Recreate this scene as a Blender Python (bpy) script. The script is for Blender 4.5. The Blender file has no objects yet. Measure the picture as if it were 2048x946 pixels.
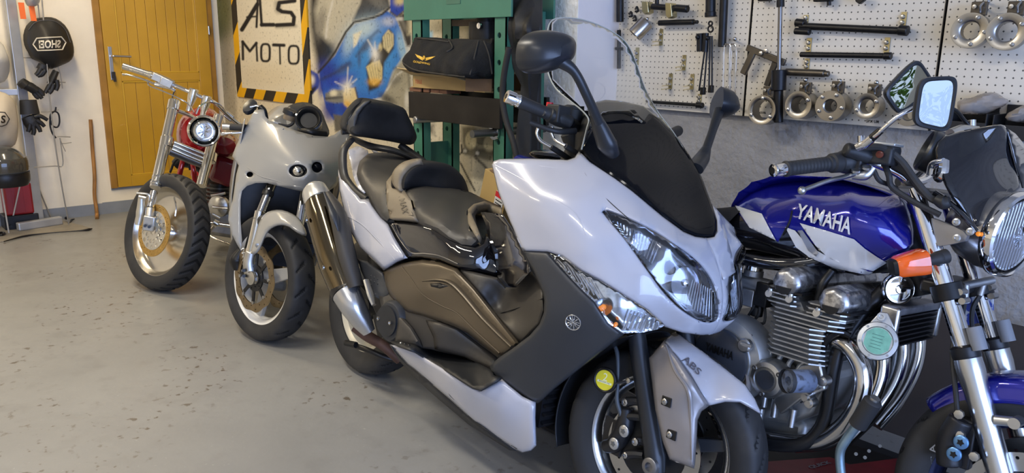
import bpy, bmesh, math, random
import numpy as np
from math import sin, cos, pi, radians, atan, sqrt, hypot
from mathutils import Vector, Matrix
from mathutils.bvhtree import BVHTree
SC = bpy.context.scene
COL = SC.collection
random.seed(7)
rng = np.random.RandomState(5)

# ------------------------------------------------------------------ camera
# world: X runs along the mural wall towards the viewer, Y into that wall, Z up
FOC, EYE, PITCH, ROLL, YAW = 1560.0, 1.34, atan(1560 / 6577.0), radians(.8), radians(138.6)
fh = Vector((cos(YAW), sin(YAW), 0)); rh = Vector((sin(YAW), -cos(YAW), 0)); zz = Vector((0, 0, 1))
CF = fh * cos(PITCH) - zz * sin(PITCH); u0 = fh * sin(PITCH) + zz * cos(PITCH)
CR = rh * cos(ROLL) + u0 * sin(ROLL); CU = u0 * cos(ROLL) - rh * sin(ROLL)
CC = Vector((0, 0, EYE))
cam = bpy.data.objects.new('camera', bpy.data.cameras.new('camera'))
COL.objects.link(cam)
mw = Matrix((CR, CU, -CF)).transposed().to_4x4(); mw.translation = CC
cam.matrix_world = mw
cam.data.sensor_width = 36; cam.data.lens = FOC / 2048 * 36
cam.data.clip_start = .02; cam.data.clip_end = 100
SC.camera = cam

# ------------------------------------------------------------------ light
SC.view_settings.view_transform = 'Standard'; SC.view_settings.look = 'None'
SC.view_settings.gamma = 1; SC.view_settings.exposure = 0.12
SC.view_settings.use_curve_mapping = False
W = bpy.data.worlds.new('daylight'); SC.world = W; W.use_nodes = True
wn = W.node_tree.nodes; wl = W.node_tree.links
wn['Background'].inputs[0].default_value = (.62, .76, 1.0, 1)
wn['Background'].inputs[1].default_value = 1.5

def area(name, loc, target, sx, sy, power, color):
    l = bpy.data.lights.new(name, 'AREA'); l.shape = 'RECTANGLE'; l.size = sx; l.size_y = sy
    l.energy = power; l.color = color
    o = bpy.data.objects.new(name, l); COL.objects.link(o)
    o.location = loc
    o.rotation_euler = (Vector(target) - Vector(loc)).to_track_quat('-Z', 'Y').to_euler()
    return o
# daylight entering by the open garage door, ceiling tubes, plus an added fill that brightens the near end
area('garage_door_daylight', (3.55, -.2, 1.3), (-3, .6, .8), 4.4, 2.3, 265, (.38, .54, 1.0))
TUBES_AND_FILL = [(-5.3, 1.0, 42, (1.0, .82, .54)), (-4.5, -1.5, 38, (1.0, .85, .60)), (-2.7, .3, 52, (1.0, .92, .78)), (-.9, -1.2, 32, (1.0, .97, .92))]  # last entry is the added fill over the near floor and boards
for tx, ty, pw, cl in TUBES_AND_FILL:
    area('tube_and_fill_light', (tx, ty, 2.83), (tx, ty, 0), 1.45, .16, pw, cl)

# ------------------------------------------------------------------ helpers
MATS = {}
def mat(name, color, rough=.5, metal=0, var=.06, scale=8, bump=0, bscale=60, coat=0, trans=0, ior=1.45,
        emit=None, spec=None, color2=None, fac=(.45, .65), alpha=1, stretch=None, flake=0):
    if name in MATS: return MATS[name]
    m = bpy.data.materials.new(name); m.use_nodes = True; MATS[name] = m
    n = m.node_tree.nodes; l = m.node_tree.links; b = n['Principled BSDF']
    b.inputs['Roughness'].default_value = rough; b.inputs['Metallic'].default_value = metal
    b.inputs['Coat Weight'].default_value = coat; b.inputs['Coat Roughness'].default_value = .04
    b.inputs['Transmission Weight'].default_value = trans; b.inputs['IOR'].default_value = ior
    b.inputs['Alpha'].default_value = alpha
    if spec is not None: b.inputs['Specular IOR Level'].default_value = spec
    tc = n.new('ShaderNodeTexCoord'); src = tc.outputs['Object']
    if stretch:
        mp = n.new('ShaderNodeMapping'); mp.inputs['Scale'].default_value = stretch
        l.new(src, mp.inputs['Vector']); src = mp.outputs['Vector']
    c = (*color, 1)
    b.inputs['Base Color'].default_value = c
    if var or color2:
        nz = n.new('ShaderNodeTexNoise'); nz.inputs['Scale'].default_value = scale; nz.inputs['Detail'].default_value = 6
        l.new(src, nz.inputs['Vector'])
        rp = n.new('ShaderNodeValToRGB'); l.new(nz.outputs['Fac'], rp.inputs['Fac'])
        if color2:
            rp.color_ramp.elements[0].position = fac[0]; rp.color_ramp.elements[1].position = fac[1]
            rp.color_ramp.elements[0].color = c; rp.color_ramp.elements[1].color = (*color2, 1)
        else:
            rp.color_ramp.elements[0].position = .3; rp.color_ramp.elements[1].position = .7
            rp.color_ramp.elements[0].color = tuple(max(0, x * (1 - var)) for x in color) + (1,)
            rp.color_ramp.elements[1].color = tuple(min(1, x * (1 + var)) for x in color) + (1,)
        l.new(rp.outputs['Color'], b.inputs['Base Color'])
    if flake:
        nf = n.new('ShaderNodeTexNoise'); nf.inputs['Scale'].default_value = 900
        l.new(tc.outputs['Object'], nf.inputs['Vector'])
        bf = n.new('ShaderNodeBump'); bf.inputs['Strength'].default_value = flake; bf.inputs['Distance'].default_value = .001
        l.new(nf.outputs['Fac'], bf.inputs['Height']); l.new(bf.outputs['Normal'], b.inputs['Normal'])
    if bump:
        nb = n.new('ShaderNodeTexNoise'); nb.inputs['Scale'].default_value = bscale; nb.inputs['Detail'].default_value = 8
        l.new(src, nb.inputs['Vector'])
        bp = n.new('ShaderNodeBump'); bp.inputs['Strength'].default_value = bump; bp.inputs['Distance'].default_value = .01
        l.new(nb.outputs['Fac'], bp.inputs['Height']); l.new(bp.outputs['Normal'], b.inputs['Normal'])
    if emit:
        b.inputs['Emission Color'].default_value = (*emit[:3], 1); b.inputs['Emission Strength'].default_value = emit[3]
    return m

def px(x, y, X=None, Y=None, Z=None):
    """the world point seen at photo pixel (x, y) that lies on the plane X=, Y= or Z="""
    r = CF * FOC + CR * (x - 1024) + CU * (473 - y)
    t = X / r.x if X is not None else Y / r.y if Y is not None else (Z - EYE) / r.z
    return CC + r * t

class Frame:
    """local frame of a thing: x forward, y left, z up, leaning to its left"""
    def __init__(s, x, y, head=0, lean=0, z=0):
        s.M = Matrix.Translation((x, y, z)) @ Matrix.Rotation(radians(head), 4, 'Z') @ Matrix.Rotation(-radians(lean), 4, 'X')
        s.I = s.M.inverted(); s.o = s.I @ CC; s.R = s.I.to_3x3()
    def at(s, u, v, **k):
        d = s.R @ (CF * FOC + CR * (u - 1024) + CU * (473 - v))
        (n, val), = k.items(); i = 'xyz'.index(n)
        return s.o + d * ((val - s.o[i]) / d[i])
    def hit(s, u, v, bvh, off=.0015, fallback=None):
        d = (s.R @ (CF * FOC + CR * (u - 1024) + CU * (473 - v))).normalized()
        p, nrm, _, _ = bvh.ray_cast(s.o, d)
        if p is None: return fallback
        if nrm.dot(d) > 0: nrm = -nrm
        return p + nrm * off

def link(name, me, m=None, parent=None, smooth=True):
    o = bpy.data.objects.new(name, me); COL.objects.link(o)
    if m is not None:
        for k in (m if isinstance(m, (list, tuple)) else [m]): me.materials.append(k)
    if smooth and len(me.polygons): me.shade_smooth()
    if parent is not None: o.parent = parent
    return o
def mesh(name, v, f, m=None, parent=None, smooth=True, weld=False):
    me = bpy.data.meshes.new(name); me.from_pydata([tuple(a) for a in v], [], [tuple(a) for a in f])
    if weld or smooth:
        bm = bmesh.new(); bm.from_mesh(me)
        if weld: bmesh.ops.remove_doubles(bm, verts=bm.verts, dist=1e-5)
        bmesh.ops.recalc_face_normals(bm, faces=bm.faces)
        bm.to_mesh(me); bm.free()
    me.update()
    o = link(name, me, m, parent, smooth)
    return o
def sharp(o, deg=35):
    me = o.data
    try: me.set_sharp_from_angle(angle=radians(deg))
    except Exception: pass
    return o
def tag(o, label=None, cat=None, group=None, kind=None):
    if label: o['label'] = label
    if cat: o['category'] = cat
    if group: o['group'] = group
    if kind: o['kind'] = kind
    return o
def empty(name, loc=(0, 0, 0), label=None, cat=None, group=None, M=None, parent=None):
    o = bpy.data.objects.new(name, None); COL.objects.link(o); o.empty_display_size = .1
    o.location = loc
    if M is not None: o.matrix_world = M
    if parent is not None: o.parent = parent
    return tag(o, label, cat, group)

# ---- geometry collectors: every function returns (verts, faces) in Vector/tuples
def g_join(*gs):
    V = []; Fc = []
    for v, f in gs:
        b = len(V); V += [Vector(a) for a in v]; Fc += [tuple(i + b for i in q) for q in f]
    return V, Fc
def g_box(c, s, rot=None):
    c = Vector(c); h = Vector(s) / 2
    v = [Vector((x * h.x, y * h.y, z * h.z)) for x in (-1, 1) for y in (-1, 1) for z in (-1, 1)]
    if rot is not None: v = [rot @ a for a in v]
    v = [a + c for a in v]
    return v, [(0, 1, 3, 2), (4, 6, 7, 5), (0, 4, 5, 1), (2, 3, 7, 6), (0, 2, 6, 4), (1, 5, 7, 3)]
def basis(d):
    d = Vector(d).normalized(); a = Vector((0, 0, 1)) if abs(d.z) < .9 else Vector((1, 0, 0))
    u = d.cross(a).normalized(); return u, d.cross(u).normalized(), d
def g_lathe(prof, a, d, n=32, cap=True, arc=(0, 2 * pi), sq=(1, 1)):
    """prof = [(r, h)...] turned about the axis through a along d"""
    u, w, d = basis(d); a = Vector(a); V = []; Fc = []
    full = abs(arc[1] - arc[0] - 2 * pi) < 1e-6; m = n if full else n + 1
    for r, h in prof:
        for i in range(m):
            t = arc[0] + (arc[1] - arc[0]) * i / n
            V.append(a + d * h + (u * cos(t) * sq[0] + w * sin(t) * sq[1]) * r)
    for j in range(len(prof) - 1):
        for i in range(n if full else n):
            k = (i + 1) % m if full else i + 1
            Fc.append((j * m + i, j * m + k, (j + 1) * m + k, (j + 1) * m + i))
    if cap and full:
        if prof[0][0] > 1e-6: Fc.append(tuple(reversed(range(m))))
        if prof[-1][0] > 1e-6: Fc.append(tuple(range((len(prof) - 1) * m, len(prof) * m)))
    return V, Fc
def g_cyl(a, b, r, r2=None, n=20, bev=0):
    a = Vector(a); b = Vector(b); L = (b - a).length; r2 = r if r2 is None else r2
    if L < 1e-7: L = 1e-4
    if bev: prof = [(r - bev, 0), (r, bev), (r2, L - bev), (r2 - bev, L)]
    else: prof = [(r, 0), (r2, L)]
    return g_lathe(prof, a, b - a, n)
def smooth_path(P, n=6, closed=False):
    P = [Vector(p) for p in P]; out = []
    N = len(P)
    if N < 3: return P
    rngi = range(N if closed else N - 1)
    for i in rngi:
        p1, p2 = P[i], P[(i + 1) % N]
        p0 = P[(i - 1) % N] if (closed or i > 0) else p1 * 2 - p2
        p3 = P[(i + 2) % N] if (closed or i < N - 2) else p2 * 2 - p1
        for k in range(n):
            t = k / n
            out.append(.5 * ((2 * p1) + (p2 - p0) * t + (2 * p0 - 5 * p1 + 4 * p2 - p3) * t * t + (3 * p1 - p0 - 3 * p2 + p3) * t ** 3))
    if not closed: out.append(P[-1])
    return out
def g_tube(P, r, n=12, sub=6, closed=False, sq=(1, 1), up=None):
    """round bar along a smoothed path; r a number or one value per control point"""
    P = [Vector(p) for p in P]
    rs = r if isinstance(r, (list, tuple)) else [r] * len(P)
    Q = smooth_path(P, sub, closed) if sub else P
    if sub and len(P) > 2:
        rr = []
        for i in range(len(P) if closed else len(P) - 1):
            for k in range(sub): rr.append(rs[i] + (rs[(i + 1) % len(P)] - rs[i]) * k / sub)
        if not closed: rr.append(rs[-1])
    else: rr = list(rs)
    V = []; Fc = []; N = len(Q); u = None
    for i, q in enumerate(Q):
        t = (Q[(i + 1) % N] - Q[i - 1]) if closed else (Q[min(i + 1, N - 1)] - Q[max(i - 1, 0)])
        t.normalize()
        if u is None:
            u = basis(t)[0] if up is None else (Vector(up) - t * t.dot(Vector(up))).normalized()
        else:
            u = (u - t * t.dot(u)).normalized()
        w = t.cross(u)
        for k in range(n):
            a = 2 * pi * k / n
            V.append(q + (u * cos(a) * sq[0] + w * sin(a) * sq[1]) * rr[i])
    for i in range(N if closed else N - 1):
        j = (i + 1) % N
        for k in range(n):
            k2 = (k + 1) % n
            Fc.append((i * n + k, i * n + k2, j * n + k2, j * n + k))
    if not closed:
        Fc.append(tuple(reversed(range(n)))); Fc.append(tuple(range((N - 1) * n, N * n)))
    return V, Fc
def g_prism(outline, d, off=0):
    """flat outline (3-D points in a plane) thickened by the vector d"""
    d = Vector(d); n = len(outline); V = [Vector(p) for p in outline] + [Vector(p) + d for p in outline]
    return V, [tuple(range(n)), tuple(range(2 * n - 1, n - 1, -1))] + [(i, (i + 1) % n, n + (i + 1) % n, n + i) for i in range(n)]
def g_sphere(c, r, n=16, m=10, s=(1, 1, 1)):
    c = Vector(c); prof = []
    V, Fc = g_lathe([(max(1e-5, sin(pi * i / m)), -cos(pi * i / m)) for i in range(m + 1)], (0, 0, 0), (0, 0, 1), n, cap=False)
    return [Vector((v[0] * r * s[0], v[1] * r * s[1], v[2] * r * s[2])) + c for v in V], Fc
def add(name, g, m, parent=None, smooth=True, bevel=0, seg=2, ang=30, mirror=False, label=None, sub=0):
    v, f = g
    if mirror: v = [Vector((a[0], -a[1], a[2])) for a in v]
    o = mesh(name, v, f, m, parent, smooth)
    if sub:
        s = o.modifiers.new('sub', 'SUBSURF'); s.levels = sub; s.render_levels = sub
    if bevel:
        b = o.modifiers.new('bevel', 'BEVEL'); b.width = bevel; b.segments = seg; b.limit_method = 'ANGLE'; b.angle_limit = radians(ang)
        b.harden_normals = False
    if smooth: sharp(o, 40)
    if label: o['label'] = label
    return o
def cr(p0, p1, p2, p3, t):
    return .5 * ((2 * p1) + (p2 - p0) * t + (2 * p0 - 5 * p1 + 4 * p2 - p3) * t * t + (3 * p1 - p0 - 3 * p2 + p3) * t ** 3)
def g_patch(rows, sub=5, sharp_rows=(), closed=False, cap=False, lin=False):
    """smooth surface through a grid of control points (rows of equal length)"""
    s = sub
    R2 = [smooth_path(r, s, closed) if not lin else [Vector(p) for p in r] for r in rows]
    m = len(R2[0]); segs = []
    # split at crease rows so that the curve does not overshoot there
    idx = [0] + sorted(sharp_rows) + [len(rows) - 1]
    out = []
    for a, b in zip(idx[:-1], idx[1:]):
        part = R2[a:b + 1]
        cols = [smooth_path([r[i] for r in part], s) if len(part) > 2 else
                [part[0][i].lerp(part[1][i], k / s) for k in range(s + 1)] for i in range(m)]
        L = len(cols[0])
        for k in range(L):
            if out and k == 0: continue
            out.append([cols[i][k] for i in range(m)])
    n = len(out); V = [p for r in out for p in r]; Fc = []
    for i in range(n - 1):
        for j in range(m if closed else m - 1):
            k = (j + 1) % m
            Fc.append((i * m + j, i * m + k, (i + 1) * m + k, (i + 1) * m + j))
    if cap and closed:
        Fc.append(tuple(reversed(range(m)))); Fc.append(tuple(range((n - 1) * m, n * m)))
    return V, Fc
def shell(name, g, m, parent, th=.003, mirror=False, label=None, offset=-1, bevel=0):
    """an open surface given real thickness, turned so its front faces away from the centre plane"""
    o = add(name, g, m, parent, True, mirror=mirror, label=label)
    if th:
        s = o.modifiers.new('thickness', 'SOLIDIFY'); s.thickness = th; s.offset = 0
    return o
def inpoly(x, y, P):
    c = False; j = len(P) - 1
    for i in range(len(P)):
        if (P[i][1] > y) != (P[j][1] > y) and x < (P[j][0] - P[i][0]) * (y - P[i][1]) / (P[j][1] - P[i][1]) + P[i][0]: c = not c
        j = i
    return c
from mathutils.geometry import delaunay_2d_cdt
def fill2d(poly, step, holes=(), rings=()):
    """triangulate a 2-D polygon with inner points so it can be draped over a curved surface"""
    pts = []; edges = []
    def ring(P):
        b = len(pts); q = []
        for i in range(len(P)):
            a = Vector(P[i][:2]); c = Vector(P[(i + 1) % len(P)][:2]); k = max(1, int((c - a).length / step))
            for t in range(k): q.append(a.lerp(c, t / k))
        pts.extend(q); edges.extend([(b + i, b + (i + 1) % len(q)) for i in range(len(q))])
    ring(poly)
    for h in holes: ring(h)
    xs = [p[0] for p in poly]; ys = [p[1] for p in poly]
    allp = [poly] + list(holes); nb = len(pts)
    def dist(q): return min(float(poly_dist(np.array([[q[0], q[1]]]), P)[0]) for P in allp)
    inner = []
    if rings:
        sizes = []; b = 0; loops = []
        for P in allp:
            k = 0
            for i in range(len(P)):
                a = Vector(P[i][:2]); c = Vector(P[(i + 1) % len(P)][:2]); k += max(1, int((c - a).length / step))
            loops.append(range(b, b + k)); b += k
        cand = []
        for lp in loops:
            n = len(lp)
            for i in range(n):
                a, c, e = pts[lp[i - 1]], pts[lp[i]], pts[lp[(i + 1) % n]]
                t = (e - a)
                if t.length < 1e-9: continue
                nn = Vector((-t.y, t.x)).normalized()
                for r in rings:
                    for sg in (1, -1):
                        q = c + nn * (r * sg)
                        if inpoly(q.x, q.y, poly) and not any(inpoly(q.x, q.y, h) for h in holes): cand.append((q, r))
        if cand:
            A = np.array([(q.x, q.y) for q, r in cand]); dd = np.min([poly_dist(A, P) for P in allp], 0)
            inner = [q for (q, r), d_ in zip(cand, dd) if abs(d_ - r) < .12 * r + .05]
            pts.extend(inner)
    grid = []
    x = min(xs) + step * .5
    while x < max(xs):
        y = min(ys) + step * .5
        while y < max(ys):
            if inpoly(x, y, poly) and not any(inpoly(x, y, h) for h in holes): grid.append(Vector((x + .01 * step, y + .013 * step)))
            y += step
        x += step
    if grid:
        A = np.array([(q.x, q.y) for q in grid]); dd = np.min([poly_dist(A, P) for P in allp], 0)
        lim = (max(rings) if rings else 0) + step * .45
        pts.extend([q for q, d_ in zip(grid, dd) if d_ > lim])
    v, e, f, *_ = delaunay_2d_cdt([Vector((a.x, a.y)) for a in pts], edges, [], 0, 1e-6)
    out = []
    for t in f:
        cx = sum(v[i].x for i in t) / len(t); cy = sum(v[i].y for i in t) / len(t)
        if inpoly(cx, cy, poly) and not any(inpoly(cx, cy, h) for h in holes): out.append(tuple(t))
    return v, out
def bvh_of(*gs):
    v, f = g_join(*gs); return BVHTree.FromPolygons([Vector(a) for a in v], f)
def curve2d(P, n=5):
    return [(p.x, p.y) for p in smooth_path([Vector((a[0], a[1], 0)) for a in P], n, True)]
def g_drape(fr, poly, bvh, off=.002, step=8, smoothn=0, holes=(), th=0):
    """a flat marking or a panel laid on a surface: outline in photo pixels, geometry on the surface itself"""
    if smoothn: poly = curve2d(poly, smoothn)
    v, f = fill2d(poly, step, holes)
    P = [fr.hit(a.x, a.y, bvh, off) for a in v]
    ok = [i for i, p in enumerate(P) if p is not None]; mp = {i: k for k, i in enumerate(ok)}
    F2 = [tuple(mp[i] for i in t) for t in f if all(i in mp for i in t)]
    V2 = [P[i] for i in ok]
    return V2, F2
def text_poly(s, size=1, font_shear=0, bold=0, res=3, spacing=1.0):
    """a text as flat triangles in its own plane (x right, y up)"""
    c = bpy.data.curves.new('lettering', 'FONT'); c.body = s; c.size = size; c.shear = font_shear; c.offset = bold
    c.resolution_u = res; c.space_character = spacing; c.align_x = 'CENTER'; c.align_y = 'CENTER'
    o = bpy.data.objects.new('lettering', c); COL.objects.link(o)
    dg = bpy.context.evaluated_depsgraph_get(); dg.update()
    me = bpy.data.meshes.new_from_object(o.evaluated_get(dg))
    bm = bmesh.new(); bm.from_mesh(me); bmesh.ops.triangulate(bm, faces=bm.faces)
    v = [x.co.copy() for x in bm.verts]; bm.verts.index_update(); f = [tuple(x.index for x in q.verts) for q in bm.faces]
    bm.free(); bpy.data.objects.remove(o); bpy.data.curves.remove(c); bpy.data.meshes.remove(me)
    return v, f
def g_text(s, origin, ux, uy, w=None, h=None, th=.001, **k):
    """lettering as thin solid shapes at origin (its centre), ux/uy unit directions, fitted to w x h"""
    v, f = text_poly(s, **k)
    xs = [a.x for a in v]; ys = [a.y for a in v]; W0 = max(xs) - min(xs); H0 = max(ys) - min(ys)
    cx = (max(xs) + min(xs)) / 2; cy = (max(ys) + min(ys)) / 2
    sx = w / W0 if w else None; sy = h / H0 if h else sx
    if sx is None: sx = sy
    ux = Vector(ux).normalized(); uy = Vector(uy).normalized(); n = ux.cross(uy); o = Vector(origin)
    V = [o + ux * ((a.x - cx) * sx) + uy * ((a.y - cy) * sy) + n * th for a in v]
    return V, f
def g_text_on(fr, s, q, bvh, off=.002, **k):
    """lettering draped on a surface between four photo corners q = [top-left, top-right, bottom-right, bottom-left]"""
    v, f = text_poly(s, **k)
    xs = [a.x for a in v]; ys = [a.y for a in v]; x0, x1, y0, y1 = min(xs), max(xs), min(ys), max(ys)
    P = []
    for a in v:
        s_ = (a.x - x0) / (x1 - x0); t = (y1 - a.y) / (y1 - y0)
        X = (q[0][0] * (1 - s_) + q[1][0] * s_) * (1 - t) + (q[3][0] * (1 - s_) + q[2][0] * s_) * t
        Y = (q[0][1] * (1 - s_) + q[1][1] * s_) * (1 - t) + (q[3][1] * (1 - s_) + q[2][1] * s_) * t
        P.append(fr.hit(X, Y, bvh, off))
    ok = [i for i, p in enumerate(P) if p is not None]; mp = {i: k2 for k2, i in enumerate(ok)}
    return [P[i] for i in ok], [tuple(mp[i] for i in t) for t in f if all(i in mp for i in t)]
def s2l(c): return tuple(((x / 255) / 12.92 if x / 255 <= .04045 else ((x / 255 + .055) / 1.055) ** 2.4) for x in c)
def seg_d(P, a, b):
    a = np.array(a, float); b = np.array(b, float); d = b - a; t = np.clip(((P - a) @ d) / (d @ d + 1e-9), 0, 1)
    return np.hypot(*(P - a - t[:, None] * d).T)
# ------------------------------------------------------------------ body panels
def poly_dist(P, poly):
    d = np.full(len(P), 1e9)
    for i in range(len(poly)): d = np.minimum(d, seg_d(P, poly[i][:2], poly[(i + 1) % len(poly)][:2]))
    return d
class Skin:
    """smooth body surface: the local coordinate `ax` is interpolated between measured points"""
    def __init__(s, fr, ctrl, ax='y', reg=0):
        s.fr = fr; s.ax = ax; c = np.array([(a[0], a[1]) for a in ctrl], float) / 100; val = np.array([a[2] for a in ctrl], float)
        n = len(c); s.c = c
        K = s.k(np.hypot(c[:, None, 0] - c[None, :, 0], c[:, None, 1] - c[None, :, 1])) + np.eye(n) * reg
        A = np.zeros((n + 3, n + 3)); A[:n, :n] = K; A[:n, n] = 1; A[:n, n + 1:] = c; A[n, :n] = 1; A[n + 1:, :n] = c.T
        s.w = np.linalg.solve(A, np.concatenate([val, np.zeros(3)])); s.n = n
    @staticmethod
    def k(r): return np.where(r > 1e-9, r * r * np.log(r + 1e-12), 0)
    def val(s, uv):
        q = np.asarray(uv, float).reshape(-1, 2) / 100
        r = np.hypot(q[:, None, 0] - s.c[None, :, 0], q[:, None, 1] - s.c[None, :, 1])
        return s.k(r) @ s.w[:s.n] + s.w[s.n] + q @ s.w[s.n + 1:]
    def pts(s, uv, add=0):
        v = s.val(uv) + add
        return [s.fr.at(a[0], a[1], **{s.ax: float(b)}) for a, b in zip(uv, v)]
    def p(s, u, v, d=0): return s.pts([(u, v)], d)[0]
def boundary(faces):
    cnt = {}
    for f in faces:
        for i in range(len(f)):
            e = (f[i], f[(i + 1) % len(f)]); cnt[e] = 1
    return [e for e in cnt if (e[1], e[0]) not in cnt]
def g_skin(skin, outline, step=7, smoothn=0, holes=(), roll=0, R=8, off=0, back=None, bulge=0, R2=20, flip=1):
    """panel on a skin. roll: edges curl inwards over R px; bulge: cushion over R2 px; back: vector to a rear face"""
    if smoothn: outline = curve2d(outline, smoothn)
    rr_ = (R * .3, R * .65, R) if roll else (R2 * .12, R2 * .35, R2 * .7) if bulge else ()
    v, f = fill2d(outline, step, holes, rr_)
    uv = np.array([(a.x, a.y) for a in v])
    d = poly_dist(uv, outline)
    for h in holes: d = np.minimum(d, poly_dist(uv, h))
    dd = np.zeros(len(uv))
    if roll: dd += roll * np.clip(1 - d / R, 0, 1) ** 2
    if bulge: t = np.clip(d / R2, 0, 1); dd -= bulge * np.sqrt(np.clip(1 - (1 - t) ** 2, 0, 1))
    P = skin.pts(uv, (dd + off) * flip)
    # pixel triangles -> consistent winding
    F = []
    for t in f:
        a, b, c = [uv[i] for i in t[:3]]
        F.append(t if (b[0] - a[0]) * (c[1] - a[1]) - (b[1] - a[1]) * (c[0] - a[0]) < 0 else tuple(reversed(t)))
    if back is not None:
        n = len(P); B = Vector(back); P = P + [p + B for p in P]
        E = boundary(F); F = F + [tuple(n + i for i in reversed(t)) for t in F] + [(b_, a_, a_ + n, b_ + n) for a_, b_ in E]
    return P, F
def panel(name, skin, outline, m, parent, th=.003, mirror=True, label=None, **k):
    g = g_skin(skin, outline, **k); o = shell(name, g, m, parent, th if k.get('back') is None else 0, label=label)
    if mirror:
        m2 = shell(name, g, m, parent, th if k.get('back') is None else 0, mirror=True, label=label)
    return o
def tf(x0, y0, s):
    def g(*p): return [(x0 + a / s, y0 + b / s) for a, b in p]
    return g
cA = tf(590, 180, 1.631); cB = tf(960, 20, 1.970); cC = tf(960, 380, 1.671)
cD = tf(590, 340, 2.2519); cE = tf(740, 380, 2.783); cG = tf(1080, 640, 3.0913); cH = tf(660, 180, 2.956); cI = tf(760, 640, 3.091)

# ---- paints shared by the machines
white = mat('pearl_white_paint', (.43, .43, .47), .22, var=.02, coat=.8)
mattgrey = mat('matt_charcoal_plastic', (.030, .032, .036), .42, var=.12, scale=4)
blackgloss = mat('gloss_black_paint', (.006, .006, .008), .06, var=0, coat=1)
blackplastic = mat('black_grained_plastic', (.016, .017, .019), .5, var=.2, scale=10, bump=.05, bscale=300)
rubber = mat('tyre_rubber', (.020, .020, .021), .62, var=.3, scale=9, color2=(.038, .036, .034), fac=(.5, .75))
bronze = mat('bronze_satin_paint', (.085, .066, .043), .34, .35, var=.08, scale=3)
brown = mat('brown_grey_plastic', (.045, .040, .034), .45, var=.1, scale=4)
chrome = mat('chrome', (.82, .82, .83), .07, 1, var=.02)
alu = mat('cast_aluminium', (.55, .55, .54), .34, 1, var=.12, scale=20)
alu_dull = mat('dull_aluminium', (.36, .36, .36), .45, .9, var=.2, scale=18)
polish = mat('polished_aluminium', (.75, .73, .68), .16, 1, var=.06, scale=12)
seatblk = mat('black_seat_cloth', (.010, .010, .011), .75, var=.2, scale=30, bump=.1, bscale=500)
seatvin = mat('grey_seat_vinyl', (.050, .046, .040), .46, var=.12, scale=5, bump=.06, bscale=400)
seattan = mat('tan_seat_vinyl', (.20, .165, .115), .5, var=.06, bump=.06, bscale=400)
lens = mat('clear_lens', (.95, .97, 1), .03, var=0, trans=1, ior=1.45)
boltm = mat('bolt_steel', (.45, .45, .45), .3, 1, var=.1)
iron = mat('black_iron', (.012, .012, .013), .38, .3, var=.3, scale=20)

def g_tyre(r, w, rim, n=160, grooves=None, depth=.004, prof_n=16, prof=1.0):
    """tyre cross-section turned about y through the origin; grooves(theta, s) in 0..1 cuts the tread"""
    V = []; Fc = []; th = r - rim
    sec = []
    for i in range(prof_n + 1):
        a = pi * (-.5 + i / prof_n)          # tread arc from one sidewall to the other
        y = sin(a) * w / 2; z = rim + th * (.42 + .58 * max(0, cos(a)) ** (.55 * prof))
        sec.append((y, z, sin(a)))
    sec = [(-w * .38, rim - .004, -9), (-w * .47, rim + th * .2, -9)] + sec + [(w * .47, rim + th * .2, -9), (w * .38, rim - .004, -9)]
    m = len(sec)
    for j in range(n):
        t = 2 * pi * j / n
        for y, z, s in sec:
            zz_ = z
            if grooves and s > -2: zz_ -= depth * grooves(t, s)
            V.append(Vector((cos(t) * zz_, y, sin(t) * zz_)))
    for j in range(n):
        k = (j + 1) % n
        for i in range(m):
            i2 = (i + 1) % m
            Fc.append((j * m + i, j * m + i2, k * m + i2, k * m + i))
    return V, Fc
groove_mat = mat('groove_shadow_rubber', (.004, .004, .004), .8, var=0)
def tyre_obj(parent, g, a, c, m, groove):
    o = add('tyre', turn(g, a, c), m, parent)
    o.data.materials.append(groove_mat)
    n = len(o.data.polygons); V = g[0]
    # faces sunk by the tread pattern are coloured near black, groove shade painted in
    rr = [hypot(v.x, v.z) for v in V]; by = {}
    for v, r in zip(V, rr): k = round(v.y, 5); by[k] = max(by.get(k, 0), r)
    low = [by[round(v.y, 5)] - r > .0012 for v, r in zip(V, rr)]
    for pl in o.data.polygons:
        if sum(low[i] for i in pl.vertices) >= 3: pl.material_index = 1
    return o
def turn(g, a, c):
    """place geometry: rotate about z by a (steering), then move its origin to c"""
    if isinstance(a, Matrix): return xf(g, a)
    R_ = Matrix.Rotation(radians(a), 3, 'Z'); c = Vector(c)
    return [R_ @ Vector(v) + c for v in g[0]], g[1]
def xf(g, M_): return [M_ @ Vector(v) for v in g[0]], g[1]
def g_disc(r, r0, th, y, holes=0, hr=.005, n=48, wave=0, rings=2):
    """brake disc turned about y, drilled with real holes when asked (drawn as a 2-D fill)"""
    outer = [((r + wave * cos(i * 2 * pi / n * 10)) * cos(2 * pi * i / n), (r + wave * cos(i * 2 * pi / n * 10)) * sin(2 * pi * i / n)) for i in range(n)]
    hs = [[(r0 * cos(2 * pi * i / 32), r0 * sin(2 * pi * i / 32)) for i in range(32)]]
    for i in range(holes):
        a = 2 * pi * i / holes
        rr = r0 + (r - r0) * (.3 + .4 * ((i % rings) / max(1, rings - 1)))
        hs.append([(rr * cos(a) + hr * cos(2 * pi * k / 6), rr * sin(a) + hr * sin(2 * pi * k / 6)) for k in range(6)])
    v, f = fill2d(outer, .05, hs)
    V = [Vector((a.x, y - th / 2, a.y)) for a in v] + [Vector((a.x, y + th / 2, a.y)) for a in v]; n_ = len(v)
    E = boundary([tuple(t) for t in f])
    F = [tuple(t) for t in f] + [tuple(n_ + i for i in reversed(t)) for t in f] + [(b, a, a + n_, b + n_) for a, b in E]
    return V, F
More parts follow.
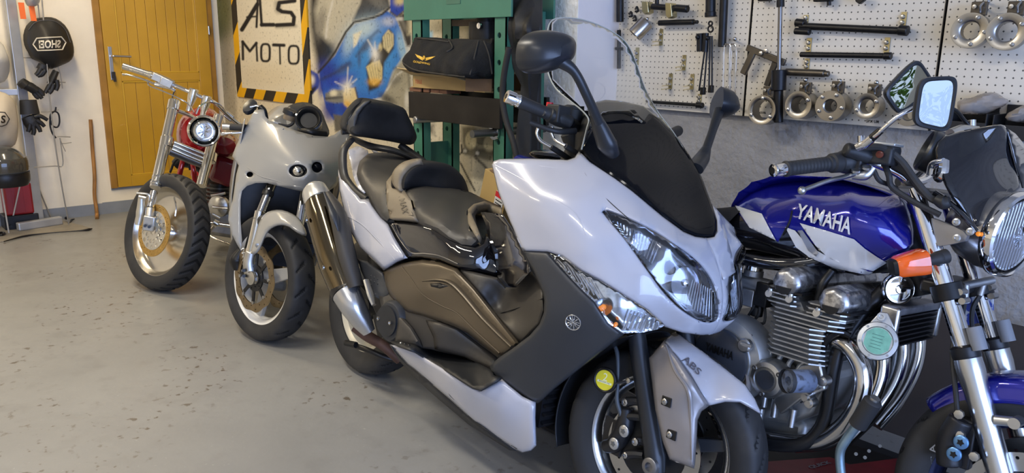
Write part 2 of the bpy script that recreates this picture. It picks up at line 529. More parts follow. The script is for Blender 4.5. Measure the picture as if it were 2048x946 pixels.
# ------------------------------------------------------------------ setting
XL, YM, YP, XC = -6.9, 2.68, 3.0, -2.6        # door wall, mural wall, pegboard wall, recess corner
plaster = mat('rough_plaster', (.88, .80, .64), .9, var=.08, scale=3, bump=.35, bscale=14, color2=(.80, .72, .57), fac=(.4, .7))
paintw = mat('smooth_white_paint', (.86, .79, .75), .75, var=.05, scale=3, bump=.12, bscale=30)
greyblock = mat('grey_painted_blocks', (.34, .33, .32), .8, var=.15, scale=6, bump=1.0, bscale=34)
skirt = mat('grey_floor_paint_on_wall', (.24, .26, .29), .6, var=.1)

def floor_mat():
    m = bpy.data.materials.new('worn_painted_concrete'); m.use_nodes = True; n = m.node_tree.nodes; l = m.node_tree.links
    b = n['Principled BSDF']; tc = n.new('ShaderNodeTexCoord')
    def noise(s, d=6, w=None):
        z = n.new('ShaderNodeTexNoise'); z.inputs['Scale'].default_value = s; z.inputs['Detail'].default_value = d
        l.new(tc.outputs['Object'], z.inputs['Vector']); return z.outputs['Fac']
    def ramp(src, stops):
        r = n.new('ShaderNodeValToRGB'); e = r.color_ramp.elements
        e[0].position, e[0].color = stops[0]; e[1].position, e[1].color = stops[-1]
        for p, c in stops[1:-1]: k = e.new(p); k.color = c
        l.new(src, r.inputs['Fac']); return r.outputs['Color']
    def mix(f, a, c, mode='MIX'):
        x = n.new('ShaderNodeMix'); x.data_type = 'RGBA'; x.blend_type = mode
        if isinstance(f, float): x.inputs[0].default_value = f
        else: l.new(f, x.inputs[0])
        l.new(a, x.inputs[6])
        if isinstance(c, tuple): x.inputs[7].default_value = c
        else: l.new(c, x.inputs[7])
        return x.outputs[2]
    base = ramp(noise(1.1), [(.35, (.225, .222, .212, 1)), (.65, (.265, .262, .25, 1))])
    base = mix(ramp(noise(9, 10), [(.55, (0, 0, 0, 1)), (.75, (.5, .5, .5, 1))]), base, (.19, .185, .175, 1))
    v = n.new('ShaderNodeTexNoise'); v.inputs['Scale'].default_value = 26; v.inputs['Detail'].default_value = 3
    l.new(tc.outputs['Object'], v.inputs['Vector'])
    patchy = n.new('ShaderNodeMath'); patchy.operation = 'MULTIPLY'
    l.new(ramp(v.outputs['Fac'], [(.61, (0, 0, 0, 1)), (.68, (1, 1, 1, 1))]), patchy.inputs[0])
    l.new(ramp(noise(1.6, 3), [(.46, (0, 0, 0, 1)), (.58, (1, 1, 1, 1))]), patchy.inputs[1])
    base = mix(patchy.outputs[0], base, (.11, .09, .07, 1))
    sp = ramp(noise(70, 2), [(.70, (0, 0, 0, 1)), (.76, (.6, .6, .6, 1))])
    base = mix(sp, base, (.36, .35, .33, 1))
    l.new(base, b.inputs['Base Color'])
    l.new(ramp(noise(5), [(.3, (.30,) * 3 + (1,)), (.7, (.48,) * 3 + (1,))]), b.inputs['Roughness'])
    bp = n.new('ShaderNodeBump'); bp.inputs['Strength'].default_value = .12; bp.inputs['Distance'].default_value = .01
    l.new(noise(18, 8), bp.inputs['Height']); l.new(bp.outputs['Normal'], b.inputs['Normal'])
    return m
XR, YF, ZC = 3.7, -3.4, 2.95
def st(name, g, m, parent=None, **k):
    o = add(name, g, m, parent, smooth=False, **k); o['kind'] = 'structure'; return o
st('floor', g_box((-1.6, -.2, -.05), (10.9, 6.9, .1)), floor_mat())
st('ceiling', g_box((-1.6, -.2, ZC + .05), (10.9, 6.9, .1)), mat('ceiling_paint', (.6, .58, .53), .9))
def quadwall(name, a, b, z0, z1, th, m):   # a,b floor points; th vector into the solid
    o = [Vector((a[0], a[1], z0)), Vector((b[0], b[1], z0)), Vector((b[0], b[1], z1)), Vector((a[0], a[1], z1))]
    return st(name, g_prism(o, th), m)
# wall with the yellow door: pieces round the opening
D0, D1, DZ0, DZ1 = 1.697, 2.622, .205, 2.28
st('wall_left', g_join(g_box((XL - .1, (YF + D0) / 2, ZC / 2), (.2, D0 - YF, ZC)),
                       g_box((XL - .1, (D0 + D1) / 2, DZ0 / 2), (.2, D1 - D0, DZ0)),
                       g_box((XL - .1, (D0 + D1) / 2, (DZ1 + ZC) / 2), (.2, D1 - D0, ZC - DZ1)),
                       g_box((XL - .1, (D1 + YM) / 2, ZC / 2), (.2, YM - D1, ZC))), plaster)
o = st('baseboard_left', g_join(g_box((XL + .006, (YF + 1.62) / 2, .045), (.014, 1.62 - YF, .09)), g_box((XL + .006, (1.62 + YM) / 2, .04), (.012, YM - 1.62, .11))), skirt)
quadwall('wall_front', (XL, YF), (XR, YF), 0, ZC, (0, -.15, 0), plaster)
quadwall('wall_recess', (XC, YM), (XC, YP + .2), 0, ZC, (-.3, 0, 0), paintw)
quadwall('wall_right', (XC, YP), (XR, YP), 0, ZC, (0, .2, 0), greyblock)
# front face of the pier, rough white plaster
quadwall('wall_pier', (XC - .3, YM - .004), (XC, YM - .004), 0, ZC, (0, .004, 0), mat('rough_white_pier', (.95, .90, .80), .9, bump=.8, bscale=40))
# wall with the open garage door
st('wall_entrance', g_join(g_box((XR + .1, (YF - 2.4) / 2 - .0, ZC / 2), (.2, 1.0, ZC)), g_box((XR + .1, 2.85, ZC / 2), (.2, .3, ZC)),
                           g_box((XR + .1, 0, 2.75), (.2, 6.4, .4))), plaster)
st('ground', g_box((12, 0, -.06), (16.6, 30, .1)), mat('outside_gravel', (.45, .43, .40), .9))

# mural: spray paint held as paint colours on a fine grid of the wall's own face
class Paint:
    def __init__(s, P, base): s.P = P; s.C = np.tile(np.array(base, float), (len(P), 1))
    def lay(s, m, c): m = np.clip(m, 0, 1)[:, None]; s.C = s.C * (1 - m) + np.array(c) * m
    def poly(s, pts, c, soft=2, al=1, wob=0):
        P = s.P; d = np.full(len(P), 1e9)
        ins = np.zeros(len(P), bool); n = len(pts)
        for i in range(n):
            a, b = pts[i], pts[(i + 1) % n]; d = np.minimum(d, seg_d(P, a, b))
            cnd = ((a[1] > P[:, 1]) != (b[1] > P[:, 1]))
            xx = (b[0] - a[0]) * (P[:, 1] - a[1]) / ((b[1] - a[1]) + 1e-12) + a[0]
            ins ^= cnd & (P[:, 0] < xx)
        sd = np.where(ins, d, -d)
        s.lay(al * (sd / soft + .5), c)
    def stroke(s, pts, w, c, soft=2, al=1):
        d = np.full(len(s.P), 1e9)
        for a, b in zip(pts[:-1], pts[1:]): d = np.minimum(d, seg_d(s.P, a, b))
        s.lay(al * ((w / 2 - d) / soft + .5), c)
    def blob(s, c0, rx, ry, c, al=1, ang=0, pw=1.5):
        q = s.P - np.array(c0); a = radians(ang); x = q[:, 0] * cos(a) + q[:, 1] * sin(a); y = -q[:, 0] * sin(a) + q[:, 1] * cos(a)
        s.lay(al * np.exp(-((x / rx) ** 2 + (y / ry) ** 2) ** pw), c)
def painted_mat(name, bump=.3, rough=.85):
    m = mat(name, (.5, .5, .5), rough, var=0, bump=bump, bscale=22)
    n = m.node_tree.nodes; l = m.node_tree.links
    a = n.new('ShaderNodeVertexColor'); a.layer_name = 'paint'
    nz = n.new('ShaderNodeTexNoise'); nz.inputs['Scale'].default_value = 45; nz.inputs['Detail'].default_value = 8
    tc = n.new('ShaderNodeTexCoord'); l.new(tc.outputs['Object'], nz.inputs['Vector'])
    rp = n.new('ShaderNodeValToRGB'); rp.color_ramp.elements[0].position = .28; rp.color_ramp.elements[0].color = (.45, .45, .45, 1)
    rp.color_ramp.elements[1].position = .42; rp.color_ramp.elements[1].color = (1, 1, 1, 1)
    l.new(nz.outputs['Fac'], rp.inputs['Fac'])
    mx = n.new('ShaderNodeMix'); mx.data_type = 'RGBA'; mx.blend_type = 'MULTIPLY'; mx.inputs[0].default_value = .8
    l.new(a.outputs['Color'], mx.inputs[6]); l.new(rp.outputs['Color'], mx.inputs[7])
    l.new(mx.outputs[2], n['Principled BSDF'].inputs['Base Color'])
    return m
def painted_grid(name, x0, x1, z0, z1, Y, nx, nz, painter, m, parent=None, back=.0):
    xs = np.linspace(x0, x1, nx); zs = np.linspace(z0, z1, nz)
    Xg, Zg = np.meshgrid(xs, zs); N = nx * nz
    W3 = np.stack([Xg.ravel(), np.full(N, Y), Zg.ravel()], 1) - np.array(CC)
    dep = W3 @ np.array(CF); U_ = 1024 + FOC * (W3 @ np.array(CR)) / dep; V_ = 473 - FOC * (W3 @ np.array(CU)) / dep
    C = painter(np.stack([U_, V_], 1))
    V = [(a, Y, c) for a, c in zip(Xg.ravel(), Zg.ravel())]
    F = [(j * nx + i, j * nx + i + 1, (j + 1) * nx + i + 1, (j + 1) * nx + i) for j in range(nz - 1) for i in range(nx - 1)]
    if back:
        b = len(V); V += [(x0, Y + back, z0), (x1, Y + back, z0), (x1, Y + back, z1), (x0, Y + back, z1)]
        F += [(b, b + 3, b + 2, b + 1), (0, b, b + 1, nx - 1), (nx - 1, b + 1, b + 2, N - 1), (N - 1, b + 2, b + 3, N - nx), (N - nx, b + 3, b, 0)]
        C = np.vstack([C, np.tile(C[0], (4, 1))])
    me = bpy.data.meshes.new(name); me.from_pydata(V, [], F); me.update()
    ca = me.color_attributes.new('paint', 'FLOAT_COLOR', 'POINT')
    ca.data.foreach_set('color', np.hstack([C, np.ones((len(C), 1))]).astype(np.float32).ravel())
    return link(name, me, m, parent, smooth=False)
def z4(*p): return [(440 + a / 2.782, b / 2.782) for a, b in p]
def z8(*p): return [(800 + a / 3.05, 120 + b / 3.05) for a, b in p]
def mural(P):
    base = s2l((222, 212, 188)); k = Paint(P, base)
    blk = s2l((34, 32, 34)); dk = s2l((70, 68, 64)); gr = s2l((128, 124, 114)); cream = s2l((214, 196, 140)); wh = s2l((230, 228, 222))
    blue = s2l((38, 92, 190)); sky = s2l((70, 150, 215)); deep = s2l((28, 50, 150)); lb = s2l((160, 195, 215)); olive = s2l((98, 100, 58))
    # strip of smoky paint left of the sign
    k.poly([(380, 500), (380, -40), (468, -40), (480, 500)], s2l((176, 168, 150)), 6, .8)
    k.blob((440, 20), 30, 70, olive, .95, 0, 2); k.blob((430, 60), 26, 24, s2l((80, 84, 50)), .7)
    k.blob((450, 130), 12, 60, gr, .5); k.blob((432, 180), 8, 50, dk, .4)
    # grey wing on the left of the figure
    k.poly(z4((497, -60), (830, -60), (790, 60), (735, 115), (650, 260), (560, 400), (545, 380), (520, 250), (500, 130)), s2l((190, 184, 164)), 8, .9)
    k.poly(z4((497, -60), (560, -60), (530, 60), (545, 170), (620, 250), (640, 290), (560, 400), (545, 380), (515, 250), (500, 130)), blk, 12, .85)
    k.blob(z4((600, 300))[0], 16, 26, blk, .6, 30)
    k.blob(z4((560, 130))[0], 10, 34, gr, .8, 10)
    k.stroke(z4((640, -40), (600, 110), (590, 210)), 3, wh, 5, .6)
    k.poly(z4((800, -60), (930, -60), (948, 40), (860, 92), (735, 118), (780, 20)), dk, 6, .95)
    k.blob(z4((880, 10))[0], 22, 12, gr, .6, 40)
    # shoulder and body, blues
    k.poly(z4((930, 60), (975, 90), (1010, 180), (1032, 290), (960, 400), (935, 480), (900, 540), (820, 560), (740, 650), (630, 668), (590, 600), (560, 480), (553, 395), (640, 310), (705, 185), (750, 135), (860, 105)), blue, 3)
    k.blob(z4((860, 330))[0], 60, 70, sky, .9, 20, 1.2); k.blob(z4((760, 400))[0], 40, 30, s2l((50, 125, 205)), .7)
    k.blob(z4((800, 160))[0], 34, 20, s2l((190, 210, 215)), .9, -25, 1.2); k.blob(z4((720, 230))[0], 12, 30, s2l((180, 205, 215)), .7, 15)
    k.poly(z4((740, 190), (790, 170), (760, 250), (742, 265)), s2l((225, 220, 196)), 4, .9)
    k.blob(z4((600, 400))[0], 22, 26, deep, .9, -30); k.blob(z4((610, 610))[0], 16, 26, deep, .9); k.blob(z4((560, 480))[0], 6, 24, deep, .8)
    k.blob(z4((700, 600))[0], 16, 26, deep, .8, -10); k.blob(z4((660, 450))[0], 36, 12, s2l((30, 60, 175)), .8, -20)
    k.blob(z4((940, 120))[0], 14, 10, wh, .5); k.blob(z4((1010, 260))[0], 8, 34, lb, .8, -10)
    k.stroke(z4((760, 310), (830, 215), (880, 170)), 3, s2l((60, 80, 110)), 8, .9); k.blob(z4((810, 260))[0], 18, 7, s2l((70, 84, 110)), .8, -50)
    k.blob(z4((775, 330))[0], 4, 16, s2l((60, 80, 120)), .7)
    k.stroke(z4((570, 440), (650, 400), (720, 350)), 4, s2l((40, 50, 90)), 8, .9); k.blob(z4((690, 380))[0], 18, 9, s2l((60, 75, 120)), .8, -30)
    k.stroke(z4((948, 40), (900, 80), (860, 96), (745, 124), (700, 178), (640, 290), (600, 345), (548, 402)), 4.5, blk, 3, .95)
    # lamps of the painted figure
    k.poly(z4((812, 370), (840, 320), (885, 260), (905, 200), (945, 160), (972, 200), (968, 270), (915, 350), (905, 440), (880, 490), (826, 510)), s2l((48, 44, 40)), 5, .9)
    k.poly(z4((905, 205), (935, 165), (965, 190), (966, 250), (938, 294), (908, 262)), s2l((205, 192, 150)), 3)
    for i in range(4): k.stroke(z4((915 + i * 13, 195 - i * 6), (925 + i * 11, 275 - i * 9)), 1.2, s2l((120, 112, 90)), 2, .8)
    k.blob(z4((892, 262))[0], 4, 8, cream, .9)
    k.poly(z4((813, 372), (850, 345), (888, 335), (903, 375), (902, 440), (856, 474), (838, 455)), cream, 3)
    k.blob(z4((860, 455))[0], 14, 8, s2l((225, 170, 60)), .8)
    for i in range(5): k.stroke(z4((830 + i * 15, 372 - i * 7), (848 + i * 12, 440 - i * 2)), 1.2, s2l((140, 126, 96)), 2, .7)
    k.blob(z4((862, 300))[0], 9, 16, wh, .95, -10, 1); k.stroke(z4((822, 222), (860, 290)), 2, wh, 4, .9); k.stroke(z4((862, 235), (862, 340)), 1.5, wh, 4, .8)
    k.poly(z4((585, 520), (640, 500), (690, 500), (690, 570), (640, 575), (588, 562)), s2l((128, 128, 122)), 4, .95)
    k.blob(z4((632, 518))[0], 8, 7, s2l((235, 228, 200)), .95); k.stroke(z4((588, 548), (688, 540)), 5, s2l((70, 70, 72)), 3, .8)
    k.poly(z4((684, 520), (700, 492), (750, 488), (768, 560), (726, 610), (690, 580)), s2l((216, 196, 146)), 3)
    k.blob(z4((712, 580))[0], 10, 6, s2l((228, 176, 70)), .8, 40); k.stroke(z4((752, 488), (770, 560), (728, 610)), 3, s2l((50, 46, 44)), 3, .9)
    k.blob(z4((706, 490))[0], 9, 12, s2l((246, 238, 214)), 1, 0, .8)
    for a, b in ((640, 455), (712, 375), (760, 440), (735, 425)): k.stroke(z4((706, 488), (a, b)), 1.4, wh, 4, .85)
    # round lamp beside the sign
    k.poly(z4((462, 450), (475, 405), (505, 388), (545, 412), (556, 450), (548, 490), (510, 528), (475, 528), (463, 495)), s2l((44, 66, 160)), 3)
    k.poly(z4((466, 480), (500, 492), (540, 480), (515, 526), (475, 530)), s2l((28, 28, 36)), 4, .95)
    k.blob(z4((490, 452))[0], 9, 12, s2l((226, 190, 90)), .95); k.blob(z4((508, 445))[0], 7, 10, s2l((230, 226, 214)), .95)
    # top right corner piece
    k.poly(z4((945, -60), (1060, -60), (1040, 45), (985, 92), (948, 66)), s2l((36, 66, 170)), 3)
    k.blob(z4((1000, 2))[0], 12, 10, cream, .95, -30); k.stroke(z4((948, 66), (985, 94), (1040, 50)), 4, blk, 3, .8)
    k.poly(z4((980, 95), (1060, 52), (1065, 250), (1040, 260), (1015, 180)), s2l((58, 54, 50)), 5, .95)
    k.blob(z4((1022, 140))[0], 5, 16, gr, .7, -20); k.blob(z4((1000, 105))[0], 8, 4, wh, .7)
    # grey ground of the figure to the right
    k.poly(z4((925, 500), (960, 400), (1035, 300), (1065, 330), (1070, 640), (1010, 600), (900, 560)), s2l((160, 154, 134)), 6, .85)
    k.stroke(z4((930, 500), (980, 420), (1050, 370)), 2, wh, 4, .7); k.blob(z4((930, 550))[0], 20, 9, s2l((60, 58, 54)), .8, 30); k.blob(z4((980, 450))[0], 14, 8, s2l((90, 88, 80)), .6, -40)
    k.stroke(z4((965, 380), (1045, 400), (1070, 600)), 2, s2l((50, 48, 46)), 6, .7); k.blob(z4((1040, 560))[0], 5, 20, wh, .6)
    k.poly(z4((630, 635), (735, 650), (720, 720), (640, 735)), s2l((104, 100, 92)), 4, .95)
    # behind the press
    k.poly([(815, -40), (1090, -40), (1090, 80), (950, 60), (815, 70)], s2l((200, 190, 160)), 8, .8)
    k.blob((895, 55), 40, 16, s2l((120, 112, 96)), .5); k.blob((960, 75), 18, 12, s2l((110, 104, 90)), .5)
    k.poly([(840, 60), (866, 62), (866, 84), (842, 88)], lb, 4, .8)
    k.stroke([(945, 60), (1000, 80)], 3, s2l((70, 66, 60)), 4, .7)
    k.poly(z8((375, 405), (450, 400), (500, 440), (560, 470), (590, 560), (560, 620), (470, 600), (395, 580), (378, 500)), s2l((128, 122, 104)), 6, .85)
    k.blob(z8((432, 492))[0], 11.5, 18, s2l((216, 206, 172)), 1, 0, 6); k.blob(z8((545, 510))[0], 12, 17, s2l((214, 203, 168)), 1, 0, 6)
    k.blob(z8((397, 555))[0], 4, 5, wh, .9); k.blob(z8((472, 568))[0], 4.5, 5, wh, .9)
    for cpt in ((397, 555), (472, 568)):
        c0 = z8(cpt)[0]; k.stroke([(c0[0] + 5.5 * cos(a / 8 * 2 * pi), c0[1] + 6 * sin(a / 8 * 2 * pi)) for a in range(9)], 2, s2l((80, 76, 66)), 2, .8)
    k.stroke(z8((375, 520), (378, 565), (340, 590), (336, 608), (370, 630), (400, 690), (458, 800)), 3, s2l((36, 34, 32)), 2)
    k.stroke(z8((455, 590), (510, 640), (556, 705)), 5, s2l((110, 104, 92)), 3, .9)
    k.poly(z8((275, 560), (305, 520), (318, 560), (275, 600)), s2l((90, 88, 82)), 4, .9)
    k.poly(z8((140, 395), (210, 385), (210, 460), (140, 440)), s2l((70, 66, 62)), 8, .6)
    k.blob(z8((300, 470))[0], 10, 40, s2l((196, 186, 156)), .6); k.stroke(z8((438, 520), (436, 680)), 1.2, s2l((120, 112, 92)), 2, .7)
    n_ = rng.rand(len(P), 1); k.C *= (1 - .10 * n_)
    return np.clip(k.C, 0, 1)
mm = painted_mat('spray_paint_on_plaster', .5)
wall_back = painted_grid('wall_back', XL, XC - .3, 0.0, ZC, YM, 620, 330, mural, mm, None, .2)
wall_back['kind'] = 'structure'

# ---- yellow door
dy = mat('ochre_door_paint', (.52, .29, .022), .38, var=.10, scale=3, bump=.03, bscale=80, coat=.2)
dyd = mat('worn_ochre_frame', (.34, .17, .025), .45, var=.2, scale=7)
steel = mat('brushed_steel', (.62, .62, .62), .28, 1, var=.04)
door = empty('door_1'); door['kind'] = 'structure'
fx = XL + .035
def bx(name, y0, y1, z0, z1, x0, x1, m, parent, bevel=.003, label=None):
    return add(name, g_box(((x0 + x1) / 2, (y0 + y1) / 2, (z0 + z1) / 2), (abs(x1 - x0), y1 - y0, z1 - z0)), m, parent, False, bevel=bevel, label=label)
bx('door_frame', D0, D0 + .048, DZ0, DZ1, XL - .1, fx - .01, dyd, door)
bx('door_frame', D1 - .045, D1, DZ0, DZ1, XL - .1, fx - .01, dyd, door)
bx('door_frame', D0, D1, DZ1 - .05, DZ1, XL - .1, fx - .012, dyd, door)
L0, L1 = D0 + .05, D1 - .047
bx('stile', L0, L0 + .105, DZ0 + .006, DZ1 - .055, XL - .02, fx, dy, door)
bx('stile', L1 - .10, L1, DZ0 + .006, DZ1 - .055, XL - .02, fx, dy, door)
bx('rail', L0 + .105, L1 - .10, DZ0 + .006, .30, XL - .02, fx, dy, door)
bx('rail', L0 + .105, L1 - .10, 1.065, 1.13, XL - .02, fx, dy, door)
bx('rail', L0 + .105, L1 - .10, 2.12, DZ1 - .055, XL - .02, fx, dy, door)
for z0, z1 in ((.30, 1.065), (1.13, 2.12)):
    n = 8 if z0 > 1 else 6; a, b = L0 + .105, L1 - .10; w = (b - a) / n
    for i in range(n):
        bx('door_plank', a + i * w + .0012, a + (i + 1) * w - .0012, z0, z1, XL - .015, fx - .010, dy, door, .0025)
    for (y0, y1, q0, q1) in ((a, a + .012, z0, z1), (b - .012, b, z0, z1), (a, b, z0, z0 + .012), (a, b, z1 - .012, z1)):
        bx('panel_moulding', y0, y1, q0, q1, fx - .012, fx - .003, mat('bright_ochre_moulding', (.60, .36, .03), .35), door, .003)
hp = bx('handle_plate', 1.772, 1.80, 1.075, 1.335, fx, fx + .006, steel, door, .004)
add('handle', g_tube([(fx, 1.79, 1.262), (fx + .05, 1.79, 1.262), (fx + .055, 1.81, 1.262), (fx + .052, 1.925, 1.258)], .009), steel, door)
add('key', g_join(g_tube([(fx + .01, 1.79, 1.13), (fx + .03, 1.79, 1.13)], .004, sub=0), g_box((fx + .03, 1.79, 1.115), (.003, .024, .05)), g_box((fx + .03, 1.793, 1.085), (.008, .02, .045))), mat('dark_keys', (.05, .045, .04), .4, .6), door)
for z in (.55, 1.32 + .16, 2.0):
    add('hinge', g_cyl((fx + .004, L1 + .004, z - .035), (fx + .004, L1 + .004, z + .035), .008), steel, door)
st('trim_1', g_box((XL + .004, (D0 + D1) / 2, DZ0 - .008), (.012, D1 - D0, .016)), skirt)
# ================================================================== white scooter
S = Frame(-2.78, 1.60, 0, 10)
sc = empty('scooter', M=S.M, label='large white touring scooter with tall clear windscreen, leaning in the foreground', cat='scooter')
AX = 1.62
# --- front cowl skin: nose, cowl side and leg shield
CT = [(985, 325, -.335), (1040, 318, -.31), (1100, 318, -.27), (1157, 305, -.215), (1230, 358, -.195), (1310, 424, -.145), (1370, 466, -.075), (1413, 474, 0),
      (1433, 520, 0), (1443, 560, 0), (1446, 600, -.002), (1440, 640, 0), (1424, 668, 0),
      (988, 370, -.345), (1010, 430, -.345), (1045, 500, -.335), (1075, 400, -.345), (1160, 400, -.30), (1120, 470, -.335), (1170, 500, -.315),
      (1215, 425, -.262), (1280, 450, -.225), (1343, 486, -.17), (1397, 526, -.085), (1427, 571, -.035), (1436, 619, -.02), (1405, 643, -.075),
      (1367, 622, -.135), (1331, 589, -.18), (1295, 541, -.218), (1253, 482, -.25), (1247, 589, -.255), (1295, 619, -.205), (1330, 652, -.135), (1380, 660, -.08),
      (1163, 541, -.31), (1096, 504, -.332), (1340, 560, -.165), (1300, 500, -.205), (1190, 604, -.295), (1217, 650, -.265), (1247, 668, -.24)]
SF = Skin(S, CT, reg=.002)
hl = curve2d([(1207, 422), (1277, 447), (1343, 485), (1397, 526), (1427, 571), (1436, 619), (1430, 641), (1405, 643), (1367, 622), (1331, 589), (1295, 541), (1253, 482)], 4)
cowl = [(985, 330), (988, 323), (1000, 319), (1060, 318), (1135, 321), (1150, 316), (1158, 304), (1180, 325), (1230, 358), (1264, 383), (1325, 434), (1366, 464), (1390, 474), (1413, 477),
        (1430, 510), (1441, 545), (1447, 590), (1445, 625), (1437, 652), (1425, 668), (1400, 669), (1365, 664), (1330, 653), (1295, 620), (1247, 590), (1200, 560), (1163, 541), (1125, 512), (1096, 503), (1046, 501), (1020, 440), (998, 385)]
panel('front_cowl', SF, cowl, white, sc, th=.004, holes=[hl], step=7, roll=.008, R=5)
# crease line pressed into the cowl side, raised ridge
for q, w in (([(990, 330), (1040, 356), (1100, 392), (1150, 425), (1172, 470)], .0016), ([(1010, 326), (1080, 332), (1140, 340)], .0012)):
    add('cowl_crease', g_tube([SF.p(*a, -.001) for a in q], w, 6), white, sc)
add('panel_gap', g_tube([SF.p(*a, -.0006) for a in [(1168, 322), (1168, 340), (1176, 356), (1210, 395), (1262, 442)]], .0012, 5), blackplastic, sc)
add('panel_gap', g_tube([SF.p(*a, -.0006) for a in [(1397, 643), (1401, 652), (1396, 662), (1391, 667)]], .0011, 5), blackplastic, sc)
# --- headlamps: pod, reflector bowl, bulb, clear lens
def poly_off(P, k):
    cx = sum(a[0] for a in P) / len(P); cy = sum(a[1] for a in P) / len(P)
    return [(cx + (a[0] - cx) * k, cy + (a[1] - cy) * k) for a in P]
reflector = mat('lamp_reflector', (.62, .64, .68), .16, 1, var=.25, scale=40)
hp_in = (0.05)
for mir in (False, True):
    g = g_skin(SF, hl, step=8, off=.035); o = add('lamp_housing', g, mat('lamp_housing_grey', (.22, .22, .235), .25, .8), sc, mirror=mir)
    # side wall of the pod
    lip = SF.pts(hl); low = SF.pts(hl, .035); n = len(lip)
    add('lamp_surround', (lip + low, [(i, (i + 1) % n, n + (i + 1) % n, n + i) for i in range(n)]), mat('lamp_grey_rim', (.12, .12, .13), .35, .4), sc, mirror=mir)
    c0 = SF.p(1362, 565, .05); ax = Vector((1, -.35, .12)).normalized()
    bowl = [(.004, -.030), (.02, -.026), (.035, -.012), (.045, .006), (.048, .014)]
    o = add('reflector_bowl', g_lathe(bowl, c0 + ax * .012, ax, 28, cap=False), reflector, sc, mirror=mir)
    add('bulb_cap', g_lathe([(.0, .016), (.009, .013), (.012, .0), (.012, -.02)][::-1], c0 + ax * .012, ax, 16), chrome, sc, mirror=mir)
    # ribs inside the lamp, upper tail and lower corner
    ribs = []
    for i in range(15):
        t = i / 14; a = (1228 + 92 * t, 440 + 46 * t); b = (1236 + 66 * t, 462 + 66 * t)
        ribs.append(g_tube([SF.p(*a, .014), SF.p((a[0] + b[0]) / 2, (a[1] + b[1]) / 2, .022), SF.p(*b, .014)], .0022, 5, 2))
    for i in range(10):
        t = i / 9; a = (1385 + 38 * t, 560 + 20 * t); b = (1372 + 50 * t, 612 + 24 * t)
        ribs.append(g_tube([SF.p(*a, .012), SF.p(*b, .012)], .0016, 5, 0))
    add('lamp_ribs', g_join(*ribs), reflector, sc, mirror=mir)
    v, f = g_skin(SF, hl, step=8, off=.0)
    o = shell('lamp_lens', (v, f), lens, sc, .0025, mirror=mir)
# --- indicators
ind = [(1096, 504), (1127, 514), (1163, 541), (1200, 561), (1247, 590), (1295, 620), (1330, 650), (1319, 657), (1290, 664), (1247, 667), (1217, 646), (1190, 604), (1165, 580), (1139, 553), (1115, 527)]
SI = Skin(S, [(1096, 504, -.332), (1163, 541, -.312), (1247, 590, -.258), (1295, 620, -.206), (1330, 650, -.138), (1247, 667, -.242), (1217, 646, -.268), (1190, 604, -.297), (1139, 553, -.322), (1225, 620, -.275), (1280, 640, -.215)])
amber = mat('amber_bulb', (1.0, .32, .03), .1, var=0, emit=(1, .25, .02, .35))
for mir in (False, True):
    add('indicator_back', g_skin(SI, ind, step=8, off=.03), reflector, sc, mirror=mir)
    r_ = []
    for i in range(9):
        a = (1108 + i * 9, 516 + i * 6.2); b = (1122 + i * 9.5, 537 + i * 7.6)
        r_.append(g_tube([SI.p(*a, .012), SI.p(*b, .012)], .002, 5, 0))
    for i in range(7):
        r_.append(g_tube([SI.p(1262 + i * 8, 626 + i * 3, .010), SI.p(1250 + i * 9, 658, .010)], .003, 5, 0))
    add('indicator_ribs', g_join(*r_), reflector, sc, mirror=mir)
    add('indicator_bowl', g_lathe([(.004, -.012), (.016, -.008), (.024, .004)], SI.p(1206, 613, .016), (.8, -.6, 0), 20, cap=False), reflector, sc, mirror=mir)
    add('indicator_bulb', g_sphere(SI.p(1207, 614, .012), .0075, 12, 8), amber, sc, mirror=mir)
    add('indicator_bulb', g_sphere(SI.p(1232, 648, .014), .0055, 12, 8), amber, sc, mirror=mir)
    shell('indicator_lens', g_skin(SI, ind, step=8), lens, sc, .002, mirror=mir)
# --- matt leg panel
SL = Skin(S, [(1046, 500, -.335), (1096, 503, -.332), (1139, 553, -.322), (1190, 604, -.298), (1217, 646, -.270), (1247, 668, -.245), (1163, 733, -.262), (1110, 775, -.262), (1074, 804, -.258),
              (1008, 763, -.285), (982, 733, -.295), (1026, 697, -.318), (1080, 649, -.330), (1089, 619, -.335), (1068, 541, -.338), (1140, 640, -.315), (1100, 710, -.300)])
leg = [(1046, 501), (1096, 504), (1115, 527), (1139, 553), (1165, 580), (1190, 604), (1217, 646), (1247, 668), (1223, 686), (1163, 733), (1110, 775), (1076, 806), (1062, 799), (1044, 787), (1008, 763), (984, 742), (981, 732), (1000, 715), (1026, 698), (1060, 672), (1080, 649), (1089, 625), (1090, 600), (1086, 583), (1068, 541), (1056, 520)]
panel('leg_panel', SL, leg, mattgrey, sc, th=.004, step=8, roll=.012, R=7)
# round three-fork emblem
ec = SL.p(1146, 645, -.0015); e1 = SL.p(1156, 645, -.0015) - ec; e2 = SL.p(1146, 637, -.0015) - ec
nrm = e1.cross(e2).normalized(); nrm = nrm if nrm.y < 0 else -nrm; ux = e1.normalized(); uy = nrm.cross(ux)
em = []
for a, b in ((.0, .0),):
    em.append(g_tube([ec + (ux * cos(t * pi / 16) + uy * sin(t * pi / 16)) * .0205 for t in range(32)], .0016, 6, 1, True))
    for k in range(3):
        t0 = radians(90 + 120 * k); d = ux * cos(t0) + uy * sin(t0); s_ = nrm.cross(d)
        em.append(g_tube([ec - d * .019, ec + d * .019], .0011, 6, 0))
        for sg in (-1, 1):
            em.append(g_tube([ec + d * .004, ec + d * .009 + s_ * .0055 * sg, ec + d * .017 + s_ * .0062 * sg], .0010, 6, 2))
        em.append(g_tube([ec + d * .009 - s_ * .0055, ec + d * .009 + s_ * .0055], .0009, 6, 0))
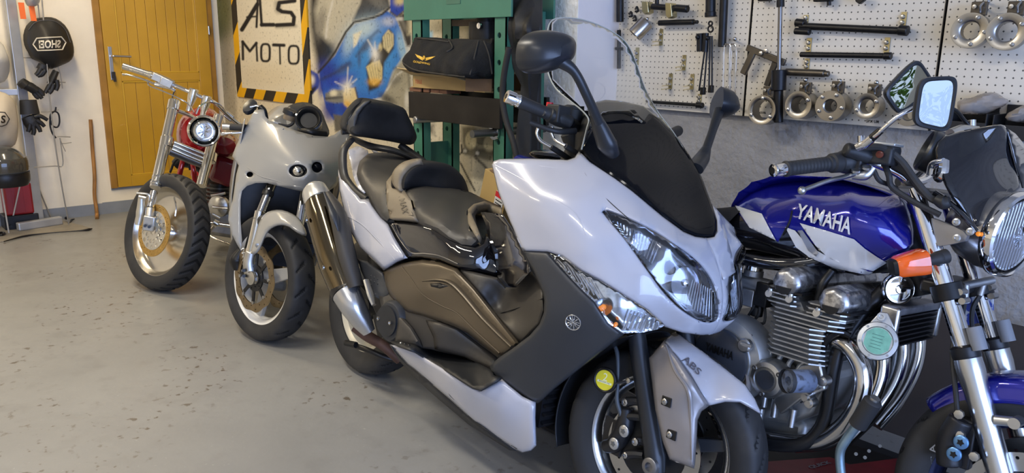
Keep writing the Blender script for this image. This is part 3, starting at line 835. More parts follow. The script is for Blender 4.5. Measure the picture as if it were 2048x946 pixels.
add('emblem', g_join(*em), chrome, sc)
add('emblem_backing', g_lathe([(.0205, 0), (.0205, .001)], ec - nrm * .0012, nrm, 24), mattgrey, sc)
# --- dark upper cowl under the screen
SD = Skin(S, [(1163, 300, -.215), (1230, 358, -.195), (1310, 424, -.145), (1370, 466, -.075), (1413, 475, 0), (1433, 466, .045), (1432, 441, .08), (1419, 401, .125), (1402, 355, .155), (1376, 309, .175), (1351, 274, .185),
              (1285, 213, .14), (1244, 205, .05), (1200, 203, -.05), (1175, 235, -.16), (1330, 350, .0), (1260, 270, .0), (1380, 420, .02)], reg=.001)
dark = [(1163, 300), (1180, 322), (1230, 356), (1264, 381), (1325, 432), (1366, 462), (1390, 472), (1413, 475), (1427, 473), (1433, 462), (1432, 441), (1419, 401), (1402, 355), (1376, 309), (1351, 274), (1318, 240), (1285, 214), (1244, 205), (1210, 202), (1192, 206), (1180, 225), (1172, 260)]
darkp = mat('smoked_black_acrylic', (.004, .0045, .006), .05, var=0, spec=.12)
panel('upper_cowl', SD, dark, darkp, sc, th=.006, mirror=False, step=9, roll=.01, R=6)
# rolled white lip that wraps round the tip of the dark cowl on the far side
shell('cowl_far_lip', g_skin(Skin(S, [(1413, 476, 0), (1434, 462, .05), (1430, 430, .10), (1450, 500, .05), (1462, 520, .07), (1447, 440, .12), (1420, 400, .14)]),
      [(1413, 477), (1428, 475), (1435, 464), (1434, 440), (1424, 408), (1440, 428), (1452, 470), (1462, 505), (1470, 545), (1447, 560), (1430, 510)], step=7), white, sc, .003)
# --- clear windscreen
SW = Skin(S, [(1094, 75, -.20), (1100, 45, -.17), (1120, 37, -.13), (1163, 39, -.05), (1204, 53, .04), (1239, 73, .11), (1259, 96, .15), (1275, 134, .175), (1290, 177, .185), (1315, 223, .19), (1346, 264, .19), (1376, 309, .18),
              (1097, 147, -.21), (1112, 177, -.215), (1138, 200, -.215), (1163, 220, -.213), (1178, 240, -.212), (1164, 299, -.21), (1250, 220, 0), (1200, 150, -.02), (1260, 290, 0)], reg=.001)
scr = [(1163, 299), (1168, 279), (1174, 255), (1177, 238), (1163, 220), (1138, 200), (1112, 177), (1097, 147), (1093, 110), (1094, 75), (1100, 46), (1108, 39), (1120, 36), (1163, 39), (1204, 53), (1239, 73), (1259, 96), (1275, 134), (1290, 177), (1315, 223), (1346, 264), (1372, 306), (1330, 290), (1290, 250), (1250, 228), (1205, 232), (1185, 262)]
scr = curve2d(scr, 3)
acr = mat('clear_acrylic_screen', (.98, .985, .97), .03, var=0, trans=1, ior=1.3, spec=.4)
panel('windscreen', SW, scr, acr, sc, th=.003, mirror=False, step=9)
edge = [(1163, 299), (1168, 279), (1174, 255), (1177, 238), (1163, 220), (1138, 200), (1112, 177), (1097, 147), (1093, 110), (1094, 75), (1100, 46), (1120, 36), (1163, 39), (1204, 53), (1239, 73), (1259, 96), (1275, 134), (1290, 177), (1315, 223), (1346, 264), (1368, 300)]
add('screen_edge', g_tube(SW.pts(edge), .0022, 6, 4), mat('pale_screen_edge', (.55, .56, .5), .2, var=0, trans=.3), sc)
# inner dash behind the screen
SN = Skin(S, [(1060, 320, .0), (1145, 322, -.1), (1165, 300, -.19), (1178, 240, -.2), (1210, 205, -.05), (1100, 300, .1)])
shell('dash_top', g_skin(SN, [(1120, 322), (1150, 318), (1164, 302), (1176, 262), (1190, 215), (1150, 230), (1140, 280)], step=9), blackplastic, sc, .004)
pod = add('instrument_pod', g_sphere(S.at(1100, 312, y=.12), .07, 20, 12, (1, 1.1, .30)), blackgloss, sc)

# --- mirrors
def mirror_arm(base, top, r0, r1, mir=False):
    return g_tube([base, base.lerp(top, .5), top], [r0, (r0 + r1) / 2, r1], 14, 6, sq=(1, .7))
mc = S.at(1097, 103, y=-.43)
mm_ = Matrix.Translation(mc) @ Matrix.Rotation(radians(20), 4, 'Z') @ Matrix.Rotation(radians(0), 4, 'X')
def mirror_head(c, hw, hh, dp, tilt=0):
    V = []; Fc = []; n = 40; rings = [(.0, 1.0), (.25, .97), (.55, .86), (.8, .62), (.95, .33), (1.0, .02)]
    for t, s_ in rings:
        for i in range(n):
            a = 2 * pi * i / n; e = 2.8
            x = abs(cos(a)) ** (2 / e) * (1 if cos(a) > 0 else -1); z = abs(sin(a)) ** (2 / e) * (1 if sin(a) > 0 else -1)
            k = 1 - .22 * max(0, x) * 1        # narrower inboard end
            V.append(Vector((dp * t - dp * .3, x * hw * s_, z * hh * s_ * k + .012 * x)))
    for j in range(len(rings) - 1):
        for i in range(n): Fc.append((j * n + i, j * n + (i + 1) % n, (j + 1) * n + (i + 1) % n, (j + 1) * n + i))
    Fc.append(tuple(range(n))); Fc.append(tuple((len(rings) - 1) * n + i for i in range(n)))
    R_ = Matrix.Rotation(radians(tilt), 3, 'X')
    return [R_ @ v + Vector(c) for v in V], Fc
mirblk = mat('mirror_black_plastic', (.018, .020, .024), .33, var=.1)
add('mirror_housing', g_join(xf(mirror_head((0, 0, 0), .080, .054, .085, 6), Matrix.Translation(mc) @ Matrix.Rotation(radians(-12), 4, 'Z'))), mirblk, sc)
add('mirror_stalk', g_tube([S.at(1122, 122, y=-.41), S.at(1150, 145, y=-.378), S.at(1176, 196, y=-.33), S.at(1206, 262, y=-.255)], [.018, .0125, .0125, .0135], 12), mirblk, sc)
add('mirror_foot', g_tube([S.at(1188, 226, y=-.285), S.at(1200, 255, y=-.262), S.at(1214, 288, y=-.235), S.at(1226, 308, y=-.205)], [.016, .026, .034, .022], 14, 6, sq=(1, .75)), mirblk, sc)
ml = S.at(1446, 209, y=.44)
add('mirror_housing', xf(mirror_head((0, 0, 0), .070, .050, .075, 0), Matrix.Translation(ml) @ Matrix.Rotation(radians(50), 4, 'Z') @ Matrix.Rotation(radians(-30), 4, 'X')), mirblk, sc)
add('mirror_stalk', g_tube([S.at(1438, 222, y=.40), S.at(1425, 262, y=.34), S.at(1412, 300, y=.29)], [.018, .0135, .014], 12), mirblk, sc)
add('mirror_foot', g_tube([S.at(1413, 296, y=.29), S.at(1403, 318, y=.26), S.at(1388, 338, y=.20)], [.015, .026, .03], 14, 6, sq=(1, .7)), mirblk, sc)

# --- handlebar
g0 = S.at(1012, 192, y=-.395); g1 = S.at(1140, 246, y=-.21); gd = (g1 - g0).normalized()
def along(t): return g0.lerp(g1, t)
add('bar_end', g_lathe([(.008, 0), (.017, .001), (.0185, .004), (.0185, .026), (.016, .028), (.016, .034), (.018, .036), (.018, .04)], g0, gd, 24), chrome, sc)
add('bar_end_socket', g_lathe([(.0075, -.0005), (.0075, .004)], g0 - gd * .0006, gd, 12), iron, sc)
add('grip', g_lathe([(.0165, .04), (.0185, .045), (.0175, .06), (.0175, .12), (.0185, .135), (.022, .14), (.022, .15)], g0, gd, 24), rubber, sc)
add('switch_housing', g_join(g_tube([along(.66), along(.82), along(1.0)], [.026, .030, .026], 14, 4, sq=(1, .8)), g_box(along(.8) + Vector((0, 0, .01)), (.05, .05, .05))), blackplastic, sc, bevel=.004)
add('throttle_screw', g_cyl(along(.70) + Vector((.0, -.028, .002)), along(.70) + Vector((0, -.034, .002)), .008), boltm, sc)
add('stop_switch', g_cyl(S.at(1099, 213, y=-.24), S.at(1100, 205, y=-.24), .010), mat('red_switch', (.55, .01, .02), .35), sc)
add('brake_reservoir', g_lathe([(.03, 0), (.03, .03), (.027, .032), (.027, .038), (.02, .042)], S.at(1143, 240, y=-.17), (0, 0, 1), 24), blackplastic, sc)
add('brake_lever', g_tube([S.at(1150, 262, y=-.20), S.at(1110, 262, y=-.27), S.at(1060, 245, y=-.32)], [.01, .008, .007], 10), blackplastic, sc)
for k_, (a, b) in enumerate(((1076, 268), (1105, 266))):
    add('lever_guard', g_tube([S.at(a, b - 12, y=-.22 + .02 * k_), S.at(a - 2, b, y=-.22 + .02 * k_), S.at(a + 6, b + 14, y=-.21 + .02 * k_), S.at(a + 26, b + 26, y=-.19)], .005, 10), chrome, sc)
    add('hose', g_tube([S.at(a + 26, b + 26, y=-.19), S.at(a + 48, b + 40, y=-.15), S.at(a + 66, b + 52, y=-.10)], .0085, 8), rubber, sc)
add('cable', g_tube([S.at(1140, 265, y=-.12), S.at(1150, 290, y=-.1), S.at(1160, 312, y=-.08)], .03, 10), rubber, sc)
add('handlebar', g_tube([g1, S.at(1180, 262, y=-.08), S.at(1230, 270, y=.08), S.at(1290, 280, y=.21)], .016, 10), iron, sc)
gl0 = Vector((g0.x, -g0.y, g0.z)); gl1 = Vector((g1.x, -g1.y, g1.z))
add('grip', g_cyl(gl0, gl1, .018), rubber, sc)

# --- front inner column: dark inner wall that closes the cowl behind the fork
add('inner_fender', g_patch([[S.at(1110, 700, y=-.24), S.at(1180, 690, y=-.24), S.at(1262, 672, y=-.22)],
                             [S.at(1100, 770, y=-.12), S.at(1170, 730, y=-.12), S.at(1290, 660, y=-.12)],
                             [S.at(1150, 760, y=0), S.at(1220, 700, y=0), S.at(1330, 650, y=0)],
                             [S.at(1200, 770, y=.12), S.at(1280, 700, y=.12), S.at(1380, 650, y=.12)]], 4), iron, sc)
for (a, b) in [((1.18, z), 0) for z in ()]: pass
# radiator with slats behind the wheel
rx = 1.235
add('radiator_core', g_box((rx, 0, .40), (.03, .36, .34)), iron, sc)
sl = [add('radiator_slat', g_box((rx + .022, 0, .245 + .026 * i), (.012, .35, .006), Matrix.Rotation(radians(25), 3, 'Y')), iron, sc, False) for i in range(12)]
# belly fairing: white lower skirt
SK = Skin(S, [(780, 690, -.285), (800, 692, -.30), (960, 780, -.315), (1003, 758, -.30), (1072, 803, -.262), (1072, 890, -.235), (1045, 903, -.215), (950, 842, -.235), (850, 755, -.25), (818, 725, -.26), (900, 760, -.305), (1000, 820, -.285)])
skirt_o = [(780, 688), (795, 692), (830, 704), (893, 742), (930, 767), (960, 780), (1003, 758), (1020, 773), (1045, 793), (1071, 805), (1070, 835), (1071, 868), (1072, 890), (1062, 900), (1045, 904), (1033, 899), (990, 870), (950, 843), (900, 797), (850, 755), (830, 738), (815, 727)]
panel('lower_skirt', SK, skirt_o, white, sc, th=.004, step=8, roll=.012, R=7)
for q in ([(892, 778), (901, 791), (909, 800)], [(1022, 891), (1034, 898)]):
    add('scuff_mark', g_tube([SK.p(*a, -.001) for a in q], [.001, .0022, .001][:len(q)] if len(q) > 2 else .001, 6, 3), blackplastic, sc)
# dark underside strip below the skirt
SU = Skin(S, [(780, 700, -.24), (850, 760, -.22), (950, 850, -.20), (1045, 905, -.19), (830, 745, -.2), (940, 845, -.18)])
panel('underside_strip', SU, [(780, 690), (815, 727), (850, 755), (950, 843), (1033, 901), (1020, 900), (940, 850), (880, 800), (835, 760), (800, 722)], blackplastic, sc, step=9)
# --- footboard
SFt = Skin(S, [(784, 684, -.295), (830, 695, -.30), (960, 770, -.31), (985, 748, -.29), (940, 716, -.16), (860, 698, -.16), (905, 735, -.27), (1000, 745, -.27)])
foot = [(782, 684), (800, 684), (830, 692), (860, 697), (930, 714), (985, 742), (988, 752), (1003, 757), (962, 781), (945, 776), (893, 742), (830, 704), (795, 692)]
panel('footboard', SFt, foot, blackplastic, sc, step=7, th=.006)
studs = [g_sphere(SFt.p(958 + (i % 3) * 9 - (i // 3) * 2, 755 + (i // 3) * 5, -.001), .003, 8, 5, (1, 1, .6)) for i in range(12)]
add('footboard_studs', g_join(*studs), rubber, sc)['kind'] = 'stuff'
for i in range(3): add('skirt_bolt', g_sphere(SFt.p(802 + i * 8, 687 + i * 2.5, -.002), .006, 10, 6), boltm if i == 0 else iron, sc)
# grey inner wall above the footboard
SO = Skin(S, [(800, 560, -.235), (840, 600, -.265), (850, 660, -.27), (840, 690, -.27), (900, 640, -.26), (940, 700, -.21), (985, 745, -.20), (900, 700, -.24), (790, 640, -.27), (850, 560, -.23), (920, 560, -.2), (1010, 700, -.17), (760, 590, -.25)])
tun = [(758, 560), (800, 560), (860, 560), (920, 575), (960, 600), (1000, 650), (1040, 700), (1010, 712), (985, 745), (985, 748), (940, 716), (860, 698), (842, 696), (790, 684), (770, 640), (760, 600)]
panel('inner_side_cover', SO, tun, brown, sc, step=8, th=.004, off=.012)
# lobe behind the pulley cover and the swage line
lobe = [(783, 605), (800, 628), (825, 655), (840, 680), (845, 694), (810, 688), (788, 684), (792, 650), (790, 620)]
panel('swage_panel', SO, lobe, brown, sc, step=7, th=.004, off=-.012, roll=.02, R=8)
lobe2 = [(852, 640), (880, 644), (915, 656), (960, 690), (998, 718), (990, 745), (930, 714), (870, 698), (868, 675)]
panel('swage_panel', SO, lobe2, brown, sc, step=7, th=.004, off=-.004, roll=.016, R=8)
# --- bronze side cover with scoop
SBz = Skin(S, [(765, 545, -.235), (785, 535, -.235), (830, 524, -.235), (870, 527, -.235), (915, 540, -.235), (950, 575, -.235), (1000, 640, -.25), (1035, 690, -.275), (1000, 712, -.262), (940, 670, -.262), (900, 650, -.27), (840, 635, -.275), (800, 620, -.27), (780, 590, -.262), (850, 580, -.275), (890, 600, -.262), (930, 620, -.25)])
brz = [(765, 545), (785, 534), (805, 527), (845, 520), (880, 524), (915, 537), (950, 575), (995, 632), (1040, 688), (1030, 696), (1013, 708), (998, 716), (960, 685), (935, 665), (905, 652), (850, 634), (815, 625), (795, 607), (780, 590), (770, 570)]
panel('side_cover', SBz, brz, bronze, sc, step=7, th=.004, roll=.02, R=9)
ridge = [(845, 562), (880, 560), (905, 567), (930, 590), (965, 632), (1000, 668), (1026, 694)]
add('side_cover_ridge', g_tube([SBz.p(*a, -.002) for a in ridge], [.003, .010, .014, .015, .014, .013, .010], 10, sq=(1, .55)), bronze, sc)
panel('scoop', SBz, [(860, 567), (880, 566), (896, 572), (880, 577), (862, 573)], iron, sc, step=5, th=.001, off=-.002, mirror=False)
lowc = [(805, 534), (825, 560), (848, 590), (885, 612), (915, 626), (950, 660), (1000, 706)]
add('side_cover_crease', g_tube([SBz.p(*a, -.001) for a in lowc], .004, 8, sq=(1, .6)), bronze, sc)
# dark recess wall right of the ridge, storage panel
SP = Skin(S, [(915, 537, -.21), (960, 548, -.20), (1000, 556, -.17), (1030, 575, -.15), (1000, 625, -.17), (1055, 600, -.22), (1085, 590, -.27), (1085, 640, -.27), (1040, 685, -.24), (1000, 640, -.22), (960, 590, -.21)])
panel('tunnel_cover', SP, [(915, 536), (950, 545), (995, 556), (1012, 574), (1032, 574), (1062, 542), (1076, 560), (1086, 585), (1088, 620), (1080, 648), (1040, 688), (1010, 652), (965, 596)], brown, sc, step=8, roll=.01, R=6)
add('tunnel_seam', g_tube([SP.p(*a, -.001) for a in [(1000, 627), (1040, 615), (1084, 598)]], .0016, 6), iron, sc)
# gloss black flank between seat and bronze cover, and inner leg-shield panel
SG = Skin(S, [(776, 445, -.205), (840, 448, -.215), (880, 460, -.215), (930, 492, -.205), (975, 500, -.17), (965, 430, -.12), (1000, 430, -.10), (1010, 560, -.15), (1060, 540, -.26), (1030, 470, -.24), (915, 535, -.225), (850, 512, -.225), (815, 515, -.215), (1000, 500, -.12), (945, 520, -.205)], reg=.04)
flank = [(777, 444), (810, 444), (835, 447), (865, 455), (900, 478), (925, 491), (950, 495), (966, 487), (972, 468), (980, 470), (990, 500), (996, 530), (996, 553), (960, 546), (918, 537), (880, 520), (845, 516), (815, 515), (800, 490)]
panel('flank_panel', SG, flank, blackgloss, sc, step=8, roll=.01, R=6)
add('flank_trim', g_tube([SG.p(*a, -.002) for a in [(783, 450), (800, 480), (822, 505), (850, 507), (880, 512), (916, 528)]], .0022, 6), mat('bright_edge_trim', (.5, .5, .5), .2, 1), sc)
SJ = Skin(S, [(960, 432, -.15), (1004, 432, -.20), (1040, 490, -.25), (1060, 545, -.29), (1030, 575, -.24), (996, 553, -.19), (985, 480, -.17)], reg=.1)
panel('inner_shield_panel', SJ, [(962, 424), (1004, 428), (1022, 455), (1045, 500), (1062, 542), (1032, 575), (1012, 574), (996, 553), (990, 505), (976, 472), (972, 448)], blackgloss, sc, step=8)
# --- seat
SS = Skin(S, [(722, 345, -.150), (735, 385, -.18), (770, 441, -.205), (840, 443, -.215), (880, 456, -.215), (915, 482, -.205), (938, 491, -.19), (964, 479, -.165),
              (738, 315, -.06), (760, 312, .0), (800, 316, .06), (835, 324, .12), (790, 360, -.10), (775, 400, -.18), (830, 395, -.17), (870, 400, -.10), (900, 440, -.16), (930, 440, -.10), (950, 410, .04), (985, 425, .09), (938, 392, .10), (995, 432, .05), (900, 400, -.04), (960, 440, -.09)], reg=.001)
panel('passenger_seat', SS, [(720, 350), (724, 328), (738, 314), (765, 311), (800, 316), (838, 326), (830, 345), (800, 360), (790, 375), (780, 400), (787, 441), (770, 442), (757, 425), (742, 395), (728, 372)], seatvin, sc, th=.03, mirror=False, step=7, roll=.03, R=10, label='rear part of the seat')
panel('rider_seat', SS, [(808, 385), (850, 375), (900, 380), (940, 392), (965, 405), (1000, 420), (1004, 430), (975, 418), (952, 420), (944, 432), (948, 460), (960, 480), (945, 492), (925, 491), (900, 478), (880, 462), (850, 449), (838, 442), (822, 410)], seatvin, sc, th=.03, mirror=False, step=7, roll=.03, R=10)
panel('seat_insert', SS, [(790, 350), (776, 370), (779, 400), (787, 440), (800, 440), (837, 443), (826, 405), (808, 382), (795, 372), (795, 352)], seattan, sc, th=.032, mirror=False, step=6, label='tan side insert of the seat')
add('insert_stitching', g_tube([SS.p(*a, -.018) for a in [(786, 384), (791, 428), (826, 431), (812, 393), (786, 384)]], .0016, 6, 0), mat('dark_tan', (.12, .1, .07), .5), sc)
bv = g_skin(SS, [(770, 360), (850, 360), (850, 450), (770, 450)], step=9, off=-.018)
add('seat_lettering', g_text_on(S, 'TMAX', [(808, 388), (818, 426), (806, 428), (797, 392)], bvh_of(bv), .0035, bold=.01), mat('dark_tan', (.12, .1, .07), .5), sc)
panel('seat_insert', SS, [(944, 432), (952, 420), (975, 418), (1004, 430), (1004, 424), (965, 410), (946, 417), (937, 428), (941, 455), (957, 482), (962, 474), (955, 455)], seattan, sc, th=.034, mirror=False, step=5, label='tan edge at the seat nose')
SQ = Skin(S, [(803, 378, -.17), (815, 345, -.15), (860, 325, -.05), (905, 335, .08), (932, 370, .16), (936, 398, .17), (880, 388, .0), (860, 360, -.03)])
back_o = curve2d([(805, 382), (804, 360), (815, 340), (838, 326), (870, 324), (900, 330), (925, 352), (936, 378), (936, 396), (905, 389), (860, 379), (825, 376)], 3)
panel('seat_bolster', SQ, back_o, seatblk, sc, mirror=False, step=6, back=(-.07, 0, .0), bulge=.03, R2=16)
SQ2 = Skin(S, [(803, 378, -.175), (792, 360, -.175), (805, 335, -.155), (830, 325, -.12), (815, 345, -.165)])
panel('bolster_edge', SQ2, curve2d([(806, 384), (794, 374), (789, 358), (795, 342), (812, 329), (838, 323), (845, 326), (822, 336), (808, 352), (804, 368)], 2), seattan, sc, th=.03, mirror=False, step=5, label='cream piped edge of the seat bolster')
# --- passenger backrest and grab rails
SR = Skin(S, [(698, 240, -.16), (735, 203, -.11), (800, 215, .06), (832, 270, .16), (820, 290, .15), (715, 275, -.15), (765, 250, 0)])
br = curve2d([(697, 262), (699, 242), (712, 222), (728, 206), (742, 202), (775, 207), (806, 215), (818, 235), (832, 266), (832, 280), (820, 290), (780, 283), (730, 275), (708, 272)], 3)
panel('backrest', SR, br, seatblk, sc, mirror=False, step=6, back=(-.07, 0, .01), bulge=.03, R2=14)
SR2 = Skin(S, [(697, 262, -.185), (699, 240, -.185), (735, 203, -.13), (705, 270, -.175)])
panel('backrest_edge', SR2, [(695, 258), (698, 242), (714, 218), (730, 204), (742, 202), (726, 215), (716, 230), (711, 250), (710, 272), (700, 268)], seatvin, sc, th=.02, mirror=False, step=5)
rail = mat('grab_rail_plastic', (.022, .021, .020), .4, var=.1)
add('backrest_support', g_join(g_tube([S.at(703, 275, y=-.10), S.at(740, 292, y=-.06), S.at(790, 302, y=0), S.at(838, 322, y=.13)], [.02, .03, .026, .02], 12, sq=(1, .5)),
    g_cyl(S.at(683, 264, y=-.18), S.at(703, 262, y=-.14), .012)), rail, sc)
add('grab_rail', g_tube([S.at(705, 278, y=-.13), S.at(688, 298, y=-.17), S.at(685, 325, y=-.185), S.at(690, 355, y=-.19), S.at(710, 382, y=-.195), S.at(733, 398, y=-.19)], [.016, .020, .020, .018, .016, .012], 12, sq=(1, .7)), rail, sc)
add('grab_rail', g_tube([S.at(800, 290, y=.12), S.at(820, 305, y=.15), S.at(845, 322, y=.17), S.at(850, 330, y=.17)], [.016, .018, .016, .012], 12), rail, sc)
# --- white tail panel
ST = Skin(S, [(680, 325, -.17), (690, 300, -.15), (735, 385, -.20), (775, 445, -.215), (812, 515, -.235), (770, 538, -.24), (715, 485, -.245), (690, 425, -.235), (678, 360, -.21), (730, 450, -.24), (725, 330, -.12), (700, 300, -.1), (765, 500, -.25)])
tail = [(683, 322), (692, 345), (705, 375), (722, 398), (737, 398), (745, 412), (762, 435), (777, 448), (790, 475), (803, 497), (815, 516), (795, 524), (768, 541), (745, 518), (720, 495), (700, 460), (688, 420), (679, 380), (677, 340)]
panel('tail_panel', ST, tail, white, sc, step=7, roll=.018, R=8)
panel('tail_top', ST, [(697, 300), (715, 292), (735, 300), (738, 312), (722, 326), (720, 350), (732, 385), (722, 390), (706, 350), (700, 320)], white, sc, step=7, off=.03)
add('tail_crease', g_tube([ST.p(*a, -.002) for a in [(694, 432), (725, 450), (760, 485), (790, 520)]], [.001, .0025, .003, .001], 8), white, sc)
SX = Skin(S, [(770, 300, .10), (800, 312, .13), (785, 305, .12)])
shell('tail_panel', g_skin(Skin(S, [(773, 302, .05), (808, 320, .14), (790, 308, .1), (775, 320, .08)]), [(772, 301), (788, 305), (810, 319), (795, 319), (780, 314)], step=5), white, sc)
# body core, so no daylight shows through between the skins
add('body_core', g_patch([[(.0, -.10, .78), (.3, -.15, .72), (.8, -.14, .70), (1.1, -.12, .55)], [(.0, 0, .84), (.3, 0, .80), (.8, 0, .72), (1.1, 0, .60)], [(.0, .10, .78), (.3, .15, .72), (.8, .14, .70), (1.1, .12, .55)],
                          [(.1, .10, .50), (.3, .17, .34), (.8, .16, .28), (1.2, .12, .26)], [(.1, 0, .48), (.3, 0, .24), (.8, 0, .22), (1.2, 0, .22)], [(.1, -.10, .50), (.3, -.17, .34), (.8, -.16, .28), (1.2, -.12, .26)], [(.0, -.10, .78), (.3, -.15, .72), (.8, -.14, .70), (1.1, -.12, .55)]], 4), iron, sc)
# --- pulley cover
pc = S.at(776, 642, y=-.285)
pull = [(740, 606), (752, 598), (772, 592), (790, 605), (797, 640), (795, 670), (785, 688), (770, 690), (755, 680), (745, 655)]
add('pulley_cover', g_lathe([(.07, 0), (.07, .05), (.062, .062), (.0, .066)], pc + Vector((0, .06, 0)), (0.1, -1, 0), 36, sq=(1.0, 1.05)), mattgrey, sc)
add('pulley_disc', g_lathe([(.054, 0), (.054, .006), (.0, .0065)], pc + Vector((0, -.004, 0)), (0.1, -1, 0), 36), blackplastic, sc)
for a, b in ((757, 637), (780, 646)): add('cover_bolt', g_lathe([(.007, 0), (.007, .003), (.004, .003), (.003, .001)], S.at(a, b, y=-.298), (0, -1, 0), 12), boltm, sc)
# silver footpeg bracket and belt cover
SBk = Skin(S, [(700, 520, -.22), (770, 545, -.24), (760, 600, -.24), (745, 575, -.235)])
panel('belt_cover', SBk, [(715, 517), (735, 524), (766, 546), (775, 570), (782, 590), (760, 600), (745, 590), (722, 540)], mattgrey, sc, step=7, roll=.01, R=5, mirror=False)
for i in range(7): add('cover_dimple', g_sphere(SBk.p(743 + (i % 3) * 7, 552 + (i // 3) * 9 + (i % 3) * 3, .002), .006, 10, 6), blackplastic, sc)
add('pillion_peg', g_tube([S.at(732, 560, y=-.26), S.at(741, 590, y=-.26), S.at(748, 610, y=-.26)], [.012, .014, .010], 8, sq=(1, .7)), alu, sc)
# --- exhaust
e = [S.at(628, 384, y=-.29), S.at(640, 430, y=-.285), S.at(662, 510, y=-.28), S.at(690, 590, y=-.27), S.at(712, 640, y=-.25)]
ebr = mat('smoked_chrome_silencer', (.20, .165, .11), .10, 1, var=.08)
def seg_between(a, b, t0, t1): return a.lerp(b, t0), a.lerp(b, t1)
axis = (e[3] - e[0])
add('silencer', g_tube([S.at(632, 388, y=-.28), S.at(642, 430, y=-.28), S.at(668, 520, y=-.275), S.at(692, 585, y=-.265)], [.052, .062, .064, .055], 28, 6, sq=(.92, 1.12)), ebr, sc)
add('silencer_end_cap', g_tube([S.at(625, 374, y=-.28), S.at(628, 382, y=-.28), S.at(634, 396, y=-.28), S.at(637, 404, y=-.28)], [.034, .052, .057, .058], 28, 4, sq=(.92, 1.1)), mat('satin_silver', (.62, .62, .60), .3, .8), sc)
add('silencer_collar', g_tube([S.at(688, 576, y=-.265), S.at(693, 588, y=-.265)], .058, 28, 0, sq=(.92, 1.1)), iron, sc)
add('silencer_elbow', g_tube([S.at(692, 586, y=-.265), S.at(706, 612, y=-.255), S.at(724, 642, y=-.225), S.at(738, 664, y=-.20)], [.056, .05, .040, .026], 28, 5, sq=(.92, 1.05)), mat('satin_silver_2', (.55, .56, .58), .26, .9), sc)
SEx = Skin(S, [(640, 385, -.34), (665, 470, -.33), (690, 580, -.30), (665, 385, -.30), (690, 470, -.28), (705, 560, -.27), (650, 400, -.345)])
add('heat_shield', g_tube([S.at(656, 386, y=-.30), S.at(676, 430, y=-.295), S.at(694, 510, y=-.28), S.at(712, 574, y=-.26)], [.012, .034, .036, .03], 12, sq=(1, .9)), brown, sc)
add('heat_shield_lip', g_tube([S.at(648, 384, y=-.335), S.at(668, 430, y=-.335), S.at(677, 462, y=-.325)], [.004, .016, .004], 10, sq=(1, .6)), mattgrey, sc)
for a, b in ((612, 440), (646, 535)): add('silencer_bolt', g_lathe([(.009, 0), (.009, .005), (.005, .005), (.005, .002)], S.at(a + 2, b, y=-.345), (-.3, -1, 0), 14), boltm, sc)
add('exhaust_pipe', g_tube([S.at(712, 652, y=-.2), S.at(735, 672, y=-.17), S.at(765, 690, y=-.14), S.at(800, 720, y=-.08)], [.026, .022, .02, .02], 14), mat('rusty_pipe', (.10, .055, .042), .6, .4, var=.3, scale=14), sc)
add('centre_stand', g_join(g_tube([S.at(700, 688, y=-.16), S.at(735, 700, y=-.15), S.at(775, 716, y=-.1), S.at(830, 728, y=0)], .011, 10), g_tube([S.at(692, 686, y=-.18), S.at(712, 690, y=-.17)], .013, 8)), iron, sc)

# --- wheels
def groove_s(t, s):
    k = (t * 22 / (2 * pi) + abs(s) * 1.2) % 1
    return 1.0 if k < .2 and .25 < abs(s) < .86 else 0.0
def spoke(r0, r1, w0, w1, y, th, a, n=1):
    d = Vector((cos(a), 0, sin(a))); s_ = Vector((-sin(a), 0, cos(a))); Y_ = Vector((0, 1, 0)); V = []
    for r, w in ((r0, w0), (r1, w1)):
        for sx in (-1, 1):
            for sy in (-1, 1): V.append(d * r + s_ * (w * sx) + Y_ * (y + th * sy))
    return V, [(0, 1, 3, 2), (4, 6, 7, 5), (0, 4, 5, 1), (2, 3, 7, 6), (0, 2, 6, 4), (1, 5, 7, 3)]
def wheel(parent, c, a, r, w, rim, rimmat, hubmat, groove, n_sp=5, tmat=rubber, depth=.004, rimw=None, prof=1., spk=(.022, .016), nt=300, dish=False):
    rw = rimw or w * .72
    tyre_obj(parent, g_tyre(r, w, rim, nt, groove, depth, 24, prof), a, c, tmat, groove)
    rp = [(rim + .006, -rw / 2), (rim + .004, -rw / 2 + .006), (rim - .012, -rw / 2 + .012), (rim - .022, -rw * .25), (rim - .024, 0), (rim - .022, rw * .25), (rim - .012, rw / 2 - .012), (rim + .004, rw / 2 - .006), (rim + .006, rw / 2), (rim - .006, rw / 2 - .003),
          (rim - .024, rw / 2 - .016), (rim - .034, 0), (rim - .024, -rw / 2 + .016), (rim - .006, -rw / 2 + .003), (rim + .006, -rw / 2)]
    add('rim', turn(g_lathe(rp, (0, 0, 0), (0, 1, 0), 64, cap=False), a, c), rimmat, parent)
    add('hub', turn(g_lathe([(.012, -.055), (.03, -.05), (.032, -.02), (.045, 0), (.032, .02), (.03, .05), (.012, .055)], (0, 0, 0), (0, 1, 0), 32), a, c), hubmat, parent)
    for i in range(n_sp):
        add('spoke', turn(spoke(.028, rim - .024, *spk, 0, .012, 2 * pi * i / n_sp + .3), a, c), hubmat, parent, False, bevel=.004)
fwc = Vector((1.572, -.01, .282))
silver_rim = mat('polished_rim', (.60, .60, .60), .22, 1, var=.05)
wheel(sc, fwc, 15, .285, .120, .206, silver_rim, mat('dark_spoke', (.055, .058, .065), .4, .5), groove_s, 5, prof=1.0)
wheel(sc, Vector((.04, 0, .287)), 0, .287, .155, .194, mat('cream_rim', (.60, .57, .48), .35, .3), blackplastic, groove_s, 5)
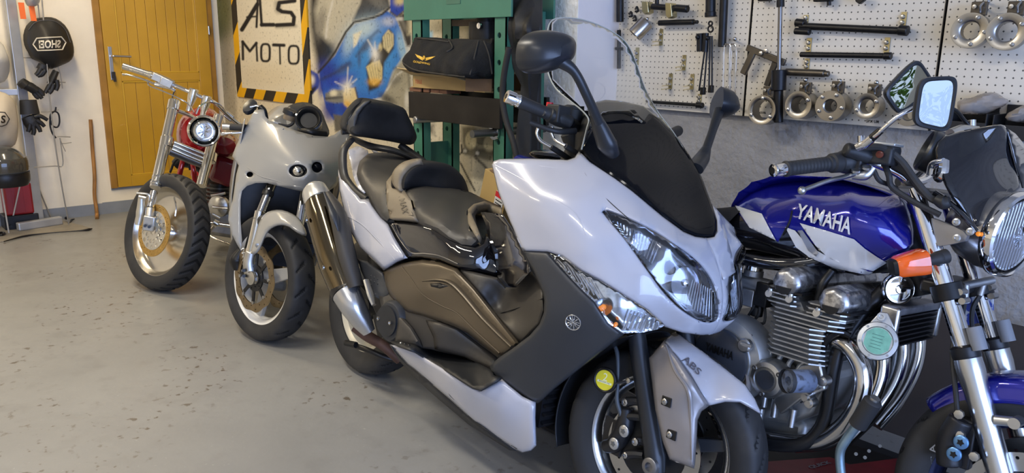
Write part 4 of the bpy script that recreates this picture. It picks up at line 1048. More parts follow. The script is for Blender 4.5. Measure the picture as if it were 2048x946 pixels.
for mir in (1, -1):
    add('brake_disc', turn(g_disc(.134, .095, .005, -.072 * mir, 24, .004), 15, fwc), mat('brake_disc_steel', (.40, .39, .37), .3, 1, var=.1), sc, False)
    add('disc_carrier', turn(g_disc(.096, .03, .008, -.068 * mir, 0), 15, fwc), iron, sc, False)
# --- fork
for sy in (-1, 1):
    top = Vector((1.475, .112 * sy, .63)); ax_ = Vector((AX + .012, .112 * sy, .262))
    d_ = (ax_ - top).normalized(); L_ = (ax_ - top).length
    add('fork_leg', g_lathe([(.029, -.06), (.029, .0), (.034, .005), (.034, .02), (.027, .028), (.0255, .05), (.0265, .2), (.0275, L_ - .05), (.029, L_ - .02), (.020, L_ + .02)], top, d_, 24), mat('fork_black_satin', (.022, .024, .028), .35, .3), sc)
    add('axle_bolt', g_lathe([(.024, 0), (.024, .012), (.020, .015), (.012, .015), (.012, .006)], ax_ + Vector((0, .020 * sy, 0)), (0, sy, 0), 24), boltm if sy > 0 else mat('axle_ring', (.2, .2, .21), .35, .8), sc)
# caliper
cal = [S.at(1247, 860, y=-.12), S.at(1232, 884, y=-.12)]
add('caliper', g_join(g_tube([S.at(1252, 815, y=-.115), S.at(1250, 850, y=-.115), S.at(1232, 885, y=-.115), S.at(1210, 893, y=-.115)], [.018, .026, .026, .018], 12), g_box(S.at(1236, 870, y=-.09), (.07, .05, .10))), mat('caliper_black', (.02, .02, .022), .4, .3), sc, bevel=.004)
for a, b in ((1249, 862), (1229, 887)):
    p_ = S.at(a, b, y=-.142); add('caliper_piston_cap', g_lathe([(.0165, 0), (.0165, .004), (.014, .006), (.0, .006)], p_, (0, -1, 0), 24), mat('zinc_cap', (.55, .57, .6), .3, .9), sc)
    V = []; 
    for i in range(10): r_ = .0085 if i % 2 == 0 else .0055; V.append(p_ + Vector((cos(i * pi / 5) * r_, -.0063, sin(i * pi / 5) * r_)))
    add('star_recess', g_prism(V, (0, -.0012, 0)), mat('dark_zinc', (.16, .17, .18), .4, .7), sc, False)
for a, b, r_ in ((1252, 804, .011), (1273, 883, .011), (1243, 835, .008), (1253, 910, .009)):
    p_ = S.at(a, b, y=-.125); add('caliper_bolt', g_join(g_lathe([(r_, 0), (r_, .008), (r_ * .6, .010), (r_ * .5, .006)], p_, (0, -1, 0), 8), g_cyl(p_, p_ + Vector((0, .05, 0)), r_ * .8)), boltm, sc)
    add('caliper_lug', g_tube([p_ + Vector((0, .005, 0)), (p_ + S.at(1285, b - 4, y=-.11)) / 2, S.at(1287, b, y=-.11)], [.014, .012, .012], 8, 3), mat('caliper_black', (.02, .02, .022), .4), sc)
add('brake_hose', g_tube([S.at(1221, 680, y=-.12), S.at(1234, 705, y=-.13), S.at(1236, 760, y=-.14), S.at(1234, 800, y=-.14), S.at(1243, 832, y=-.13)], [.004, .006, .004, .006, .006], 8), mat('hose_grey', (.06, .07, .08), .5), sc)
# front mudguard, silver cheek
SM = Skin(S, [(1348, 666, .0), (1358, 669, -.005), (1400, 699, -.008), (1450, 737, -.008), (1490, 769, -.005), (1522, 828, -.002), (1470, 800, -.055), (1430, 760, -.045), (1375, 705, -.065), (1418, 810, -.085), (1400, 780, -.095), (1365, 730, -.10), (1335, 690, -.105)])
panel('mudguard', SM, [(1348, 666), (1358, 670), (1400, 700), (1450, 738), (1490, 770), (1510, 800), (1523, 829), (1505, 818), (1480, 804), (1450, 803), (1417, 811), (1400, 785), (1380, 750), (1355, 715), (1328, 682)], white, sc, step=6, roll=.008, R=5, mirror=False)
SMs = Skin(S, [(1299, 718, -.135), (1328, 684, -.125), (1355, 715, -.135), (1378, 780, -.14), (1417, 811, -.10), (1385, 860, -.13), (1388, 935, -.125), (1345, 915, -.135), (1325, 870, -.14), (1340, 780, -.15)])
cheek = [(1299, 716), (1328, 683), (1355, 715), (1380, 752), (1400, 785), (1417, 811), (1402, 822), (1394, 840), (1392, 880), (1388, 936), (1340, 918), (1326, 880), (1312, 820)]
panel('mudguard_cheek', SMs, cheek, mat('titanium_silver_paint', (.27, .25, .245), .33, .4, var=.05), sc, step=7, roll=.012, R=7, th=.004)
add('cheek_crease', g_tube([SMs.p(*a, -.003) for a in [(1332, 690), (1350, 740), (1376, 780), (1382, 830), (1384, 920)]], [.002, .005, .006, .005, .002], 8), mat('titanium_silver_paint', (.3, .3, .3)), sc)
for a, b in ((1330, 803), (1340, 869)):
    add('cheek_bolt', g_join(g_lathe([(.0085, 0), (.0085, .004), (.006, .006), (.003, .006), (.003, .003)], SMs.p(a, b, -.004), (0, -1, 0), 14)), boltm, sc)
    add('bolt_recess', g_box(SMs.p(a + 3, b, -.002), (.030, .004, .026)), iron, sc, False, bevel=.003)
bvm = bvh_of(g_skin(SM, [(1348, 666), (1358, 670), (1400, 700), (1450, 738), (1490, 770), (1510, 800), (1450, 803), (1417, 811), (1400, 785), (1380, 750), (1355, 715), (1328, 682)], step=6, roll=.008, R=5))
add('mudguard_lettering', g_text_on(S, 'ABS', [(1364, 706), (1402, 743), (1398, 757), (1361, 720)], bvm, .006, bold=.01, font_shear=.3), mat('letter_grey', (.10, .09, .10), .4), sc)
# rear half of the mudguard hugging the tyre
rows = []
for i in range(9):
    t = radians(104 + i * 12); rr = .306
    rows.append([Vector((1.572 + cos(t) * rr * k, y - .01 - cos(t) * -.06, .282 + sin(t) * rr * k)) for y, k in ((-.07, .96), (-.055, 1.0), (0, 1.02), (.055, 1.0), (.07, .96))])
shell('rear_mudguard_half', g_patch(rows, 3), blackplastic, sc, .004)
# yellow round badge in a black holder beside the fork
yb = S.at(1211, 760, y=-.165); yd = Vector((.25, -1, .05)).normalized()
add('badge_holder', g_lathe([(.026, -.008), (.034, -.006), (.036, .0), (.035, .006), (.031, .008), (.028, .006), (.028, .002)], yb, yd, 32), iron, sc)
add('badge_arm', g_tube([yb + Vector((.03, .008, 0)), S.at(1256, 762, y=-.145)], .012, 8, 0, sq=(1, .3)), mat('arm_grey', (.10, .10, .11), .4, .5), sc)
add('badge_bolt', g_lathe([(.008, 0), (.008, .004), (.005, .005)], S.at(1257, 761, y=-.150), (0, -1, 0), 8), boltm, sc)
u_, w_, _ = basis(yd)
fu = Vector((1, 0, 0)); fu = (fu - yd * fu.dot(yd)).normalized(); fv = yd.cross(fu); fv = fv if fv.z > 0 else -fv
add('yellow_badge', g_lathe([(.029, .0025), (.029, .004)], yb, yd, 32), mat('yellow_sticker', (.72, .62, .03), .4), sc, label='yellow round sticker with a pale 2')
add('badge_number', g_text('2', yb + yd * .0045 + fv * .009, fu, fv, h=.021, th=.0002), mat('pale_yellow', (.85, .84, .5), .4), sc)
add('badge_band', g_box((0, 0, 0), (.044, .0004, .006)), mat('pale_yellow', (.85, .84, .5), .4), sc).matrix_local = Matrix((fu, yd, fv)).transposed().to_4x4()
bpy.data.objects[-1] if False else None
for o in sc.children:
    if o.name.startswith('badge_band'):
        m4 = Matrix((fu, yd, fv)).transposed().to_4x4(); m4.translation = yb + yd * .0045 - fv * .006; o.matrix_local = m4
add('badge_text', g_text('BH-649-WJ', yb + yd * .0049 - fv * .006, fu, fv, w=.032, h=.0042, th=.0002), iron, sc)
# ================================================================== blue roadster
X = Frame(-2.0, 2.0, 0, 8)
ro = empty('motorcycle', M=X.M, label='blue and white roadster motorcycle with a big chrome headlamp, right of the white scooter', cat='motorcycle')
bluep = mat('deep_blue_metallic', (.010, .012, .26), .16, .35, var=0, coat=1, flake=.08)
whited = mat('white_decal', (.60, .61, .63), .2, var=0, coat=1)
sf = .003
XT = Skin(X, [(1443, 449, -.10), (1462, 484, -.12), (1470, 410, -.04), (1498, 386, -.02), (1537, 367, 0), (1588, 357, .02), (1642, 356, .03), (1713, 359, .03), (1771, 374, .02), (1803, 392, -.01), (1822, 433, -.05), (1830, 470, -.09), (1822, 500, -.115),
              (1771, 528, -.125), (1740, 549, -.125), (1674, 540, -.135), (1600, 515, -.145), (1552, 500, -.145), (1500, 490, -.13), (1520, 440, -.135), (1600, 430, -.165), (1690, 440, -.185), (1740, 470, -.175), (1790, 450, -.135), (1600, 390, -.12), (1700, 390, -.125), (1560, 470, -.155), (1650, 500, -.165), (1770, 410, -.11)], reg=.001)
tank = [(1440, 447), (1452, 425), (1470, 410), (1498, 386), (1537, 367), (1588, 357), (1642, 356), (1713, 359), (1771, 374), (1800, 388), (1815, 405), (1825, 433), (1830, 462), (1829, 490), (1818, 504), (1795, 512), (1771, 525), (1740, 549), (1715, 551), (1674, 540), (1630, 527), (1590, 512), (1552, 500), (1510, 486), (1462, 482), (1448, 465)]
gt = g_skin(XT, tank, step=7, roll=.05, R=10)
shell('fuel_tank', gt, bluep, ro, .001); shell('fuel_tank', gt, bluep, ro, .001, mirror=True)
bt = bvh_of(gt)
def decal(name, poly, m, off=.002, parent=None, fr=None, b=None, step=4):
    return mesh(name, *g_drape(fr or X, poly, b or bt, off, step), m, parent or ro)
k_ = tf(1400, 230, 2.557)
decal('tank_black_band', k_((113, 556), (180, 480), (255, 577), (390, 640), (402, 650), (440, 573), (490, 590), (640, 700), (760, 770), (870, 815), (700, 800), (600, 770), (390, 690), (160, 640)), blackgloss, .0022)
decal('white_flash', k_((180, 465), (320, 508), (392, 640), (258, 577)), whited, .0036)
decal('white_flash', k_((440, 573), (490, 590), (520, 625), (600, 690), (700, 745), (880, 800), (860, 813), (690, 778), (560, 722), (495, 675)), whited, .0036)
decal('white_flash', k_((515, 553), (650, 590), (790, 632), (845, 680), (900, 718), (950, 750), (880, 793), (760, 768), (660, 728), (595, 665)), whited, .004)
decal('silver_flash', k_((505, 590), (530, 588), (612, 700), (600, 720), (560, 690)), mat('silver_decal', (.32, .33, .36), .25, .5), .0055)
add('tank_seam', g_tube([p for p in (X.hit(*a, bt, .001) for a in k_((473, 490), (462, 540), (430, 610), (392, 690))) if p], .003, 6), iron, ro)
mesh('tank_lettering', *g_text_on(X, 'YAMAHA', [(1600, 409), (1708, 437), (1702, 468), (1593, 436)], bt, .0065, bold=.022), whited, ro)
# tunnel between the halves of the tank, seat, frame
add('tank_floor', g_box((.92, 0, .80), (.46, .24, .05)), iron, ro, bevel=.02)
add('seat', g_patch([[(x, y, z - abs(y) * .35 * (abs(y) / .1)) for y in (-.15, -.12, -.06, 0, .06, .12, .15)] for x, z in ((.72, .90), (.55, .86), (.35, .84), (.15, .86), (-.1, .90), (-.3, .91))], 3), seatblk, ro)
add('tail_cowl', g_tube([(.35, 0, .74), (0, 0, .80), (-.38, 0, .90)], [.10, .11, .04], 16), bluep, ro)
for sy in (-1, 1):
    add('frame_tube', g_tube([(1.17, .05 * sy, .88), (.95, .14 * sy, .765), (.70, .16 * sy, .74), (.52, .15 * sy, .66), (.45, .14 * sy, .40)], .019, 12), blackgloss, ro)
    add('frame_tube', g_tube([(1.20, .04 * sy, .80), (1.13, .16 * sy, .60), (1.12, .17 * sy, .36), (1.03, .19 * sy, .275), (.80, .19 * sy, .25), (.5, .16 * sy, .28)], .018, 12), iron, ro)
    add('seat_rail', g_tube([(.60, .13 * sy, .74), (.2, .13 * sy, .74), (-.2, .12 * sy, .80)], .016, 10), blackgloss, ro)
add('steering_head', g_cyl((1.245, 0, .74), (1.155, 0, .93), .038), iron, ro)
# --- engine
fin_m = mat('engine_fins', (.44, .44, .43), .4, .85, var=.15, scale=30)
core = mat('engine_grey', (.40, .40, .39), .45, .8, var=.2, scale=12)
def fin(x0, x1, z, w, th=.0035, cut=.03): return g_prism([(x0, -w + cut, z), (x0 + cut, -w, z), (x1 - cut, -w, z), (x1, -w + cut, z), (x1, w - cut, z), (x1 - cut, w, z), (x0 + cut, w, z), (x0, w - cut, z)], (0, 0, th))
add('cylinder_block', g_box((1.03, 0, .575), (.13, .40, .11)), core, ro)
for i in range(8): add('cooling_fin', fin(.945, 1.115 - .002 * i, .528 + i * .0128, .232), fin_m, ro, False)
tilt = Matrix.Translation((1.03, 0, .63)) @ Matrix.Rotation(radians(-4), 4, 'Y')
add('cylinder_head', g_prism([(.955, -.20, .625), (1.125, -.20, .62), (1.14, -.20, .675), (1.06, -.20, .685), (1.035, -.20, .655), (1.01, -.20, .69), (.945, -.20, .70)], (0, .40, 0)), core, ro)
for i in range(7):
    z = .628 + i * .0125
    if i < 3: add('cooling_fin', fin(.938, 1.150 - .0, z, .236), fin_m, ro, False)
    else:
        add('cooling_fin', fin(.935, 1.022 - (i - 3) * .003, z, .236, cut=.012), fin_m, ro, False)
        if i < 6: add('cooling_fin', fin(1.045 + (i - 3) * .003, 1.158, z - .004, .236, cut=.012), fin_m, ro, False)
worn = mat('flaking_clear_coat', (.50, .50, .50), .3, .9, var=0, scale=45, color2=(.22, .22, .23), fac=(.46, .56))
for cx, cz, r in ((.988, .722, .047), (1.122, .703, .047)):
    v, f = g_lathe([(r * .62, -.245), (r * .9, -.236), (r, -.215), (r, .215), (r * .9, .236), (r * .62, .245)], (cx, 0, cz), (0, 1, 0), 8)
    add('cam_cover', ([Vector((p.x, p.y, max(p.z, cz - r * .45))) for p in v], f), worn, ro, bevel=.006, ang=20)
    add('cam_gasket', g_box((cx, 0, cz - r * .45 + .002), (r * 2.15, .478, .006)), iron, ro, False)
    hm = []
    for i in range(9): a = pi * i / 8; hm.append((cx + .022 * cos(a), -.2445, cz - .020 - .020 * sin(a) + .012))
    add('half_moon_plug', g_prism(hm, (0, -.004, 0)), iron, ro, False)
for cx, cz in ((1.005, .682), (1.085, .665), (.945, .683)):
    add('head_nut', g_join(g_cyl((cx, -.226, cz), (cx, -.240, cz + .003), .010), g_lathe([(.0075, 0), (.0075, .022), (.0, .026)], (cx, -.232, cz - .004), (0, 0, 1), 12)), alu, ro)
add('spark_cap', g_tube([(1.045, -.16, .68), (1.05, -.16, .73), (1.06, -.14, .77)], [.014, .012, .01], 10), iron, ro)
# crankcase
case = [(.60, .34), (.60, .50), (.70, .56), (.86, .565), (.95, .53), (1.10, .53), (1.13, .50), (1.11, .44), (1.09, .38), (1.03, .33), (.90, .30), (.70, .30)]
add('crankcase', g_prism([(a, -.165, b) for a, b in case], (0, .33, 0)), core, ro, bevel=.012)
for i in range(4): add('crankcase_rib', g_tube([(.955 + .035 * i, -.19, .53), (.955 + .03 * i, -.20, .50), (.965 + .03 * i, -.20, .47)], .007, 8), core, ro)
cl = X.at(1452, 716, y=-.26)
add('clutch_cover', g_lathe([(.125, 0), (.125, .07), (.118, .082), (.094, .088), (.092, .092)], (cl.x - .02, -.165, cl.z - .01), (0, -1, 0), 48), core, ro)
add('clutch_disc', g_lathe([(.088, 0), (.088, .010), (.082, .014), (.0, .016)], (cl.x - .02, -.252, cl.z - .01), (0, -1, 0), 48), mat('dark_polished_plate', (.045, .05, .062), .25, .2), ro)
add('clutch_lettering', g_text('YAMAHA', X.at(1439, 702, y=-.2705), (1, 0, -.03), (0.03, 0, 1), w=.092, h=.024, bold=.025, th=.001), mat('relief_black', (.003, .003, .003), .5, var=0), ro)
for i in range(8):
    a = radians(-70 + i * 40)
    add('cover_bolt', g_lathe([(.008, 0), (.008, .01), (.005, .010), (.004, .007)], (cl.x - .02 + cos(a) * .113, -.235, cl.z - .01 + sin(a) * .113), (0, -1, 0), 10), boltm, ro)
add('oil_filler_cap', g_join(g_lathe([(.020, 0), (.020, .014), (.016, .018)], X.at(1493, 690, y=-.26), (0, -1, 0), 20), g_box(X.at(1493, 690, y=-.285), (.034, .01, .008))), alu, ro)
rc = X.at(1535, 758, y=-.245)
add('round_side_cover', g_lathe([(.052, -.07), (.052, 0), (.046, .010), (.034, .013), (.032, .010), (0, .012)], rc, (0, -1, 0), 36), alu, ro)
add('cover_centre', g_lathe([(.026, .0), (.026, .0135), (.0, .0145)], rc, (0, -1, 0), 28), mat('dark_polished_plate', (.1, .1, .1)), ro)
for a in (35, 150, 265): add('cover_bolt', g_lathe([(.007, 0), (.007, .006), (.004, .006), (.003, .003)], rc + Vector((cos(radians(a)) * .043, -.008, sin(radians(a)) * .043)), (0, -1, 0), 10), boltm, ro)
add('engine_mount_plate', g_prism([X.at(a, b, y=-.21) for a, b in ((1545, 800), (1600, 730), (1640, 725), (1650, 780), (1600, 800), (1560, 830))], (0, .03, 0)), alu, ro, bevel=.005)
s0 = X.at(1622, 762, y=-.24); sd = Vector((-.42, -.9, -.02)).normalized(); s1 = s0 + sd * .075
add('frame_slider', g_lathe([(.026, 0), (.030, .006), (.030, .065), (.027, .070), (.012, .070), (.010, .055), (0, .055)], s0, sd, 32), mat('scuffed_blue_grey_bung', (.13, .16, .23), .5, var=0, scale=50, color2=(.05, .055, .07), fac=(.5, .62)), ro, label='scuffed blue grey crash bung')
add('frame_slider', g_lathe([(.031, -.002), (.031, .01)], s0 + sd * .068, sd, 32, cap=False), rubber, ro)
for a, b, l in ((1640, 768, .05), (1655, 760, .04), (1622, 792, .05), (1628, 803, .04)):
    p_ = X.at(a, b, y=-.20); add('bracket_bolt', g_join(g_cyl(p_, p_ + Vector((0, -.03, 0)), .013), g_cyl(p_ + Vector((0, -.03, 0)), p_ + Vector((0, -.036, 0)), .008)), alu, ro)
add('starter_hose', g_tube([X.at(1600, 800, y=-.16), X.at(1640, 775, y=-.15), X.at(1670, 750, y=-.1)], .012, 8), rubber, ro)
for a, b in ((1530, 792), (1550, 812), (1520, 830), (1585, 832)):
    p_ = X.at(a, b, y=-.19); add('case_lug', g_cyl(p_ + Vector((0, 0, .02)), p_ + Vector((0, 0, -.03)), .010), alu, ro)
add('sump', g_box((.93, 0, .30), (.26, .26, .08)), core, ro, bevel=.02)
# carburettor seen behind the cylinders
cb = X.at(1505, 560, y=-.14)
add('carburettor', g_join(g_cyl(cb + Vector((-.06, 0, -.01)), cb + Vector((.06, 0, -.01)), .024), g_box(cb + Vector((0, 0, -.05)), (.05, .05, .05)), g_cyl(cb + Vector((0, 0, .01)), cb + Vector((0, 0, .03)), .028)), alu_dull, ro, bevel=.003)
add('carburettor_cap', g_lathe([(.026, 0), (.026, .012), (.018, .02), (0, .022)], cb + Vector((0, 0, .03)), (0, 0, 1), 20), chrome, ro)
add('carburettor', g_join(g_box(cb + Vector((.05, .0, -.03)), (.04, .06, .07)), g_cyl(cb + Vector((.03, 0, -.07)), cb + Vector((.03, 0, -.10)), .018)), iron, ro, bevel=.004)
for i in range(3): add('fuel_hose', g_tube([cb + Vector((.02 * i, 0, -.02)), cb + Vector((.03 + .02 * i, -.02, -.06 - .02 * i)), cb + Vector((.0 + .02 * i, 0, -.12))], .004, 8), rubber, ro)
# --- exhaust headers
hd = mat('stained_chrome_header', (.55, .53, .50), .14, 1, var=.14, scale=12)
add('exhaust_header', g_tube([X.at(1660, 676, y=-.17), X.at(1695, 692, y=-.18), X.at(1722, 735, y=-.18), X.at(1722, 790, y=-.18), X.at(1690, 848, y=-.17), X.at(1640, 880, y=-.165), X.at(1580, 884, y=-.16), X.at(1500, 868, y=-.155), X.at(1420, 850, y=-.15)], .0225, 18, 6), hd, ro)
add('exhaust_header', g_tube([X.at(1690, 650, y=-.06), X.at(1735, 660, y=-.06), X.at(1762, 710, y=-.06), X.at(1755, 770, y=-.07), X.at(1720, 830, y=-.09), X.at(1660, 880, y=-.10), X.at(1590, 890, y=-.10)], .0225, 18, 6), hd, ro)
add('exhaust_header', g_tube([X.at(1735, 620, y=.06), X.at(1790, 650, y=.06), X.at(1803, 700, y=.06), X.at(1790, 760, y=.04), X.at(1750, 820, y=.0), X.at(1690, 880, y=-.03)], .0225, 18, 6), hd, ro)
add('exhaust_header', g_tube([X.at(1780, 620, y=.17), X.at(1830, 660, y=.17), X.at(1832, 720, y=.16), X.at(1800, 790, y=.12), X.at(1750, 850, y=.06)], .0225, 18, 6), hd, ro)
add('header_flange', g_tube([X.at(1645, 705, y=-.19), X.at(1655, 680, y=-.20), X.at(1680, 664, y=-.20), X.at(1700, 672, y=-.19)], .008, 8), iron, ro)
add('silencer_pipe', g_tube([X.at(1500, 868, y=-.155), (.6, -.17, .26), (.1, -.22, .34), (-.3, -.24, .42)], [.024, .03, .045, .045], 16), hd, ro)
# --- oil cooler
oc0 = X.at(1764, 640, y=-.135)
for i in range(7): add('cooler_fin', g_box((1.225, 0, .612 + i * .0125), (.040, .27, .004)), iron, ro, False)
add('cooler_tank', g_box((1.225, 0, .704), (.05, .27, .022)), mat('cooler_grey', (.20, .20, .21), .45, .7, var=.3, scale=30), ro, bevel=.006)
add('cooler_core', g_box((1.215, 0, .655), (.022, .26, .09)), iron, ro, False)
for sy in (-1, 1): add('cooler_end', g_box((1.228, .14 * sy, .665), (.048, .020, .10)), alu, ro, bevel=.006)
# green permit disc in an alloy holder
bc = X.at(1755, 682, y=-.205); bd = Vector((.35, -.9, .25)).normalized()
add('permit_holder', g_lathe([(.034, -.006), (.047, -.005), (.048, 0), (.046, .004), (.036, .005), (.034, .002), (.0, .002)], bc, bd, 36), alu, ro, label='round alloy permit holder with green paper')
fu = Vector((1, 0, 0)); fu = (fu - bd * fu.dot(bd)).normalized(); fv = bd.cross(fu); fv = fv if fv.z > 0 else -fv
add('green_permit', g_prism([bc + bd * .0025 + fu * (cos(radians(a)) * .033) + fv * (sin(radians(a)) * .033) for a in (28, 62, 80, 100, 118, 152, 208, 242, 262, 280, 298, 332)], bd * .0006), mat('green_paper', (.16, .38, .27), .6, var=.15, scale=60), ro, False)
for i in range(5): add('permit_line', g_box((0, 0, 0), (.028 - .004 * (i % 2), .0003, .0012)), mat('dim_ink', (.05, .13, .10), .7), ro, False).matrix_local = Matrix.Translation(bc + bd * .0034 + fv * (.014 - .008 * i) - fu * .002) @ Matrix((fu, bd, fv)).transposed().to_4x4()
for i in range(6):
    a = 2 * pi * i / 6 + .3; add('holder_screw', g_cyl(bc + bd * .004 + (fu * cos(a) + fv * sin(a)) * .041, bc + bd * .0065 + (fu * cos(a) + fv * sin(a)) * .041, .0032, n=8), boltm, ro)
add('holder_bracket', g_prism([bc + fu * a + fv * b - bd * .004 for a, b in ((-.03, .035), (-.014, .072), (.004, .075), (.03, .04))], -bd * .004), alu, ro, bevel=.002)
add('bracket_bolt', g_lathe([(.010, 0), (.010, .006), (.005, .006), (.004, .003)], bc + fv * .060 - fu * .008, bd, 16), alu, ro)
# horn
hc = X.at(1796, 578, y=-.10); hdn = Vector((.75, -.6, .1)).normalized()
add('horn', g_lathe([(.012, -.04), (.036, -.02), (.042, 0), (.040, .006), (.034, .004), (.028, .006), (.012, .008), (.010, .012), (0, .013)], hc, hdn, 32, sq=(1, 1)), chrome, ro)
# --- fork
ft, fb = X.at(1836, 400, y=-.105), X.at(1990, 946, y=-.105); fd = (fb - ft).normalized()
for sy in (-1, 1):
    t = Vector((ft.x, .105 * sy, ft.z)); seal = Vector((X.at(1930, 700, y=-.105).x, .105 * sy, X.at(1930, 700, y=-.105).z)); axl = Vector((1.555, .105 * sy, .30))
    add('fork_tube', g_cyl(t - fd * .03, seal, .0215, n=24), chrome, ro)
    add('dust_seal', g_lathe([(.024, -.012), (.032, -.006), (.032, .016), (.030, .02)], seal, fd, 24), iron, ro)
    L_ = (axl - seal).length
    add('fork_slider', g_lathe([(.031, .02), (.032, .05), (.0285, .10), (.0285, L_ - .06), (.031, L_ - .02), (.026, L_ + .03)], seal, fd, 28), mat('satin_fork_alloy', (.56, .57, .58), .25, 1, var=.05), ro)
    add('fork_shroud', g_lathe([(.016, -.055), (.017, -.05), (.017, .0)], seal + Vector((.035, -.012 * 1, .012)), fd, 16), mat('shroud_grey', (.20, .21, .23), .5), ro)
    add('fender_lug', g_join(g_cyl(seal + fd * .155 + Vector((.028, -.01, .0)), seal + fd * .155 + Vector((.07, -.01, .01)), .012), g_cyl(seal + fd * .155 + Vector((.07, -.03, .01)), seal + fd * .155 + Vector((.07, .01, .01)), .013)), alu, ro)
    # lower yoke clamp
    cp = X.at(1895, 585, y=-.105); cp = Vector((cp.x, .105 * sy, cp.z))
    add('yoke_clamp', g_lathe([(.034, -.022), (.036, -.02), (.036, .018), (.034, .02)], cp, fd, 24), iron, ro)
    add('clamp_bolt', g_join(*[g_cyl(cp + fd * k + Vector((.035, -.018, 0)), cp + fd * k + Vector((.035, .02, 0)), .008) for k in (-.01, .012)]), boltm, ro)
add('lower_yoke', g_box((cp.x - .03, 0, cp.z + .005), (.07, .22, .035)), iron, ro, bevel=.008)
add('upper_yoke', g_box((ft.x - .01, 0, ft.z + .02), (.08, .25, .022)), mat('grey_yoke', (.28, .28, .29), .4, .6), ro, bevel=.008)
jt = X.at(1860, 562, y=-.02)
add('brake_pipe_joint', g_join(g_cyl(X.at(1925, 572, y=-.03), X.at(1985, 560, y=.05), .010), g_cyl(X.at(1932, 570, y=-.03), X.at(1930, 600, y=-.03), .008), g_cyl(X.at(1968, 563, y=.03), X.at(1960, 590, y=.03), .008)), alu_dull, ro)
add('brake_hose', g_tube([X.at(1930, 600, y=-.03), X.at(1922, 640, y=-.06), X.at(1905, 700, y=-.09), X.at(1912, 790, y=-.12), X.at(1918, 860, y=-.12)], .006, 8), rubber, ro)
add('brake_hose', g_tube([X.at(1960, 590, y=.03), X.at(1945, 620, y=.02), X.at(1948, 665, y=.04), X.at(1980, 700, y=.08), (1.50, .12, .45)], .006, 8), rubber, ro)
add('frame_pattern_plate', g_prism([X.at(a, b, y=.10) for a, b in ((1905, 590), (1985, 580), (1985, 640), (1915, 655))], (0, .01, 0)), mat('blue_white_camouflage', (.02, .05, .28), .4, var=0, scale=22, color2=(.45, .47, .52), fac=(.52, .55)), ro, False)
# --- headlamp
lc = X.at(2024, 470, y=0); ld = Vector((.97, -.22, -.10)).normalized()
lc0 = lc
add('headlamp_shell', g_lathe([(.02, -.15), (.06, -.135), (.085, -.10), (.098, -.05), (.1, 0)], lc, ld, 40), mat('headlamp_bucket', (.45, .45, .47), .25, .9), ro)
add('headlamp_ring', g_lathe([(.099, -.02), (.106, -.012), (.107, 0), (.104, .012), (.098, .016), (.093, .010), (.093, 0)], lc, ld, 48, cap=False), chrome, ro)
add('headlamp_reflector', g_lathe([(.006, -.07), (.03, -.062), (.06, -.04), (.085, -.01), (.093, .004)], lc, ld, 36, cap=False), reflector, ro)
add('headlamp_bulb', g_lathe([(.010, -.06), (.011, -.02), (.006, -.012), (0, -.011)], lc, ld, 16), chrome, ro)
u_, w_, _ = basis(ld)
gl = g_lathe([(.0, .022), (.03, .0205), (.06, .0165), (.082, .010), (.093, .002)], lc, ld, 48, cap=False)
shell('headlamp_glass', gl, lens, ro, .003)
rb = [g_tube([lc + ld * .006 + w_ * (-.085 * k) + u_ * t, lc + ld * .006 + w_ * (.085 * k) + u_ * t], .0006, 4, 0) for t, k in [(-.078 + i * .012, sqrt(max(.02, 1 - ((-.078 + i * .012) / .092) ** 2))) for i in range(14)]]
add('headlamp_flutes', g_join(*rb), lens, ro)['kind'] = 'stuff'
add('position_bulb', g_sphere(X.at(1957, 468, y=-.10), .006), amber, ro)
# headlamp bracket
SB = Skin(X, [(1850, 440, -.11), (1900, 470, -.125), (1935, 485, -.13), (1925, 500, -.13), (1860, 480, -.115)])
add('headlamp_bracket', g_skin(SB, [(1850, 432), (1875, 440), (1905, 452), (1926, 462), (1934, 472), (1930, 482), (1905, 488), (1880, 492), (1865, 488)], step=7, back=(0, .02, 0)), mat('grey_yoke', (.28, .28, .29), .4), ro, bevel=.002)
for a, b in ((1914, 476), (1913, 444), (1941, 463)): add('bracket_bolt', g_lathe([(.009, 0), (.009, .006), (.005, .007), (.004, .004)], X.at(a, b, y=-.14), (0.2, -1, 0), 14), boltm, ro)
# --- indicator
i0 = X.at(1782, 536, y=-.235); i1 = X.at(1851, 522, y=-.175); idr = (i1 - i0).normalized()
iu = Vector((0, 0, 1)); iu = (iu - idr * iu.dot(idr)).normalized()
def boxloft(a, b, secs, up, n=24, e=4):
    d = (b - a); dn = d.normalized(); s_ = dn.cross(up).normalized(); V = []; Fc = []
    for t, hw, hh in secs:
        for i in range(n):
            q = 2 * pi * i / n; x = abs(cos(q)) ** (2 / e) * (1 if cos(q) > 0 else -1); z = abs(sin(q)) ** (2 / e) * (1 if sin(q) > 0 else -1)
            V.append(a + d * t + s_ * (x * hw) + up * (z * hh))
    m = len(secs)
    for j in range(m - 1):
        for i in range(n): Fc.append((j * n + i, j * n + (i + 1) % n, (j + 1) * n + (i + 1) % n, (j + 1) * n + i))
    Fc.append(tuple(range(n))); Fc.append(tuple((m - 1) * n + i for i in range(n)))
    return V, Fc
orange = mat('orange_lens', (1.0, .16, .01), .10, var=0, trans=.35, ior=1.4, coat=1)
add('indicator_lens', boxloft(i0, i1, [(.08, .020, .020), (.2, .027, .025), (.8, .033, .030), (.96, .033, .030), (1.0, .024, .022)], iu), orange, ro, label='orange front indicator lens')
add('indicator_cap', boxloft(i0, i1, [(-.02, .012, .012), (.0, .018, .018), (.1, .022, .021)], iu), iron, ro)
